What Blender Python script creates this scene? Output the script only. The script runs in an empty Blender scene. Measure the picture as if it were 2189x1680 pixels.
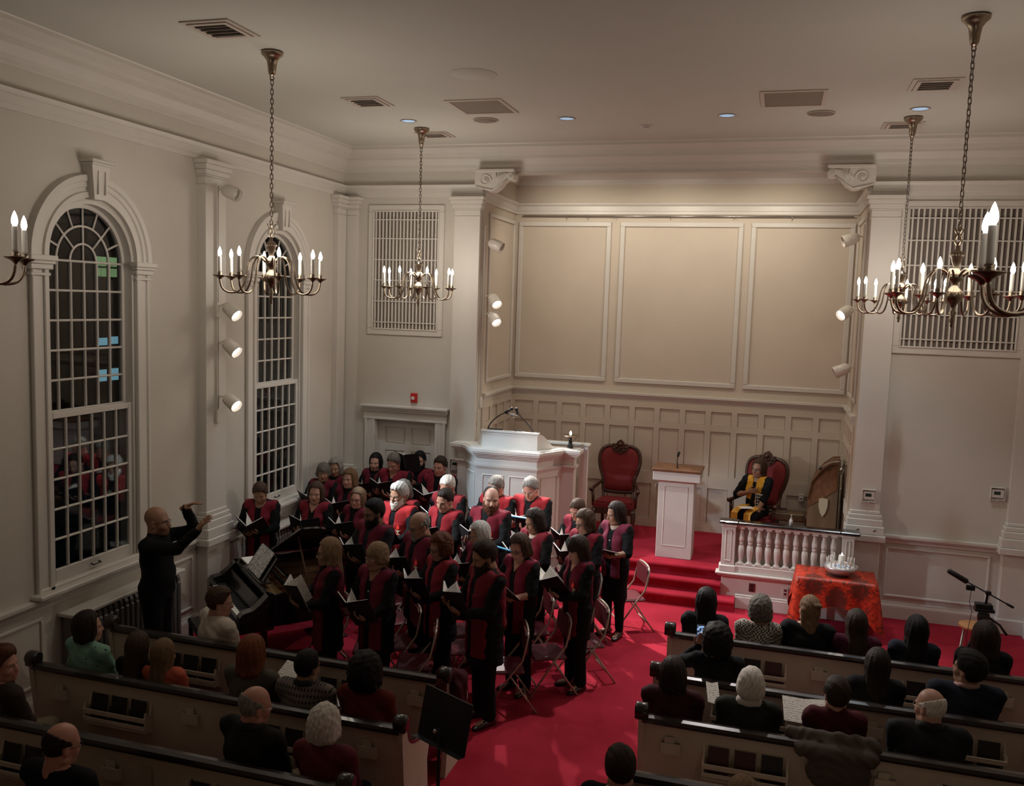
import bpy, math, random
import numpy as np
from mathutils import Vector, Matrix
random.seed(7)
rng = np.random.default_rng(7)
PI = math.pi
S = bpy.context.scene
COL = S.collection

# ------------------------------------------------------------------ camera
Q = (math.radians(-16.436), math.radians(5.727), math.radians(1.815))
def cam_rot(y, p, r):
    cy, sy, cp, sp, cr, sr = math.cos(y), math.sin(y), math.cos(p), math.sin(p), math.cos(r), math.sin(r)
    B = np.array([[1, 0, 0], [0, 0, -1], [0, 1, 0]], float)
    return np.array([[cr, -sr, 0], [sr, cr, 0], [0, 0, 1]]) @ np.array([[1, 0, 0], [0, cp, -sp], [0, sp, cp]]) @ B @ np.array([[cy, -sy, 0], [sy, cy, 0], [0, 0, 1]])
R_ = cam_rot(*Q)
cam_d = bpy.data.cameras.new('camera')
cam = bpy.data.objects.new('camera', cam_d); COL.objects.link(cam)
cam_d.sensor_width = 36; cam_d.lens = 36 * 1907.7 / 2189
cam_d.clip_start = 0.05; cam_d.clip_end = 200
M = Matrix(((R_[0][0], -R_[1][0], -R_[2][0], 0), (R_[0][1], -R_[1][1], -R_[2][1], 0), (R_[0][2], -R_[1][2], -R_[2][2], 4.1), (0, 0, 0, 1)))
cam.matrix_world = M
S.camera = cam
S.view_settings.view_transform = 'Standard'
S.view_settings.look = 'None'
S.view_settings.gamma = 1
S.view_settings.use_curve_mapping = False
S.view_settings.exposure = 0.0

# ------------------------------------------------------------------ world: night outside
W = bpy.data.worlds.new('night'); S.world = W; W.use_nodes = True
W.node_tree.nodes['Background'].inputs[0].default_value = (0.30, 0.36, 0.5, 1)
W.node_tree.nodes['Background'].inputs[1].default_value = 0.03

WARM = (1.0, 0.74, 0.50); NEUT = (1.0, 0.90, 0.78); COOL = (0.74, 0.88, 1.0)
def lamp(kind, name, loc, power, color, radius=0.05, target=None, angle=60, blend=0.3):
    d = bpy.data.lights.new(name, kind); d.energy = power; d.color = color
    d.shadow_soft_size = radius
    o = bpy.data.objects.new(name, d); COL.objects.link(o); o.location = loc
    if target is not None:
        o.rotation_euler = (Vector(target) - Vector(loc)).to_track_quat('-Z', 'Y').to_euler()
    if kind == 'SPOT':
        d.spot_size = math.radians(angle); d.spot_blend = blend
    return o
# chandelier light, one per chandelier, at the height of its flames
CH = [(-4.74, 7.69), (-4.74, 11.39), (1.36, 11.5), (1.31, 7.77), (-4.78, 4.12), (1.23, 4.0)]
CHP = [45, 56, 40, 31, 6, 5]
for i, (x, y) in enumerate(CH):
    lamp('POINT', 'chandelier_light', (x, y, 4.56), CHP[i], NEUT, 0.42)
# track spots on the pilaster between the windows of the near wall
lamp('SPOT', 'track_spot_light', (-6.12, 9.33, 3.84), 520, (0.60, 0.80, 1.0), 0.05, (-3.3, 11.3, 1.3), 46, 0.25)
lamp('SPOT', 'track_spot_light', (-6.12, 9.33, 3.40), 240, NEUT, 0.05, (-1.5, 11.9, 0.9), 44, 0.25)
lamp('SPOT', 'track_spot_light', (-6.12, 9.33, 2.74), 150, NEUT, 0.05, (-2.8, 10.7, 1.2), 40, 0.3)
# track spots in the chancel opening
lamp('SPOT', 'track_spot_light', (-4.02, 12.80, 4.07), 700, (1.0, .93, .88), 0.05, (-1.1, 10.8, 0.0), 50, 0.3)
lamp('SPOT', 'track_spot_light', (-4.02, 12.82, 3.80), 900, (1.0, .93, .88), 0.05, (-0.9, 9.2, 0.0), 44, 0.3)
lamp('SPOT', 'track_spot_light', (0.80, 13.30, 4.08), 150, NEUT, 0.05, (-3.8, 11.6, 1.6), 50, 0.3)
# wall washers tucked behind the beam across the chancel opening
for x in (-3.2, -1.62, -.1):
    lamp('SPOT', 'wall_washer_light', (x, 13.12, 5.94), 62, (1.0, 0.91, 0.76), 0.10, (x, 14.6, 4.0), 135, 0.7)
# recessed downlights
for x, y, p_, tx, ty in ((-4.72, 10.9, 170, -4.72, 10.9), (-2.66, 11.03, 150, -2.66, 10.9), (-0.73, 11.11, 560, -1.0, 9.7), (1.37, 11.05, 170, 1.3, 11)):
    lamp('SPOT', 'downlight_light', (x, y, 6.36), p_, (1.0, .92, .9) if p_ > 200 else COOL, 0.07, (tx, ty, 0), 72, 0.6)

# ------------------------------------------------------------------ materials
def new_mat(name):
    m = bpy.data.materials.new(name); m.use_nodes = True
    return m, m.node_tree, m.node_tree.nodes['Principled BSDF']
def mat(name, col, rough=0.5, metal=0.0, var=0.0, scale=8.0, bump=0.0, bscale=60.0, coat=0.0, spec=0.5, stretch=None):
    m, t, b = new_mat(name)
    b.inputs['Base Color'].default_value = (*col, 1)
    b.inputs['Roughness'].default_value = rough
    b.inputs['Metallic'].default_value = metal
    b.inputs['Coat Weight'].default_value = coat
    b.inputs['Specular IOR Level'].default_value = spec
    tc = None
    if var or bump:
        tc = t.nodes.new('ShaderNodeTexCoord')
        src = tc.outputs['Object']
        if stretch:
            mp = t.nodes.new('ShaderNodeMapping'); mp.inputs['Scale'].default_value = stretch
            t.links.new(src, mp.inputs[0]); src = mp.outputs[0]
    if var:
        n = t.nodes.new('ShaderNodeTexNoise'); n.inputs['Scale'].default_value = scale; n.inputs['Detail'].default_value = 4
        t.links.new(src, n.inputs['Vector'])
        r = t.nodes.new('ShaderNodeMapRange'); r.inputs['From Min'].default_value = .25; r.inputs['From Max'].default_value = .75
        r.inputs['To Min'].default_value = 1 - var; r.inputs['To Max'].default_value = 1 + var
        t.links.new(n.outputs[0], r.inputs['Value'])
        mx = t.nodes.new('ShaderNodeVectorMath'); mx.operation = 'SCALE'; mx.inputs[0].default_value = col
        t.links.new(r.outputs[0], mx.inputs['Scale']); t.links.new(mx.outputs[0], b.inputs['Base Color'])
    if bump:
        n = t.nodes.new('ShaderNodeTexNoise'); n.inputs['Scale'].default_value = bscale; n.inputs['Detail'].default_value = 3
        t.links.new(src, n.inputs['Vector'])
        bp = t.nodes.new('ShaderNodeBump'); bp.inputs['Strength'].default_value = bump; bp.inputs['Distance'].default_value = 0.01
        t.links.new(n.outputs[0], bp.inputs['Height']); t.links.new(bp.outputs[0], b.inputs['Normal'])
    return m
def emit(name, col, strength):
    m, t, b = new_mat(name)
    b.inputs['Base Color'].default_value = (*col, 1)
    b.inputs['Emission Color'].default_value = (*col, 1); b.inputs['Emission Strength'].default_value = strength
    return m
def srgb(r, g, b):
    f = lambda c: (c / 255 / 12.92) if c / 255 <= .04045 else ((c / 255 + .055) / 1.055) ** 2.4
    return (f(r), f(g), f(b))
MT = {}
MT['wall'] = mat('wall_paint', (0.57, 0.53, 0.465), 0.8, var=.03, scale=2, bump=.12, bscale=90)
MT['ceil'] = mat('ceiling_paint', (0.54, 0.53, 0.475), 0.85, var=.02, scale=1.5, bump=.1, bscale=70)
MT['trim'] = mat('trim_paint', (0.63, 0.595, 0.54), 0.42, var=.02, scale=5, bump=.04, bscale=40)
MT['alcove'] = mat('chancel_wall_paint', (0.58, 0.50, 0.41), 0.75, var=.05, scale=1.2, bump=.12, bscale=90)
MT['pewwhite'] = mat('pew_cream_paint', (0.54, 0.47, 0.37), 0.5, var=.05, scale=6)
MT['black'] = mat('black_gloss', (0.010, 0.009, 0.009), 0.22, coat=.5)
MT['blackwood'] = mat('dark_rail_wood', (0.018, 0.013, 0.011), 0.28, var=.2, scale=20, coat=.4)
MT['blackmatte'] = mat('black_matte', (0.008, 0.008, 0.009), 0.6)
MT['cover'] = mat('folder_black_cover', (0.007, 0.007, 0.008), 0.55, bump=.1, bscale=200)
MT['paper'] = mat('paper_white', (0.80, 0.78, 0.72), 0.8)
MT['candle'] = mat('candle_wax', (0.85, 0.82, 0.74), 0.45)
MT['brass'] = mat('aged_brass', (0.34, 0.27, 0.20), 0.28, metal=1.0, var=.15, scale=30)
MT['chainm'] = mat('dark_bronze_chain', (0.17, 0.13, 0.10), 0.4, metal=1.0)
MT['bulb'] = emit('flame_bulb', (1.0, 0.93, 0.84), 14)
MT['spotglow'] = emit('spot_lens_glow', (1.0, 0.95, 0.88), 7)
MT['spotdim'] = mat('spot_lens_unlit', (0.5, 0.46, 0.4), 0.4)
MT['fixture'] = mat('white_enamel', (0.66, 0.61, 0.54), 0.3)
MT['downglow'] = emit('downlight_reflector', (0.30, 0.44, 0.62), 0.75)
MT['steel'] = mat('grey_steel', (0.42, 0.41, 0.40), 0.3, metal=1.0)
MT['beigesteel'] = mat('beige_tube_steel', (0.45, 0.38, 0.30), 0.35, metal=.3)
MT['redvelvet'] = mat('red_velvet', (0.17, 0.008, 0.010), 0.75, var=.15, scale=30)
MT['redvinyl'] = mat('burgundy_chair_pad', (0.115, 0.011, 0.018), 0.5, var=.1, scale=14, bump=.1, bscale=120)
MT['walnut'] = mat('dark_carved_walnut', (0.055, 0.022, 0.012), 0.35, var=.35, scale=18, stretch=(1, 1, .2), coat=.3)
MT['oak'] = mat('mid_brown_wood', (0.17, 0.075, 0.035), 0.4, var=.3, scale=14, stretch=(1, .25, 1))
MT['oak2'] = mat('console_wood', (0.16, 0.10, 0.055), 0.5, var=.25, scale=12, stretch=(1, 1, .2))
MT['gold'] = mat('gilded_iron_plate', (0.30, 0.19, 0.07), 0.4, metal=.7)
MT['copper'] = mat('wire_copper', (0.35, 0.2, 0.12), 0.4, metal=.8)
MT['radiator'] = mat('radiator_grey_enamel', (0.16, 0.15, 0.145), 0.45)
MT['grillback'] = mat('grille_fabric', (0.16, 0.13, 0.11), 0.95, bump=.3, bscale=150)
MT['vent'] = mat('vent_enamel', (0.50, 0.43, 0.37), 0.5)
MT['ventshade'] = mat('vent_dark', (0.012, 0.010, 0.009), 0.8)
MT['mesh'] = mat('perforated_metal', (0.24, 0.195, 0.155), 0.7, bump=.5, bscale=300)
MT['redpaint'] = mat('alarm_red', (0.5, 0.02, 0.02), 0.4)
MT['plastic'] = mat('white_plastic', (0.62, 0.58, 0.54), 0.4)
MT['lcd'] = mat('lcd_dark_green', (0.02, 0.035, 0.028), 0.2)
MT['outlet'] = mat('brown_outlet', (0.10, 0.02, 0.018), 0.4)
MT['bowl'] = mat('hammered_pewter', (0.55, 0.48, 0.46), 0.3, metal=.6, bump=.15, bscale=30)
MT['sand'] = mat('white_sand', (0.8, 0.78, 0.76), 0.9, bump=.5, bscale=150)
MT['bluegl'] = mat('blue_glass_beads', (0.35, 0.5, 0.72), 0.15)
MT['shield'] = mat('pale_shield_plate', (0.50, 0.43, 0.30), 0.35)
MT['green'] = mat('green_tab', (0.03, 0.25, 0.1), 0.5)
MT['blue'] = mat('blue_folder_edge', (0.02, 0.30, 0.55), 0.45)
MT['hymnal'] = mat('hymnal_black_cloth', (0.015, 0.010, 0.011), 0.55)
MT['hymnalred'] = mat('hymnal_dark_red_cloth', (0.055, 0.012, 0.014), 0.55)
MT['pages'] = mat('book_page_edges', (0.42, 0.36, 0.27), 0.8)
MT['night'] = mat('night_masonry', (0.03, 0.028, 0.026), 0.9, var=.5, scale=3)
MT['siding'] = mat('night_grey_siding', (0.10, 0.12, 0.11), 0.9, var=.2, scale=5)
MT['litgreen'] = emit('lit_window_green', (0.22, 0.36, 0.17), 0.7)
MT['litblue'] = emit('lit_window_blue', (0.20, 0.42, 0.55), 0.8)
MT['litdot'] = emit('street_lamp_glow', (1.0, 0.8, 0.5), 4)
# glass: mostly clear with a sharp sheen
m, t, b = new_mat('window_glass')
g = t.nodes.new('ShaderNodeBsdfGlossy'); g.inputs['Roughness'].default_value = 0.02
tr = t.nodes.new('ShaderNodeBsdfTransparent'); tr.inputs[0].default_value = (.8, .82, .8, 1)
lw_ = t.nodes.new('ShaderNodeLayerWeight'); lw_.inputs[0].default_value = .5
pw_ = t.nodes.new('ShaderNodeMath'); pw_.operation = 'POWER'; pw_.inputs[1].default_value = 4; t.links.new(lw_.outputs['Facing'], pw_.inputs[0])
fr = t.nodes.new('ShaderNodeMapRange'); fr.inputs['To Min'].default_value = .04; fr.inputs['To Max'].default_value = .8; t.links.new(pw_.outputs[0], fr.inputs[0])
mx = t.nodes.new('ShaderNodeMixShader')
t.links.new(fr.outputs[0], mx.inputs[0]); t.links.new(tr.outputs[0], mx.inputs[1]); t.links.new(g.outputs[0], mx.inputs[2])
t.links.new(mx.outputs[0], t.nodes['Material Output'].inputs[0])
MT['glass'] = m
# carpet: woven pile with wear
m, t, b = new_mat('red_carpet')
tc = t.nodes.new('ShaderNodeTexCoord')
n1 = t.nodes.new('ShaderNodeTexNoise'); n1.inputs['Scale'].default_value = 1.3; n1.inputs['Detail'].default_value = 5
n2 = t.nodes.new('ShaderNodeTexNoise'); n2.inputs['Scale'].default_value = 170; n2.inputs['Detail'].default_value = 2
t.links.new(tc.outputs['Object'], n1.inputs[0]); t.links.new(tc.outputs['Object'], n2.inputs[0])
ad = t.nodes.new('ShaderNodeMath'); ad.operation = 'ADD'; t.links.new(n1.outputs[0], ad.inputs[0]); t.links.new(n2.outputs[0], ad.inputs[1])
cr = t.nodes.new('ShaderNodeValToRGB')
cr.color_ramp.elements[0].position = .62; cr.color_ramp.elements[0].color = (0.25, 0.012, 0.024, 1)
cr.color_ramp.elements[1].position = 1.0; cr.color_ramp.elements[1].color = (0.44, 0.028, 0.052, 1)
hf = t.nodes.new('ShaderNodeMath'); hf.operation = 'MULTIPLY'; hf.inputs[1].default_value = .8
t.links.new(ad.outputs[0], hf.inputs[0]); t.links.new(hf.outputs[0], cr.inputs[0]); t.links.new(cr.outputs[0], b.inputs['Base Color'])
b.inputs['Roughness'].default_value = 1.0; b.inputs['Specular IOR Level'].default_value = .1
bp = t.nodes.new('ShaderNodeBump'); bp.inputs['Strength'].default_value = .6; bp.inputs['Distance'].default_value = .004
t.links.new(n2.outputs[0], bp.inputs['Height']); t.links.new(bp.outputs[0], b.inputs['Normal'])
MT['carpet'] = m
# sheet music: faint staves on paper
m, t, b = new_mat('sheet_music')
tc = t.nodes.new('ShaderNodeTexCoord'); w = t.nodes.new('ShaderNodeTexWave'); w.inputs['Scale'].default_value = 14; w.bands_direction = 'Y'
w.inputs['Distortion'].default_value = .2; t.links.new(tc.outputs['Object'], w.inputs[0])
n = t.nodes.new('ShaderNodeTexNoise'); n.inputs['Scale'].default_value = 60; t.links.new(tc.outputs['Object'], n.inputs[0])
mu = t.nodes.new('ShaderNodeMath'); mu.operation = 'MULTIPLY'; t.links.new(w.outputs[1], mu.inputs[0]); t.links.new(n.outputs[0], mu.inputs[1])
cr = t.nodes.new('ShaderNodeValToRGB'); cr.color_ramp.elements[0].position = .40; cr.color_ramp.elements[0].color = (.80, .78, .72, 1)
cr.color_ramp.elements[1].position = .56; cr.color_ramp.elements[1].color = (.28, .27, .26, 1)
t.links.new(mu.outputs[0], cr.inputs[0]); t.links.new(cr.outputs[0], b.inputs['Base Color']); b.inputs['Roughness'].default_value = .8
MT['music'] = m

# ------------------------------------------------------------------ mesh helpers
class MB:
    """collects verts and faces of one mesh"""
    def __init__(s): s.v = []; s.f = []; s.sm = []
    def add(s, vs, fs, smooth=False):
        n = len(s.v); s.v += [tuple(map(float, p)) for p in vs]
        s.f += [tuple(i + n for i in f) for f in fs]; s.sm += [smooth] * len(fs); return s
    def jit(s, *a):
        e = .00011 * (1 + len(s.f) // 6 % 9)
        return (a[0] - e, a[1] + e, a[2] - e, a[3] + e, a[4] - e, a[5] + e)
    def box(s, x0, x1, y0, y1, z0, z1):
        x0, x1, y0, y1, z0, z1 = s.jit(x0, x1, y0, y1, z0, z1)
        vs = [(x, y, z) for z in (z0, z1) for y in (y0, y1) for x in (x0, x1)]
        return s.add(vs, [(0, 2, 3, 1), (4, 5, 7, 6), (0, 1, 5, 4), (2, 6, 7, 3), (0, 4, 6, 2), (1, 3, 7, 5)])
    def bevbox(s, x0, x1, y0, y1, z0, z1, r=.01):
        x0, x1, y0, y1, z0, z1 = s.jit(x0, x1, y0, y1, z0, z1)
        c = Vector(((x0 + x1) / 2, (y0 + y1) / 2, (z0 + z1) / 2)); h = ((x1 - x0) / 2, (y1 - y0) / 2, (z1 - z0) / 2)
        r = min(r, *[q * .98 for q in h]); vs = []; idx = {}
        for sx in (-1, 1):
            for sy in (-1, 1):
                for sz in (-1, 1):
                    for a in range(3):
                        p = [sx * (h[0] - r), sy * (h[1] - r), sz * (h[2] - r)]; p[a] += (sx, sy, sz)[a] * r
                        idx[(sx, sy, sz, a)] = len(vs); vs.append(c + Vector(p))
        I = lambda x, y, z, a: idx[(x, y, z, a)]
        fs = []
        for g in (-1, 1):
            fs.append([I(g, -1, -1, 0), I(g, 1, -1, 0), I(g, 1, 1, 0), I(g, -1, 1, 0)][::g])
            fs.append([I(-1, g, -1, 1), I(-1, g, 1, 1), I(1, g, 1, 1), I(1, g, -1, 1)][::g])
            fs.append([I(-1, -1, g, 2), I(1, -1, g, 2), I(1, 1, g, 2), I(-1, 1, g, 2)][::g])
        for a, b_ in ((0, 1), (1, 2), (2, 0)):
            c_ = 3 - a - b_
            for sa in (-1, 1):
                for sb in (-1, 1):
                    k = [0, 0, 0]; k[a] = sa; k[b_] = sb; q0 = k[:]; q1 = k[:]; q0[c_] = -1; q1[c_] = 1
                    f = [I(*q0, a), I(*q0, b_), I(*q1, b_), I(*q1, a)]
                    fs.append(f[::sa * sb])
        for sx in (-1, 1):
            for sy in (-1, 1):
                for sz in (-1, 1):
                    fs.append([I(sx, sy, sz, 0), I(sx, sy, sz, 1), I(sx, sy, sz, 2)][::sx * sy * sz])
        return s.add(vs, fs)
    def lathe(s, prof, c=(0, 0, 0), n=16, axis='z', smooth=True, mat4=None):
        vs = []; fs = []
        for r, z in prof:
            for k in range(n):
                a = 2 * PI * k / n; x, y = r * math.cos(a), r * math.sin(a)
                p = Vector((x, y, z)) if axis == 'z' else (Vector((x, -z, y)) if axis == 'y' else Vector((z, x, y)))
                if mat4 is not None: p = mat4 @ p
                vs.append((p[0] + c[0], p[1] + c[1], p[2] + c[2]))
        for i in range(len(prof) - 1):
            for k in range(n):
                fs.append((i * n + k, i * n + (k + 1) % n, (i + 1) * n + (k + 1) % n, (i + 1) * n + k))
        fs.append(tuple(range(n))[::-1]); fs.append(tuple(len(vs) - n + k for k in range(n)))
        return s.add(vs, fs, smooth)
    def tube(s, pts, r, n=8, closed=False, smooth=True, rad=None):
        P = [Vector(p) for p in pts]; m = len(P); vs = []; fs = []
        up = None
        for i in range(m):
            if closed: tn = (P[(i + 1) % m] - P[i - 1]).normalized()
            else: tn = (P[min(i + 1, m - 1)] - P[max(i - 1, 0)]).normalized()
            if up is None:
                up = tn.orthogonal().normalized()
            up = (up - tn * up.dot(tn))
            up = up.normalized() if up.length > 1e-6 else tn.orthogonal().normalized()
            sd = tn.cross(up); rr = rad[i] if rad else r
            for k in range(n):
                a = 2 * PI * k / n; vs.append(P[i] + (up * math.cos(a) + sd * math.sin(a)) * rr)
        for i in range(m if closed else m - 1):
            j = (i + 1) % m
            for k in range(n): fs.append((i * n + k, i * n + (k + 1) % n, j * n + (k + 1) % n, j * n + k))
        if not closed:
            fs.append(tuple(range(n))[::-1]); fs.append(tuple((m - 1) * n + k for k in range(n)))
        return s.add(vs, fs, smooth)
    def prism(s, poly, a0, a1, axis='y', smooth=False):
        """extrude polygon along axis: axis x -> poly (y,z); y -> (x,z); z -> (x,y)"""
        def P(u, v, w): return {'x': (w, u, v), 'y': (u, w, v), 'z': (u, v, w)}[axis]
        n = len(poly); vs = [P(u, v, a0) for u, v in poly] + [P(u, v, a1) for u, v in poly]
        fs = [(i, (i + 1) % n, n + (i + 1) % n, n + i) for i in range(n)] + [tuple(range(n))[::-1], tuple(range(n, 2 * n))]
        return s.add(vs, fs, smooth)
    def sweep(s, prof, path, smooth=False):
        """profile points (out, z) swept along plan path with mitred corners; out is to the left of travel"""
        m = len(path); vs = []; fs = []; k = len(prof)
        for i in range(m):
            p = Vector(path[i])
            d0 = (Vector(path[i]) - Vector(path[i - 1])).normalized() if i else None
            d1 = (Vector(path[i + 1]) - Vector(path[i])).normalized() if i < m - 1 else None
            n0 = Vector((-d0.y, d0.x)) if d0 else None; n1 = Vector((-d1.y, d1.x)) if d1 else None
            if n0 is None: nn = n1
            elif n1 is None: nn = n0
            else:
                nn = (n0 + n1); nn = nn / max(nn.dot(n0), .2)
            for o, z in prof: vs.append((p.x + nn.x * o, p.y + nn.y * o, z))
        for i in range(m - 1):
            for j in range(k - 1): fs.append((i * k + j, (i + 1) * k + j, (i + 1) * k + j + 1, i * k + j + 1))
        fs += [tuple(range(k)), tuple((m - 1) * k + j for j in range(k))]
        return s.add(vs, fs, smooth)
    def sphere(s, c, r, n=10, sc=(1, 1, 1)):
        prof = [(max(1e-4, math.sin(PI * i / n)) , -math.cos(PI * i / n)) for i in range(n + 1)]
        return s.lathe([(a * r, b * r) for a, b in prof], c, n + 4, mat4=Matrix.Diagonal((*sc, 1)))
    def mesh(s, name):
        me = bpy.data.meshes.new(name); me.from_pydata(s.v, [], s.f)
        me.polygons.foreach_set('use_smooth', s.sm); me.update()
        return me
def fix_normals(me):
    import bmesh
    b = bmesh.new(); b.from_mesh(me); bmesh.ops.recalc_face_normals(b, faces=b.faces); b.to_mesh(me); b.free()
def obj(name, mb, m, parent=None, fix=True, **k):
    me = mb.mesh(name) if isinstance(mb, MB) else mb
    if isinstance(mb, MB) and fix: fix_normals(me)
    if m is not None:
        me.materials.clear()
        for q in (m if isinstance(m, (list, tuple)) else [m]): me.materials.append(MT[q] if isinstance(q, str) else q)
    o = bpy.data.objects.new(name, me); COL.objects.link(o)
    if parent: o.parent = parent
    for a, v in k.items(): o[a] = v
    return o
def inst(name, me, parent=None, loc=(0, 0, 0), rot=(0, 0, 0), scale=(1, 1, 1), **k):
    o = bpy.data.objects.new(name, me); COL.objects.link(o)
    o.location = loc; o.rotation_euler = rot; o.scale = scale
    if parent: o.parent = parent
    for a, v in k.items(): o[a] = v
    return o
def thing(name, label, cat, loc=(0, 0, 0), rz=0, group=None):
    o = bpy.data.objects.new(name, None); COL.objects.link(o); o.location = loc; o.rotation_euler = (0, 0, rz)
    o.empty_display_size = .1
    o['label'] = label; o['category'] = cat
    if group: o['group'] = group
    return o
def struct(name, mb, m, label=None, cat=None, **k):
    o = obj(name, mb, m, **k) if mb is not None else bpy.data.objects.new(name, None)
    if mb is None: COL.objects.link(o)
    o['kind'] = 'structure'
    if label: o['label'] = label
    if cat: o['category'] = cat
    return o
def copy_tree(o, loc=None, rz=None, label=None, group=None, parent=None):
    c = o.copy(); COL.objects.link(c)
    if parent: c.parent = parent
    for ch in o.children: copy_tree(ch, parent=c)
    if loc is not None: c.location = loc
    if rz is not None: c.rotation_euler = (0, 0, rz)
    if label: c['label'] = label
    if group: c['group'] = group
    return c
# ------------------------------------------------------------------ room shell
XL, XR, YF, H = -6.62, 3.30, 12.84, 6.40
AX0, AX1, AY, AZ = -4.33, 1.09, 14.60, 0.50       # chancel recess
YB = -1.2                                          # rear limit of the modelled room
st = 0.18
struct('floor', MB().box(XL - st, XR + st, YB, YF + .2, -.1, 0), 'carpet', 'deep red carpet over the whole church floor', 'floor')
struct('ceiling', MB().box(XL - st, XR + st, YB, AY + .3, H, H + .1), 'ceil', 'plain plaster ceiling', 'ceiling')
struct('wall_back', MB().box(XL - st, XR + st, YB - .1, YB, -.1, H), 'wall', 'plain wall behind the gallery', 'wall')
struct('wall_right', MB().box(XR, XR + st, YB, YF + .2, -.1, H), 'wall', 'wall on the far side beyond the pews', 'wall')
# left wall with two arched openings
WIN = [7.44, 10.93]; HW = .60; WZ0, WZI = 1.22, 4.38      # centre y, half width, sill, impost; arch radius = HW
def arch(c, r, z, n=20, a0=PI, a1=0): return [(c + r * math.cos(a0 + (a1 - a0) * i / n), z + r * math.sin(a0 + (a1 - a0) * i / n)) for i in range(n + 1)]
wl = MB()
edges = [YB, WIN[0] - HW, WIN[0] + HW, WIN[1] - HW, WIN[1] + HW, YF + .2]
for a, b_ in ((0, 1), (2, 3), (4, 5)): wl.box(XL - st, XL, edges[a], edges[b_], -.1, H)
for c in WIN:
    wl.box(XL - st, XL, c - HW, c + HW, -.1, WZ0)
    A = arch(c, HW, WZI)
    for i in range(len(A) - 1):
        (y0, z0), (y1, z1) = A[i], A[i + 1]
        wl.add([(XL, y0, z0), (XL, y1, z1), (XL, y1, H), (XL, y0, H), (XL - st, y0, z0), (XL - st, y1, z1), (XL - st, y1, H), (XL - st, y0, H)],
               [(0, 1, 2, 3), (5, 4, 7, 6), (1, 0, 4, 5)])
struct('wall_left', wl, 'wall', 'side wall holding two tall arched windows', 'wall')
# front wall around the chancel opening and doorway
DX0, DX1, DZ = -6.02, -5.00, 2.22
wf = MB()
for x0, x1, z0, z1 in ((XL - st, DX0, -.1, H), (DX0, DX1, DZ, H), (DX1, AX0, -.1, H), (AX1, XR + st, -.1, H), (AX0, AX1, 6.0, H)):
    wf.box(x0, x1, YF, YF + st, z0, z1)
struct('wall_front', wf, 'wall', 'front wall on both sides of the chancel opening', 'wall')
# recess walls
rc = MB()
rc.box(AX0 - .1, AX0, YF + st, AY + .1, 0, H).box(AX1, AX1 + .1, YF + st, AY + .1, 0, H).box(AX0 - .1, AX1 + .1, AY, AY + .1, 0, H)
wc = struct('wall_chancel', rc, 'alcove', 'recessed chancel wall with three large framed panels above small square panelling', 'wall')
# chancel floor and steps (carpeted)
pf = struct('floor_chancel', MB().box(AX0, AX1, 13.0, AY, 0, AZ).box(-2.75, -.56, 12.66, 13.0, 0, AZ).box(-.56, 1.09, 12.50, 13.0, 0, AZ), 'carpet', 'raised chancel floor covered with red carpet', 'floor')
def step_mb(x0, x1, y0, y1, z0, z1, r=.035):
    prof = [(y1, z0), (y0 + r * .6, z0), (y0 + r * .6, z1 - 2 * r)] + [(y0 + r - r * math.cos(a), z1 - r + r * math.sin(a)) for a in np.linspace(-PI / 3, PI / 2, 7)] + [(y1, z1)]
    return MB().prism(prof, x0, x1, 'x')
obj('step', step_mb(-2.75, -0.36, 12.20, 12.64, 0, .167), 'carpet', pf)
obj('step', step_mb(-2.75, -0.56, 12.38, 12.64, .168, .334), 'carpet', pf)
obj('step', step_mb(-2.75, -0.56, 12.52, 12.659, .335, AZ), 'carpet', pf)

# mouldings -------------------------------------------------------
def crown(z0, z1, d):   # stepped classical crown, (out,z) pairs, out positive = into room
    return [(0, z0), (.02, z0), (.02, z0 + .03), (.045, z0 + .045), (.05, z0 + .09), (d * .45, z0 + .16), (d * .5, z0 + .17), (d * .5, z0 + .20), (d * .62, z0 + .21), (d * .66, z0 + .25), (d * .9, z1 - .07), (d, z1 - .05), (d, z1 - .012), (d + .01, z1), (0, z1)]
def arcband(z0, z1):
    return [(0, z0), (.03, z0), (.03, z0 + .05), (.04, z0 + .055), (.04, z1 - .05), (.06, z1 - .04), (.075, z1 - .02), (.08, z1), (0, z1)]
def rail(z0, z1):
    return [(0, z0), (.02, z0), (.025, z0 + .03), (.055, z1 - .05), (.07, z1 - .03), (.07, z1), (0, z1 + .005)]
def base(h):
    return [(0, 0), (.035, 0), (.035, h - .06), (.03, h - .04), (.018, h - .02), (.015, h), (0, h)]
PL = [(XR, YB), (XR, YF)]
path_all = [(XR, YB), (XR, YF), (XL, YF), (XL, YB)]
tn = [0]
def trim(prof, path, label, m='trim'):
    tn[0] += 1
    return struct('trim_%d' % tn[0], MB().sweep(prof, path), m, label, 'moulding')
trim(crown(6.04, 6.40, .24), path_all, 'deep stepped crown moulding under the ceiling')
trim(arcband(5.66, 5.84), [(XR, YB), (XR, YF), (AX1, YF)], 'flat architrave band beyond the tall slatted grille')
trim(arcband(5.66, 5.84), [(AX0, YF), (XL, YF), (XL, YB)], 'flat architrave band above the arched windows and door')
trim(arcband(5.59, 5.77), [(AX1, YF), (AX1, AY), (AX0, AY), (AX0, YF)], 'flat band running round the top of the chancel recess')
trim([(0, 6.06), (.03, 6.06), (.05, 6.10), (.06, 6.14), (.12, 6.20), (.14, 6.24), (0, 6.24)], [(AX1, YF + st), (AX1, AY), (AX0, AY), (AX0, YF + st)], 'small cornice at the top of the chancel recess')
trim(rail(2.57, 2.70), [(AX1, YF + .19), (AX1, AY), (AX0, AY), (AX0, YF + .19)], 'ledge moulding above the small square panelling of the chancel')
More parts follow.
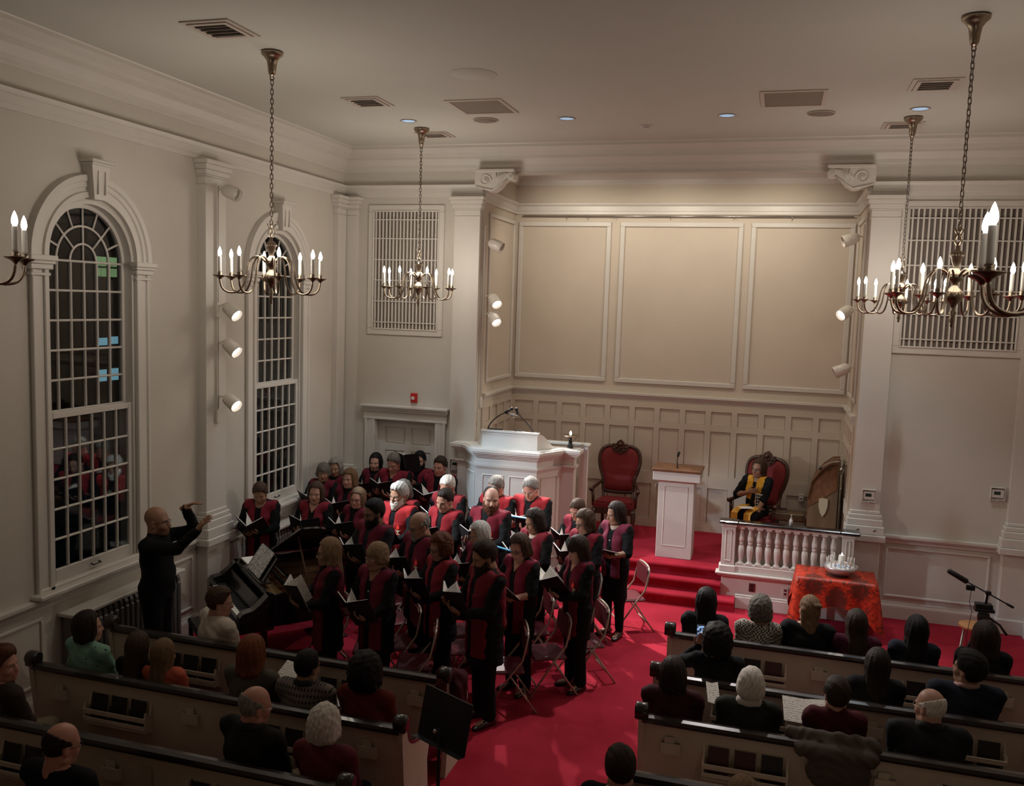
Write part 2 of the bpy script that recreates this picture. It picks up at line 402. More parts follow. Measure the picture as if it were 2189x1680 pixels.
trim(rail(1.04, 1.15), [(XR, YB), (XR, YF), (AX1, YF)], 'chair rail beyond the balustrade and side pews')
trim(rail(1.04, 1.15), [(DX0 - .25, YF), (XL, YF), (XL, YB)], 'chair rail under the arched windows')
trim(rail(1.04, 1.15), [(AX0, YF), (DX1 + .25, YF)], 'short chair rail between the door and the pulpit')
for nm, pth, lb in (('baseboard_right', [(XR, YB), (XR, YF), (AX1 + .36, YF)], 'white baseboard behind the cloth covered table'), ('baseboard_left', [(DX0 - .25, YF), (XL, YF), (XL, YB)], 'white baseboard under the arched windows')):
    struct(nm, MB().sweep(base(.22), pth), 'trim', lb, 'baseboard')
# wainscot panel mouldings (picture-frame) on walls
def frame_mb(u0, u1, z0, z1, w=.035, d=.018):
    m = MB()
    for a, b_, c, e in ((u0, u1, z0, z0 + w), (u0, u1, z1 - w, z1), (u0, u0 + w, z0 + w, z1 - w), (u1 - w, u1, z0 + w, z1 - w)):
        m.bevbox(a, b_, -d, 0.003, c, e, .009)
    return m
def wframe(name, u0, u1, z0, z1, wall, w=.035, d=.018, mm='trim', parent=None):
    o = obj(name, frame_mb(u0, u1, z0, z1, w, d), mm, parent)
    if wall == 'front': o.location = (0, YF, 0)
    elif wall == 'alcove': o.location = (0, AY, 0)
    elif wall == 'left': o.location = (XL, 0, 0); o.rotation_euler = (0, 0, PI / 2)
    elif wall == 'right': o.location = (XR, 0, 0); o.rotation_euler = (0, 0, -PI / 2)
    elif wall == 'al': o.location = (AX0, 0, 0); o.rotation_euler = (0, 0, PI / 2)
    elif wall == 'ar': o.location = (AX1, 0, 0); o.rotation_euler = (0, 0, -PI / 2)
    return o
def wall_of(n): return bpy.data.objects[n]
wframe('panel_moulding', 1.57, 2.86, .29, .99, 'front', parent=wall_of('wall_front'))
for a, b_ in ((5.2, 6.72), (9.72, 10.1), (3.0, 5.0), (8.25, 9.02)): wframe('panel_moulding', a, b_, .30, .96, 'left', parent=wall_of('wall_left'))
for a, b_ in ((-6.0, -4.0), (-9.0, -7.0), (-12.3, -9.6)): wframe('panel_moulding', a, b_, .30, .96, 'right', parent=wall_of('wall_right'))
# chancel: three large framed panels
for a, b_ in ((-4.27, -2.70), (-2.55, -.61), (-.49, 1.04)): wframe('framed_panel', a, b_, 2.86, 5.47, 'alcove', .075, .03, parent=wc)
wframe('framed_panel', 13.15, 14.5, 2.86, 5.47, 'al', .06, .03, parent=wc)
wframe('framed_panel', -14.5, -13.15, 2.86, 5.47, 'ar', .06, .03, parent=wc)
# hanging pipe rail with hooks above the panels
pr = thing('picture_rail', 'thin metal pipe rail with small hooks above the three large panels', 'rail', (0, AY - .05, 5.56))
obj('pipe', MB().tube([(-4.2, 0, 0), (1.0, 0, 0)], .011, 8), 'steel', pr)
for x in (-3.45, -3.1, -2.65, -1.75, -.75, .1):
    obj('hook', MB().tube([(x, 0, .012), (x + .01, -.02, .0), (x, -.02, -.03), (x, 0, -.045), (x, .01, -.03)], .005, 6), 'steel', pr)
# chancel small panelling: frame of stiles and rails, each recessed panel an object
xs = [-4.28 + .4105 * i for i in range(14)]
rows = [(2.25, 2.47), (1.42, 2.15), (.65, 1.22)]
st_ = .09
fr = MB(); yf = AY - .028
for i in range(14): fr.box(xs[i] - st_ / 2, xs[i] + st_ / 2, yf, AY, .50, 2.58)
for z0, z1 in ((.5, .65), (1.22, 1.42), (2.15, 2.25), (2.47, 2.58)):
    for i in range(13): fr.box(xs[i] + st_ / 2, xs[i + 1] - st_ / 2, yf, AY, z0, z1)
obj('panel_frame', fr, 'alcove', wc)
for z0, z1 in rows:
    w = .4105 - st_ - .004; me = None
    for i in range(13):
        if me is None:
            o = obj('panel', MB().bevbox(-w / 2, w / 2, -.008, 0, 0, z1 - z0 - .004, .004), 'alcove', wc); me = o.data
        else: o = inst('panel', me, wc)
        o.location = (xs[i] + .205, AY, z0 + .002)
# side walls of recess panelling
ys = [13.05 + .38 * i for i in range(5)]
for sx, x in ((1, AX0), (-1, AX1)):
    f2 = MB()
    for y in ys: f2.box(min(x, x + sx * .028), max(x, x + sx * .028), y - .045, y + .045, .5, 2.58)
    for z0, z1 in ((.5, .65), (1.22, 1.42), (2.15, 2.25), (2.47, 2.58)):
        for i in range(4): f2.box(min(x, x + sx * .028), max(x, x + sx * .028), ys[i] + .045, ys[i + 1] - .045, z0, z1)
    obj('panel_frame', f2, 'alcove', wc)
    for z0, z1 in rows:
        me = None
        for i in range(4):
            mb = MB().bevbox(-.008, .008, -.143, .143, 0, z1 - z0 - .004, .004)
            if me is None: o = obj('panel', mb, 'alcove', wc); me = o.data
            else: o = inst('panel', me, wc)
            o.location = (x, ys[i] + .19, z0 + .002)

# pilasters ---------------------------------------------------------
def pilaster(w, d, label, place, ztop=5.66):
    tn[0] += 1
    t_ = struct('trim_%d' % tn[0], None, None, label, 'pilaster')
    obj('shaft', MB().box(-w / 2, w / 2, -d, 0, 1.46, ztop - .2), 'trim', t_)
    cp = MB()
    for e, z0, z1 in ((.012, ztop - .30, ztop - .28), (.004, ztop - .28, ztop - .19), (.02, ztop - .19, ztop - .17), (.035, ztop - .17, ztop - .11), (.055, ztop - .11, ztop - .05), (.075, ztop - .05, ztop)):
        cp.bevbox(-w / 2 - e, w / 2 + e, -d - e, 0, z0, z1, .008)
    obj('capital', cp, 'trim', t_)
    bs = MB()
    for e, z0, z1 in ((.012, 1.42, 1.47), (.035, 1.36, 1.42), (.05, 1.27, 1.36), (.07, 1.15, 1.27), (.09, 1.06, 1.15), (.035, 0, 1.06), (.06, 0, .20)):
        bs.bevbox(-w / 2 - e, w / 2 + e, -d - e, 0, z0, z1, .01)
    obj('pedestal', bs, 'trim', t_)
    if place[0] == 'front': t_.location = (place[1], YF, 0)
    elif place[0] == 'left': t_.location = (XL, place[1], 0); t_.rotation_euler = (0, 0, PI / 2)
    elif place[0] == 'right': t_.location = (XR, place[1], 0); t_.rotation_euler = (0, 0, -PI / 2)
    return t_
pilaster(.40, .10, 'flat pilaster between the door and the chancel opening', ('front', -4.54))
pilaster(.36, .10, 'flat pilaster between the chancel opening and the large wall grille', ('front', 1.27))
pilaster(.30, .09, 'corner pilaster beyond the large wall grille', ('front', 3.15))
pilaster(.26, .09, 'corner pilaster beside the small wall grille, next to the window wall', ('front', -6.49))
pilaster(.40, .12, 'side wall pilaster carrying the track lights between the two windows', ('left', 9.33))
pilaster(.26, .09, 'corner pilaster on the window wall at the front', ('left', 12.6))
pilaster(.36, .12, 'side wall pilaster behind the last pews', ('left', 4.4))
# scroll brackets at the chancel opening
def bracket(x, sx, label):
    tn[0] += 1
    t_ = struct('trim_%d' % tn[0], None, None, label, 'bracket'); t_.location = (x, YF, 0)
    prof = [(0, 6.04), (.56, 6.04), (.56, 6.0), (.60, 5.96), (.585, 5.90), (.53, 5.885), (.47, 5.90), (.42, 5.86), (.36, 5.78), (.28, 5.73), (.2, 5.73), (.10, 5.77), (.04, 5.79), (0, 5.79)]
    obj('corbel', MB().prism([(sx * a, z) for a, z in prof], -.20, .04, 'y'), 'trim', t_)
    v = MB()
    for cx, cz, r0 in ((.16, 5.88, .095), (.545, 5.945, .038)):
        pts = [(sx * (cx + (r0 * (1 - i / 30)) * math.cos(i * .42)), -.205, cz + (r0 * (1 - i / 30)) * math.sin(i * .42)) for i in range(28)]
        v.tube(pts, .010, 6)
    for k in range(5):
        a = -.2 + k * .28
        v.tube([(sx * (.27 + .02 * k), -.205, 5.86 - .01 * k), (sx * (.33 + .03 * k), -.212, 5.93 + .01 * k), (sx * (.33 + .045 * k), -.205, 5.985)], .010, 6)
    v.lathe([(.001, -.012), (.035, -.008), (.035, .01), (.001, .014)], (sx * .16, -.2, 5.88), 12, 'y')
    v.bevbox(min(0, sx * .60), max(0, sx * .60), -.225, -.2, 6.0, 6.045, .008)
    v.tube([(sx * .02, -.2, 5.80), (sx * .12, -.21, 5.765), (sx * .28, -.21, 5.735), (sx * .4, -.205, 5.82), (sx * .5, -.2, 5.9)], .013, 6)
    obj('scroll', v, 'trim', t_)
bracket(-4.40, 1, 'carved scroll bracket above the chancel opening, over the pulpit end')
bracket(1.10, -1, 'carved scroll bracket above the chancel opening, over the balustrade end')

# windows -----------------------------------------------------------
def window(idx, c, label):
    w = struct('window_%d' % idx, None, None, label, 'window')
    w.location = (XL, c, 0); w.rotation_euler = (0, 0, PI / 2)
    # local: x along wall (+x = towards the front wall), y = -out into the room, z up
    def mo(mb, nm, m='trim', p=w): return obj(nm, mb, m, p)
    # casing: jamb boards, stepped archivolt, imposts, keystone
    for s_ in (-1, 1):
        j = MB()
        for a, b_, d in ((.60, .80, .03), (.60, .66, .05), (.76, .80, .045)):
            j.bevbox(min(s_ * a, s_ * b_), max(s_ * a, s_ * b_), -d, 0, 1.15, WZI - .02, .008)
        mo(j, 'casing')
        im = MB()
        for e, z0, z1 in ((.0, WZI - .16, WZI - .13), (.015, WZI - .10, WZI - .05), (.03, WZI - .05, WZI - .02), (.045, WZI - .02, WZI + .03)):
            im.bevbox(min(s_ * (.585 - e), s_ * (.82 + e)), max(s_ * (.585 - e), s_ * (.82 + e)), -.055 - e, 0, z0, z1, .006)
        mo(im, 'impost')
    ar = MB()
    prof = [(.60, .0), (.60, .05), (.655, .05), (.665, .03), (.70, .03), (.71, .045), (.755, .045), (.765, .06), (.82, .06), (.84, 0)]
    N = 36; vs = []; fs = []
    for i in range(N + 1):
        a = PI * i / N
        for r, d in prof: vs.append((r * math.cos(a), -d, WZI + .03 + r * math.sin(a)))
    k = len(prof)
    for i in range(N):
        for j_ in range(k - 1): fs.append((i * k + j_, (i + 1) * k + j_, (i + 1) * k + j_ + 1, i * k + j_ + 1))
    ar.add(vs, fs); mo(ar, 'arch_moulding')
    ks = MB().add([(-.075, -.11, 4.99), (.075, -.11, 4.99), (.125, -.13, 5.32), (-.125, -.13, 5.32), (-.075, 0, 4.99), (.075, 0, 4.99), (.125, 0, 5.32), (-.125, 0, 5.32)],
                  [(0, 1, 2, 3), (5, 4, 7, 6), (0, 4, 5, 1), (2, 6, 7, 3), (1, 5, 6, 2), (4, 0, 3, 7)])
    ks.bevbox(-.145, .145, -.155, 0, 5.32, 5.345, .006).bevbox(-.165, .165, -.175, 0, 5.345, 5.375, .008)
    ks.bevbox(-.045, -.038, -.135, -.1, 5.04, 5.27, .003).bevbox(.05, .058, -.138, -.1, 5.04, 5.27, .003)
    mo(ks, 'keystone')
    # reveal lining
    rv = MB()
    for s_ in (-1, 1): rv.box(min(s_ * .57, s_ * .6), max(s_ * .57, s_ * .6), 0, st, 1.2, WZI)
    A = arch(0, .60, WZI); B_ = arch(0, .57, WZI)
    for i in range(len(A) - 1):
        (x0, z0), (x1, z1) = B_[i], B_[i + 1]
        rv.add([(x0, 0, z0), (x1, 0, z1), (x1, st, z1), (x0, st, z0)], [(0, 1, 2, 3)])
        (x2, z2), (x3, z3) = A[i], A[i + 1]
        rv.add([(x0, 0, z0), (x1, 0, z1), (x3, 0, z3), (x2, 0, z2)], [(0, 1, 2, 3)])
    mo(rv, 'reveal')
    mo(MB().bevbox(-.86, .86, -.13, .02, 1.155, 1.205, .012).bevbox(-.80, .80, -.05, st, 1.19, 1.24, .01), 'sill')
    # sashes: lower z 1.24..2.90 (front plane), upper 2.84..arch (rear plane)
    def grid(sash, x0, x1, z0, z1, ncol, nrow, y, top_open=False):
        cw = (x1 - x0) / ncol; ch = (z1 - z0) / nrow; bw = .022
        for i in range(1, ncol):
            me = MB().bevbox(-bw / 2, bw / 2, -.02, .02, z0, z1, .008)
            o = obj('muntin', me, 'trim', sash); o.location = (x0 + cw * i, y, 0)
        for j in range(1, nrow + (1 if top_open else 0)):
            o = obj('muntin', MB().bevbox(x0, x1, -.018, .018, -bw / 2, bw / 2, .008), 'trim', sash); o.location = (0, y, z0 + ch * j)
        pm = None
        for i in range(ncol):
            for j in range(nrow):
                if pm is None: o = obj('pane', MB().box(-(cw - bw) / 2, (cw - bw) / 2, -.002, .002, -(ch - bw) / 2, (ch - bw) / 2), 'glass', sash); pm = o.data
                else: o = inst('pane', pm, sash)
                o.location = (x0 + cw * (i + .5), y + .004, z0 + ch * (j + .5))
    lo = obj('lower_sash', MB().bevbox(-.57, -.52, .02, .06, 1.24, 2.91, .006).bevbox(.52, .57, .02, .06, 1.24, 2.91, .006).bevbox(-.52, .52, .02, .06, 1.24, 1.36, .006).bevbox(-.52, .52, .02, .06, 2.85, 2.91, .006), 'trim', w)
    grid(lo, -.52, .52, 1.36, 2.85, 6, 5, .04)
    obj('sash_lift', MB().tube([(-.055, .02, 1.30), (-.055, -.01, 1.29), (.055, -.01, 1.29), (.055, .02, 1.30)], .008, 6), 'black', lo)
    us = MB().bevbox(-.57, -.53, .09, .13, 2.87, WZI, .006).bevbox(.53, .57, .09, .13, 2.87, WZI, .006).bevbox(-.53, .53, .09, .13, 2.87, 2.92, .006)
    A, B_ = arch(0, .585, WZI, 28), arch(0, .53, WZI, 28)
    for i in range(28):
        (x0, z0), (x1, z1), (x2, z2), (x3, z3) = B_[i], B_[i + 1], A[i + 1], A[i]
        us.add([(x0, .09, z0), (x1, .09, z1), (x2, .09, z2), (x3, .09, z3), (x0, .13, z0), (x1, .13, z1)], [(0, 1, 2, 3), (1, 0, 4, 5)])
    up = obj('upper_sash', us, 'trim', w)
    grid(up, -.53, .53, 2.92, WZI, 6, 5, .11, True)
    # fan: two concentric ribs and radial bars
    rb = MB()
    for r in (.177, .353): rb.tube([(x, .11, z) for x, z in arch(0, r, WZI, 20)], .013, 6)
    obj('fan_rib', rb, 'trim', up)
    bars = [(90, .0, .55), (45, .18, .55), (135, .18, .55), (67.5, .36, .55), (112.5, .36, .55), (22.5, .36, .55), (157.5, .36, .55)]
    for a, r0, r1 in bars:
        a = math.radians(a); obj('muntin', MB().tube([(r0 * math.cos(a), .11, WZI + r0 * math.sin(a)), (r1 * math.cos(a), .11, WZI + r1 * math.sin(a))], .012, 6), 'trim', up)
    def fp(r0, r1, a0, a1, n=6):
        m_ = MB(); vs = []
        for i in range(n + 1):
            a = math.radians(a0 + (a1 - a0) * i / n)
            vs += [(r0 * math.cos(a), .116, WZI + .01 + r0 * math.sin(a)), (r1 * math.cos(a), .116, WZI + .01 + r1 * math.sin(a))]
        m_.add(vs, [(2 * i, 2 * i + 1, 2 * i + 3, 2 * i + 2) for i in range(n)]); obj('pane', m_, 'glass', up)
    for a in (0, 90): fp(.001, .17, a, a + 90)
    for a in (0, 45, 90, 135): fp(.187, .345, a, a + 45)
    for i in range(8): fp(.363, .53, i * 22.5, i * 22.5 + 22.5)
    return w
window(1, WIN[0], 'tall arched many-paned window behind the conductor')
window(2, WIN[1], 'tall arched many-paned window beyond the track light pilaster, nearer the front wall')
# night outside
nb = thing('neighbouring_building', 'dark neighbouring building with a few lit windows seen through the arched windows', 'building', (-14, 9, 0))
obj('facade', MB().box(-.3, 0, -14, 34, -3, 9), 'night', nb)
fb = MB()
for i in range(9): fb.box(.0, .05 + .02 * (i % 2), 4.2, 9, -1.5 + i * .22, -1.30 + i * .22)
for i in range(14): fb.box(.0, .05 + .02 * (i % 2), 12, 17, -1.5 + i * .26, -1.27 + i * .26)
obj('siding', fb, 'siding', nb)
lw = MB()
for x0 in (6.84, 7.0, 7.16, 7.32): lw.box(0, .02, x0, x0 + .13, 4.40, 4.58).box(0, .02, x0, x0 + .13, 4.62, 4.82)
obj('lit_window', lw, 'litgreen', nb)
obj('lit_window', MB().box(0, .02, 6.88, 7.14, 2.92, 3.08).box(0, .02, 7.22, 7.46, 2.94, 3.10), 'litblue', nb)
obj('lit_window', MB().box(0, .02, 6.80, 7.10, 2.14, 2.39).box(0, .02, 7.2, 7.46, 2.14, 2.40), 'litblue', nb)
obj('wall_lamp', MB().sphere((.1, 7.03, 1.62), .03), 'litdot', nb)

# door --------------------------------------------------------------
d1 = struct('door_1', None, None, 'white panelled door in a deep moulded frame behind the back row of singers', 'door'); d1.location = (0, YF, 0)
dc = MB()
for s_, xe in ((-1, DX0), (1, DX1)):
    for a, b_, d in ((0, .17, .04), (0, .05, .055), (.05, .10, .048), (.13, .17, .06)):
        dc.bevbox(min(xe + s_ * a, xe + s_ * b_), max(xe + s_ * a, xe + s_ * b_), -d, 0, 0, DZ + .0, .006)
for a, b_, d in ((0, .13, .045), (0, .04, .06), (.04, .08, .05), (.13, .165, .08), (.165, .2, .10), (.2, .235, .13)):
    dc.bevbox(DX0 - .17 - d * .4, DX1 + .17 + d * .4, -d, 0, DZ + a, DZ + b_, .006)
obj('door_frame', dc, 'trim', d1)
obj('reveal', MB().box(DX0, DX0 + .01, 0, .15, 0, DZ).box(DX1 - .01, DX1, 0, .15, 0, DZ).box(DX0, DX1, 0, .15, DZ - .01, DZ), 'trim', d1)
obj('door_leaf', MB().box(DX0 + .01, DX1 - .01, .12, .16, 0.01, DZ - .01), 'trim', d1)
ml = MB()
for x in (DX0 + .01, (DX0 + DX1) / 2 - .05, DX1 - .12): ml.box(x, x + .11, .10, .12, .01, DZ - .01)
for z0, z1 in ((.01, .22), (.85, 1.02), (1.72, 1.82), (2.10, 2.20)):
    for x0, x1 in ((DX0 + .12, -5.56), (-5.45, DX1 - .12)): ml.box(x0, x1, .10, .12, z0, z1)
obj('stile_frame', ml, 'trim', d1)
for x0, x1 in ((DX0 + .14, -5.58), (-5.43, DX1 - .14)):
    for z0, z1 in ((.24, .83), (1.04, 1.70), (1.84, 2.08)): obj('door_panel', MB().bevbox(x0, x1, .105, .122, z0, z1, .014), 'trim', d1)
obj('door_knob', MB().lathe([(.012, 0), (.012, .03), (.028, .04), (.03, .06), (.015, .07)], (DX1 - .07, .10, 1.0), 12, 'y'), 'brass', d1)
# organ grilles
def grille(x0, x1, z0, z1, n, label):
    g_ = thing('wall_grille', label, 'grille', (0, YF, 0))
    obj('frame', frame_mb(x0, x1, z0, z1, .10, .03), 'trim', g_); obj('frame_moulding', frame_mb(x0 + .08, x1 - .08, z0 + .08, z1 - .08, .025, .045), 'trim', g_)
    obj('backing', MB().box(x0 + .1, x1 - .1, -.004, .0, z0 + .1, z1 - .1), 'grillback', g_)
    a, b_ = x0 + .105, x1 - .105; pm = None
    for i in range(n):
        x = a + (b_ - a) * (i + .5) / n
        if pm is None: o = obj('slat', MB().box(-.011, .011, -.012, .012, z0 + .1, z1 - .1), 'trim', g_); pm = o.data
        else: o = inst('slat', pm, g_)
        o.location = (x, -.02, 0)
    zs = [z0 + .1 + (z1 - z0 - .2) * t for t in (.055, .235, .415, .59, .77, .93)]; pm = None
    for z in zs:
        if pm is None: o = obj('cross_slat', MB().box(a, b_, -.008, .008, -.008, .008), 'trim', g_); pm = o.data
        else: o = inst('cross_slat', pm, g_)
        o.location = (0, -.036, z)
grille(-6.19, -4.93, 3.55, 5.55, 18, 'smaller-looking slatted wall grille above the door and red alarm')
grille(1.46, 3.02, 3.60, 5.60, 20, 'slatted wall grille beyond the chancel, behind the hanging chandeliers on the pulpit-less side')
# ================================================================== chandeliers
def bezier(pts, n=10):
    P = [Vector(p) for p in pts]; out = []
    for i in range(0, len(P) - 1, 3):
        a, b_, c, d = P[i:i + 4]
        for k in range(n + (1 if i + 4 >= len(P) else 0)):
            t_ = k / n; out.append(a * (1 - t_) ** 3 + b_ * 3 * t_ * (1 - t_) ** 2 + c * 3 * t_ * t_ * (1 - t_) + d * t_ ** 3)
    return out
R0 = .475
def arm_mb():
    p = bezier([(.055, 0, 4.42), (.10, 0, 4.50), (.20, 0, 4.50), (.22, 0, 4.36), (.24, 0, 4.20), (.28, 0, 4.12), (.36, 0, 4.12), (.44, 0, 4.12), (R0, 0, 4.16), (R0, 0, 4.265)], 8)
    return MB().tube(p, .0095, 7)
pan_prof = [(.006, 4.235), (.014, 4.25), (.03, 4.262), (.058, 4.275), (.066, 4.283), (.058, 4.281), (.024, 4.277), (.019, 4.295), (.021, 4.31), (.014, 4.312)]
ch_me = {}
def chandelier(x, y, rot, label):
    c = thing('chandelier', label, 'chandelier', (x, y, 0), rot)
    def P(nm, fn, m, parent=c, **k):
        if nm not in ch_me: ch_me[nm] = obj(nm, fn(), m, parent); return ch_me[nm]
        return inst(nm, ch_me[nm].data, parent, **k)
    P('canopy', lambda: MB().lathe([(.02, 6.17), (.035, 6.20), (.042, 6.26), (.05, 6.31), (.075, 6.345), (.10, 6.365), (.105, 6.385), (.095, 6.399)], n=24), 'brass')
    P('canopy_loop', lambda: MB().tube([(.018 * math.cos(a), 0, 6.155 + .022 * math.sin(a)) for a in np.linspace(0, 2 * PI, 12, False)], .005, 6, True), 'chainm')
    if 'chain_link' not in ch_me:
        lp = []
        for a in np.linspace(0, 2 * PI, 12, False): lp.append((.013 * math.cos(a), 0, (.016 if math.sin(a) > 0 else -.016) + .012 * math.sin(a)))
        ch_me['chain_link'] = obj('chain_link', MB().tube(lp, .0042, 5, True), 'chainm', c)
        l0 = ch_me['chain_link']; l0.location = (0, 0, 6.115); first = 1
    else: first = 0
    z = 6.115; k = 0
    while z > 4.79:
        if not (first and k == 0): inst('chain_link', ch_me['chain_link'].data, c, (0, 0, z), (0, 0, PI / 2 * (k % 2)))
        z -= .044; k += 1
    P('top_ornament', lambda: (lambda m_: [m_.tube(bezier([(0, 0, 4.66), (.03 * math.cos(a), .03 * math.sin(a), 4.67), (.045 * math.cos(a), .045 * math.sin(a), 4.70), (.02 * math.cos(a), .02 * math.sin(a), 4.735), (.0 + .012 * math.cos(a), .012 * math.sin(a), 4.76), (.035 * math.cos(a), .035 * math.sin(a), 4.76), (.038 * math.cos(a), .038 * math.sin(a), 4.79)], 6), .005, 5) for a in np.linspace(0, 2 * PI, 4, False)] and m_)(MB()), 'brass')
    P('column', lambda: MB().lathe([(.004, 4.02), (.014, 4.03), (.010, 4.05), (.022, 4.07), (.012, 4.10), (.03, 4.135), (.012, 4.16), (.025, 4.20), (.06, 4.235), (.074, 4.27), (.06, 4.31), (.028, 4.34), (.022, 4.37), (.045, 4.39), (.06, 4.42), (.045, 4.45), (.026, 4.475), (.022, 4.50), (.034, 4.53), (.042, 4.57), (.056, 4.585), (.05, 4.60), (.03, 4.615), (.016, 4.63), (.012, 4.67), (.004, 4.69)], n=20), 'brass')
    for i in range(8):
        a = i * PI / 4
        A = P('arm', arm_mb, 'brass'); A.rotation_euler = (0, 0, a)
        for nm, fn, m in (('drip_pan', lambda: MB().lathe(pan_prof, n=16), 'brass'), ('candle_sleeve', lambda: MB().lathe([(.0155, 4.31), (.0165, 4.33), (.0165, 4.455), (.014, 4.46)], n=12), 'candle'),
                          ('flame_bulb', lambda: MB().lathe([(.009, 4.458), (.017, 4.475), (.0185, 4.49), (.015, 4.512), (.008, 4.533), (.001, 4.548)], n=10), 'bulb')):
            q = P(nm, fn, m, A); q.location = (R0, 0, 0)
            if nm == 'drip_pan': q.location = (R0, 0, 0)
    return c
lbl = ['hanging brass chandelier with candle bulbs in front of the second arched window',
       'hanging brass chandelier in front of the small wall grille near the door',
       'hanging brass chandelier over the chancel opening edge, beyond the large wall grille chandelier',
       'hanging brass chandelier squarely in front of the large wall grille',
       'brass chandelier mostly cut off, only two candles showing beside the first arched window',
       'brass chandelier showing only big candles at the picture edge, over the large wall grille']
rots = [40, 36, 30, 22, 15, 15]
for i, (x, y) in enumerate(CH): chandelier(x, y, math.radians(rots[i]), lbl[i])

# ================================================================== track lights
def track(x, y, z0, z1, n, label):
    t_ = thing('lighting_track', label, 'track', (x, y, 0), n)
    obj('rail', MB().box(-.018, .018, -.03, 0, z0, z1), 'fixture', t_)
    obj('slot', MB().box(-.005, .005, -.0305, -.029, z0 + .02, z1 - .02), 'blackmatte', t_)
    obj('end_box', MB().bevbox(-.035, .035, -.04, 0, z0 - .16, z0, .006), 'fixture', t_)
    return t_
track(XL + .12, 9.33, 3.98, 5.40, PI / 2, 'upper length of white lighting track on the pilaster between the windows')
track(XL + .12, 9.33, 2.70, 3.94, PI / 2, 'lower length of white lighting track on the pilaster between the windows')
track(AX0, 12.93, 2.65, 5.25, PI / 2, 'lighting track on the chancel edge at the pulpit end')
track(AX1, 13.5, 2.7, 5.35, -PI / 2, 'lighting track on the chancel edge at the console end')
def spot(loc, mount, target, lit, label):
    """can-shaped spotlight: loc is the can centre, mount the point on the track"""
    s_ = thing('spotlight', label, 'spotlight', loc)
    d = (Vector(target) - Vector(loc)).normalized(); q = d.to_track_quat('Z', 'Y').to_matrix().to_4x4()
    prof = [(.012, -.135), (.045, -.125), (.068, -.10), (.08, -.06), (.082, -.02), (.086, .095), (.082, .10), (.076, .095), (.074, .04), (.01, .03)]
    obj('can', MB().lathe(prof, n=22, mat4=q), 'fixture', s_)
    obj('lens', MB().lathe([(.002, .052), (.073, .050), (.073, .042), (.002, .040)], n=20, mat4=q), 'spotglow' if lit else 'spotdim', s_)
    mv = Vector(mount) - Vector(loc)
    b0 = q @ Vector((0, 0, -.03)); side = q @ Vector((.085, 0, -.02)); sd2 = q @ Vector((-.085, 0, -.02)); bk = q @ Vector((0, 0, -.15))
    obj('yoke', MB().tube([side, side * .9 + bk * .5, bk, sd2 * .9 + bk * .5, sd2], .006, 6).tube([bk, mv], .010, 8), 'fixture', s_)
    return s_
xp = XL + .15
for z, zc, tg, lit, lb in ((5.32, 5.30, (-3.8, 9.3, 4.4), 0, 'unlit can spotlight at the top of the pilaster between the windows'),
                           (3.95, 3.90, (-4.2, 9.05, 2.45), 1, 'lit can spotlight on the pilaster between the windows, highest of the three lit ones'),
                           (3.50, 3.46, (-4.2, 9.1, 2.0), 1, 'lit can spotlight on the pilaster between the windows, middle of the three lit ones'),
                           (2.86, 2.80, (-4.1, 8.8, 1.6), 1, 'lit can spotlight on the pilaster between the windows, lowest of the three')):
    spot((xp + .17, 9.36, zc), (xp - .01, 9.33, z), tg, lit, lb)
for z, tg, lit, lb in ((4.98, (-2.6, 12.9, 4.3), 0, 'unlit can spotlight at the pulpit end of the chancel opening, highest'),
                       (4.15, (-2.9, 11.8, 2.8), 1, 'lit can spotlight at the pulpit end of the chancel, upper of the close pair'),
                       (3.88, (-2.9, 11.9, 2.5), 1, 'lit can spotlight at the pulpit end of the chancel, lower of the close pair')):
    spot((AX0 + .20, 12.93, z - .02), (AX0 + .03, 12.93, z + .04), tg, lit, lb)
for z, tg, lit, lb in ((5.14, (-1.6, 13.0, 4.2), 0, 'unlit can spotlight at the console end of the chancel opening, highest'),
                       (4.12, (-1.2, 11.6, 2.6), 1, 'lit can spotlight at the console end of the chancel opening, middle'),
                       (3.30, (-1.4, 13.3, 2.2), 0, 'unlit can spotlight at the console end of the chancel opening, lowest')):
    spot((AX1 - .20, 13.5, z), (AX1 - .03, 13.5, z + .04), tg, lit, lb)

# ================================================================== ceiling fittings
def vent(x, y, lx, ly, label, n=4):
    v = thing('ceiling_vent', label, 'vent', (x, y, H))
    m = MB()
    for e, z in ((.0, -.012), (.045, -.022)):
        a, b_ = lx / 2 - e, ly / 2 - e; w = .04
        m.box(-a, a, -b_, -b_ + w, z, 0).box(-a, a, b_ - w, b_, z, 0).box(-a, -a + w, -b_ + w, b_ - w, z, 0).box(a - w, a, -b_ + w, b_ - w, z, 0)
    obj('frame', m, 'vent', v)
    obj('duct_shade', MB().box(-lx / 2 + .08, lx / 2 - .08, -ly / 2 + .08, ly / 2 - .08, -.004, 0), 'ventshade', v)  # flat dark sheet painted as the shade inside the vent opening
    me = None
    for i in range(n):
        yy = -ly / 2 + .085 + (ly - .17) * (i + .5) / n
        if me is None:
            o = obj('blade', MB().add([(-lx / 2 + .08, -.012, -.030), (lx / 2 - .08, -.012, -.030), (lx / 2 - .08, .016, -.002), (-lx / 2 + .08, .016, -.002), (-lx / 2 + .08, -.009, -.032), (lx / 2 - .08, -.009, -.032), (lx / 2 - .08, .019, -.004), (-lx / 2 + .08, .019, -.004)], [(0, 1, 2, 3), (7, 6, 5, 4), (0, 4, 5, 1), (2, 6, 7, 3), (1, 5, 6, 2), (0, 3, 7, 4)]), 'vent', v); me = o.data
        else: o = inst('blade', me, v)
        o.location = (0, yy, 0)
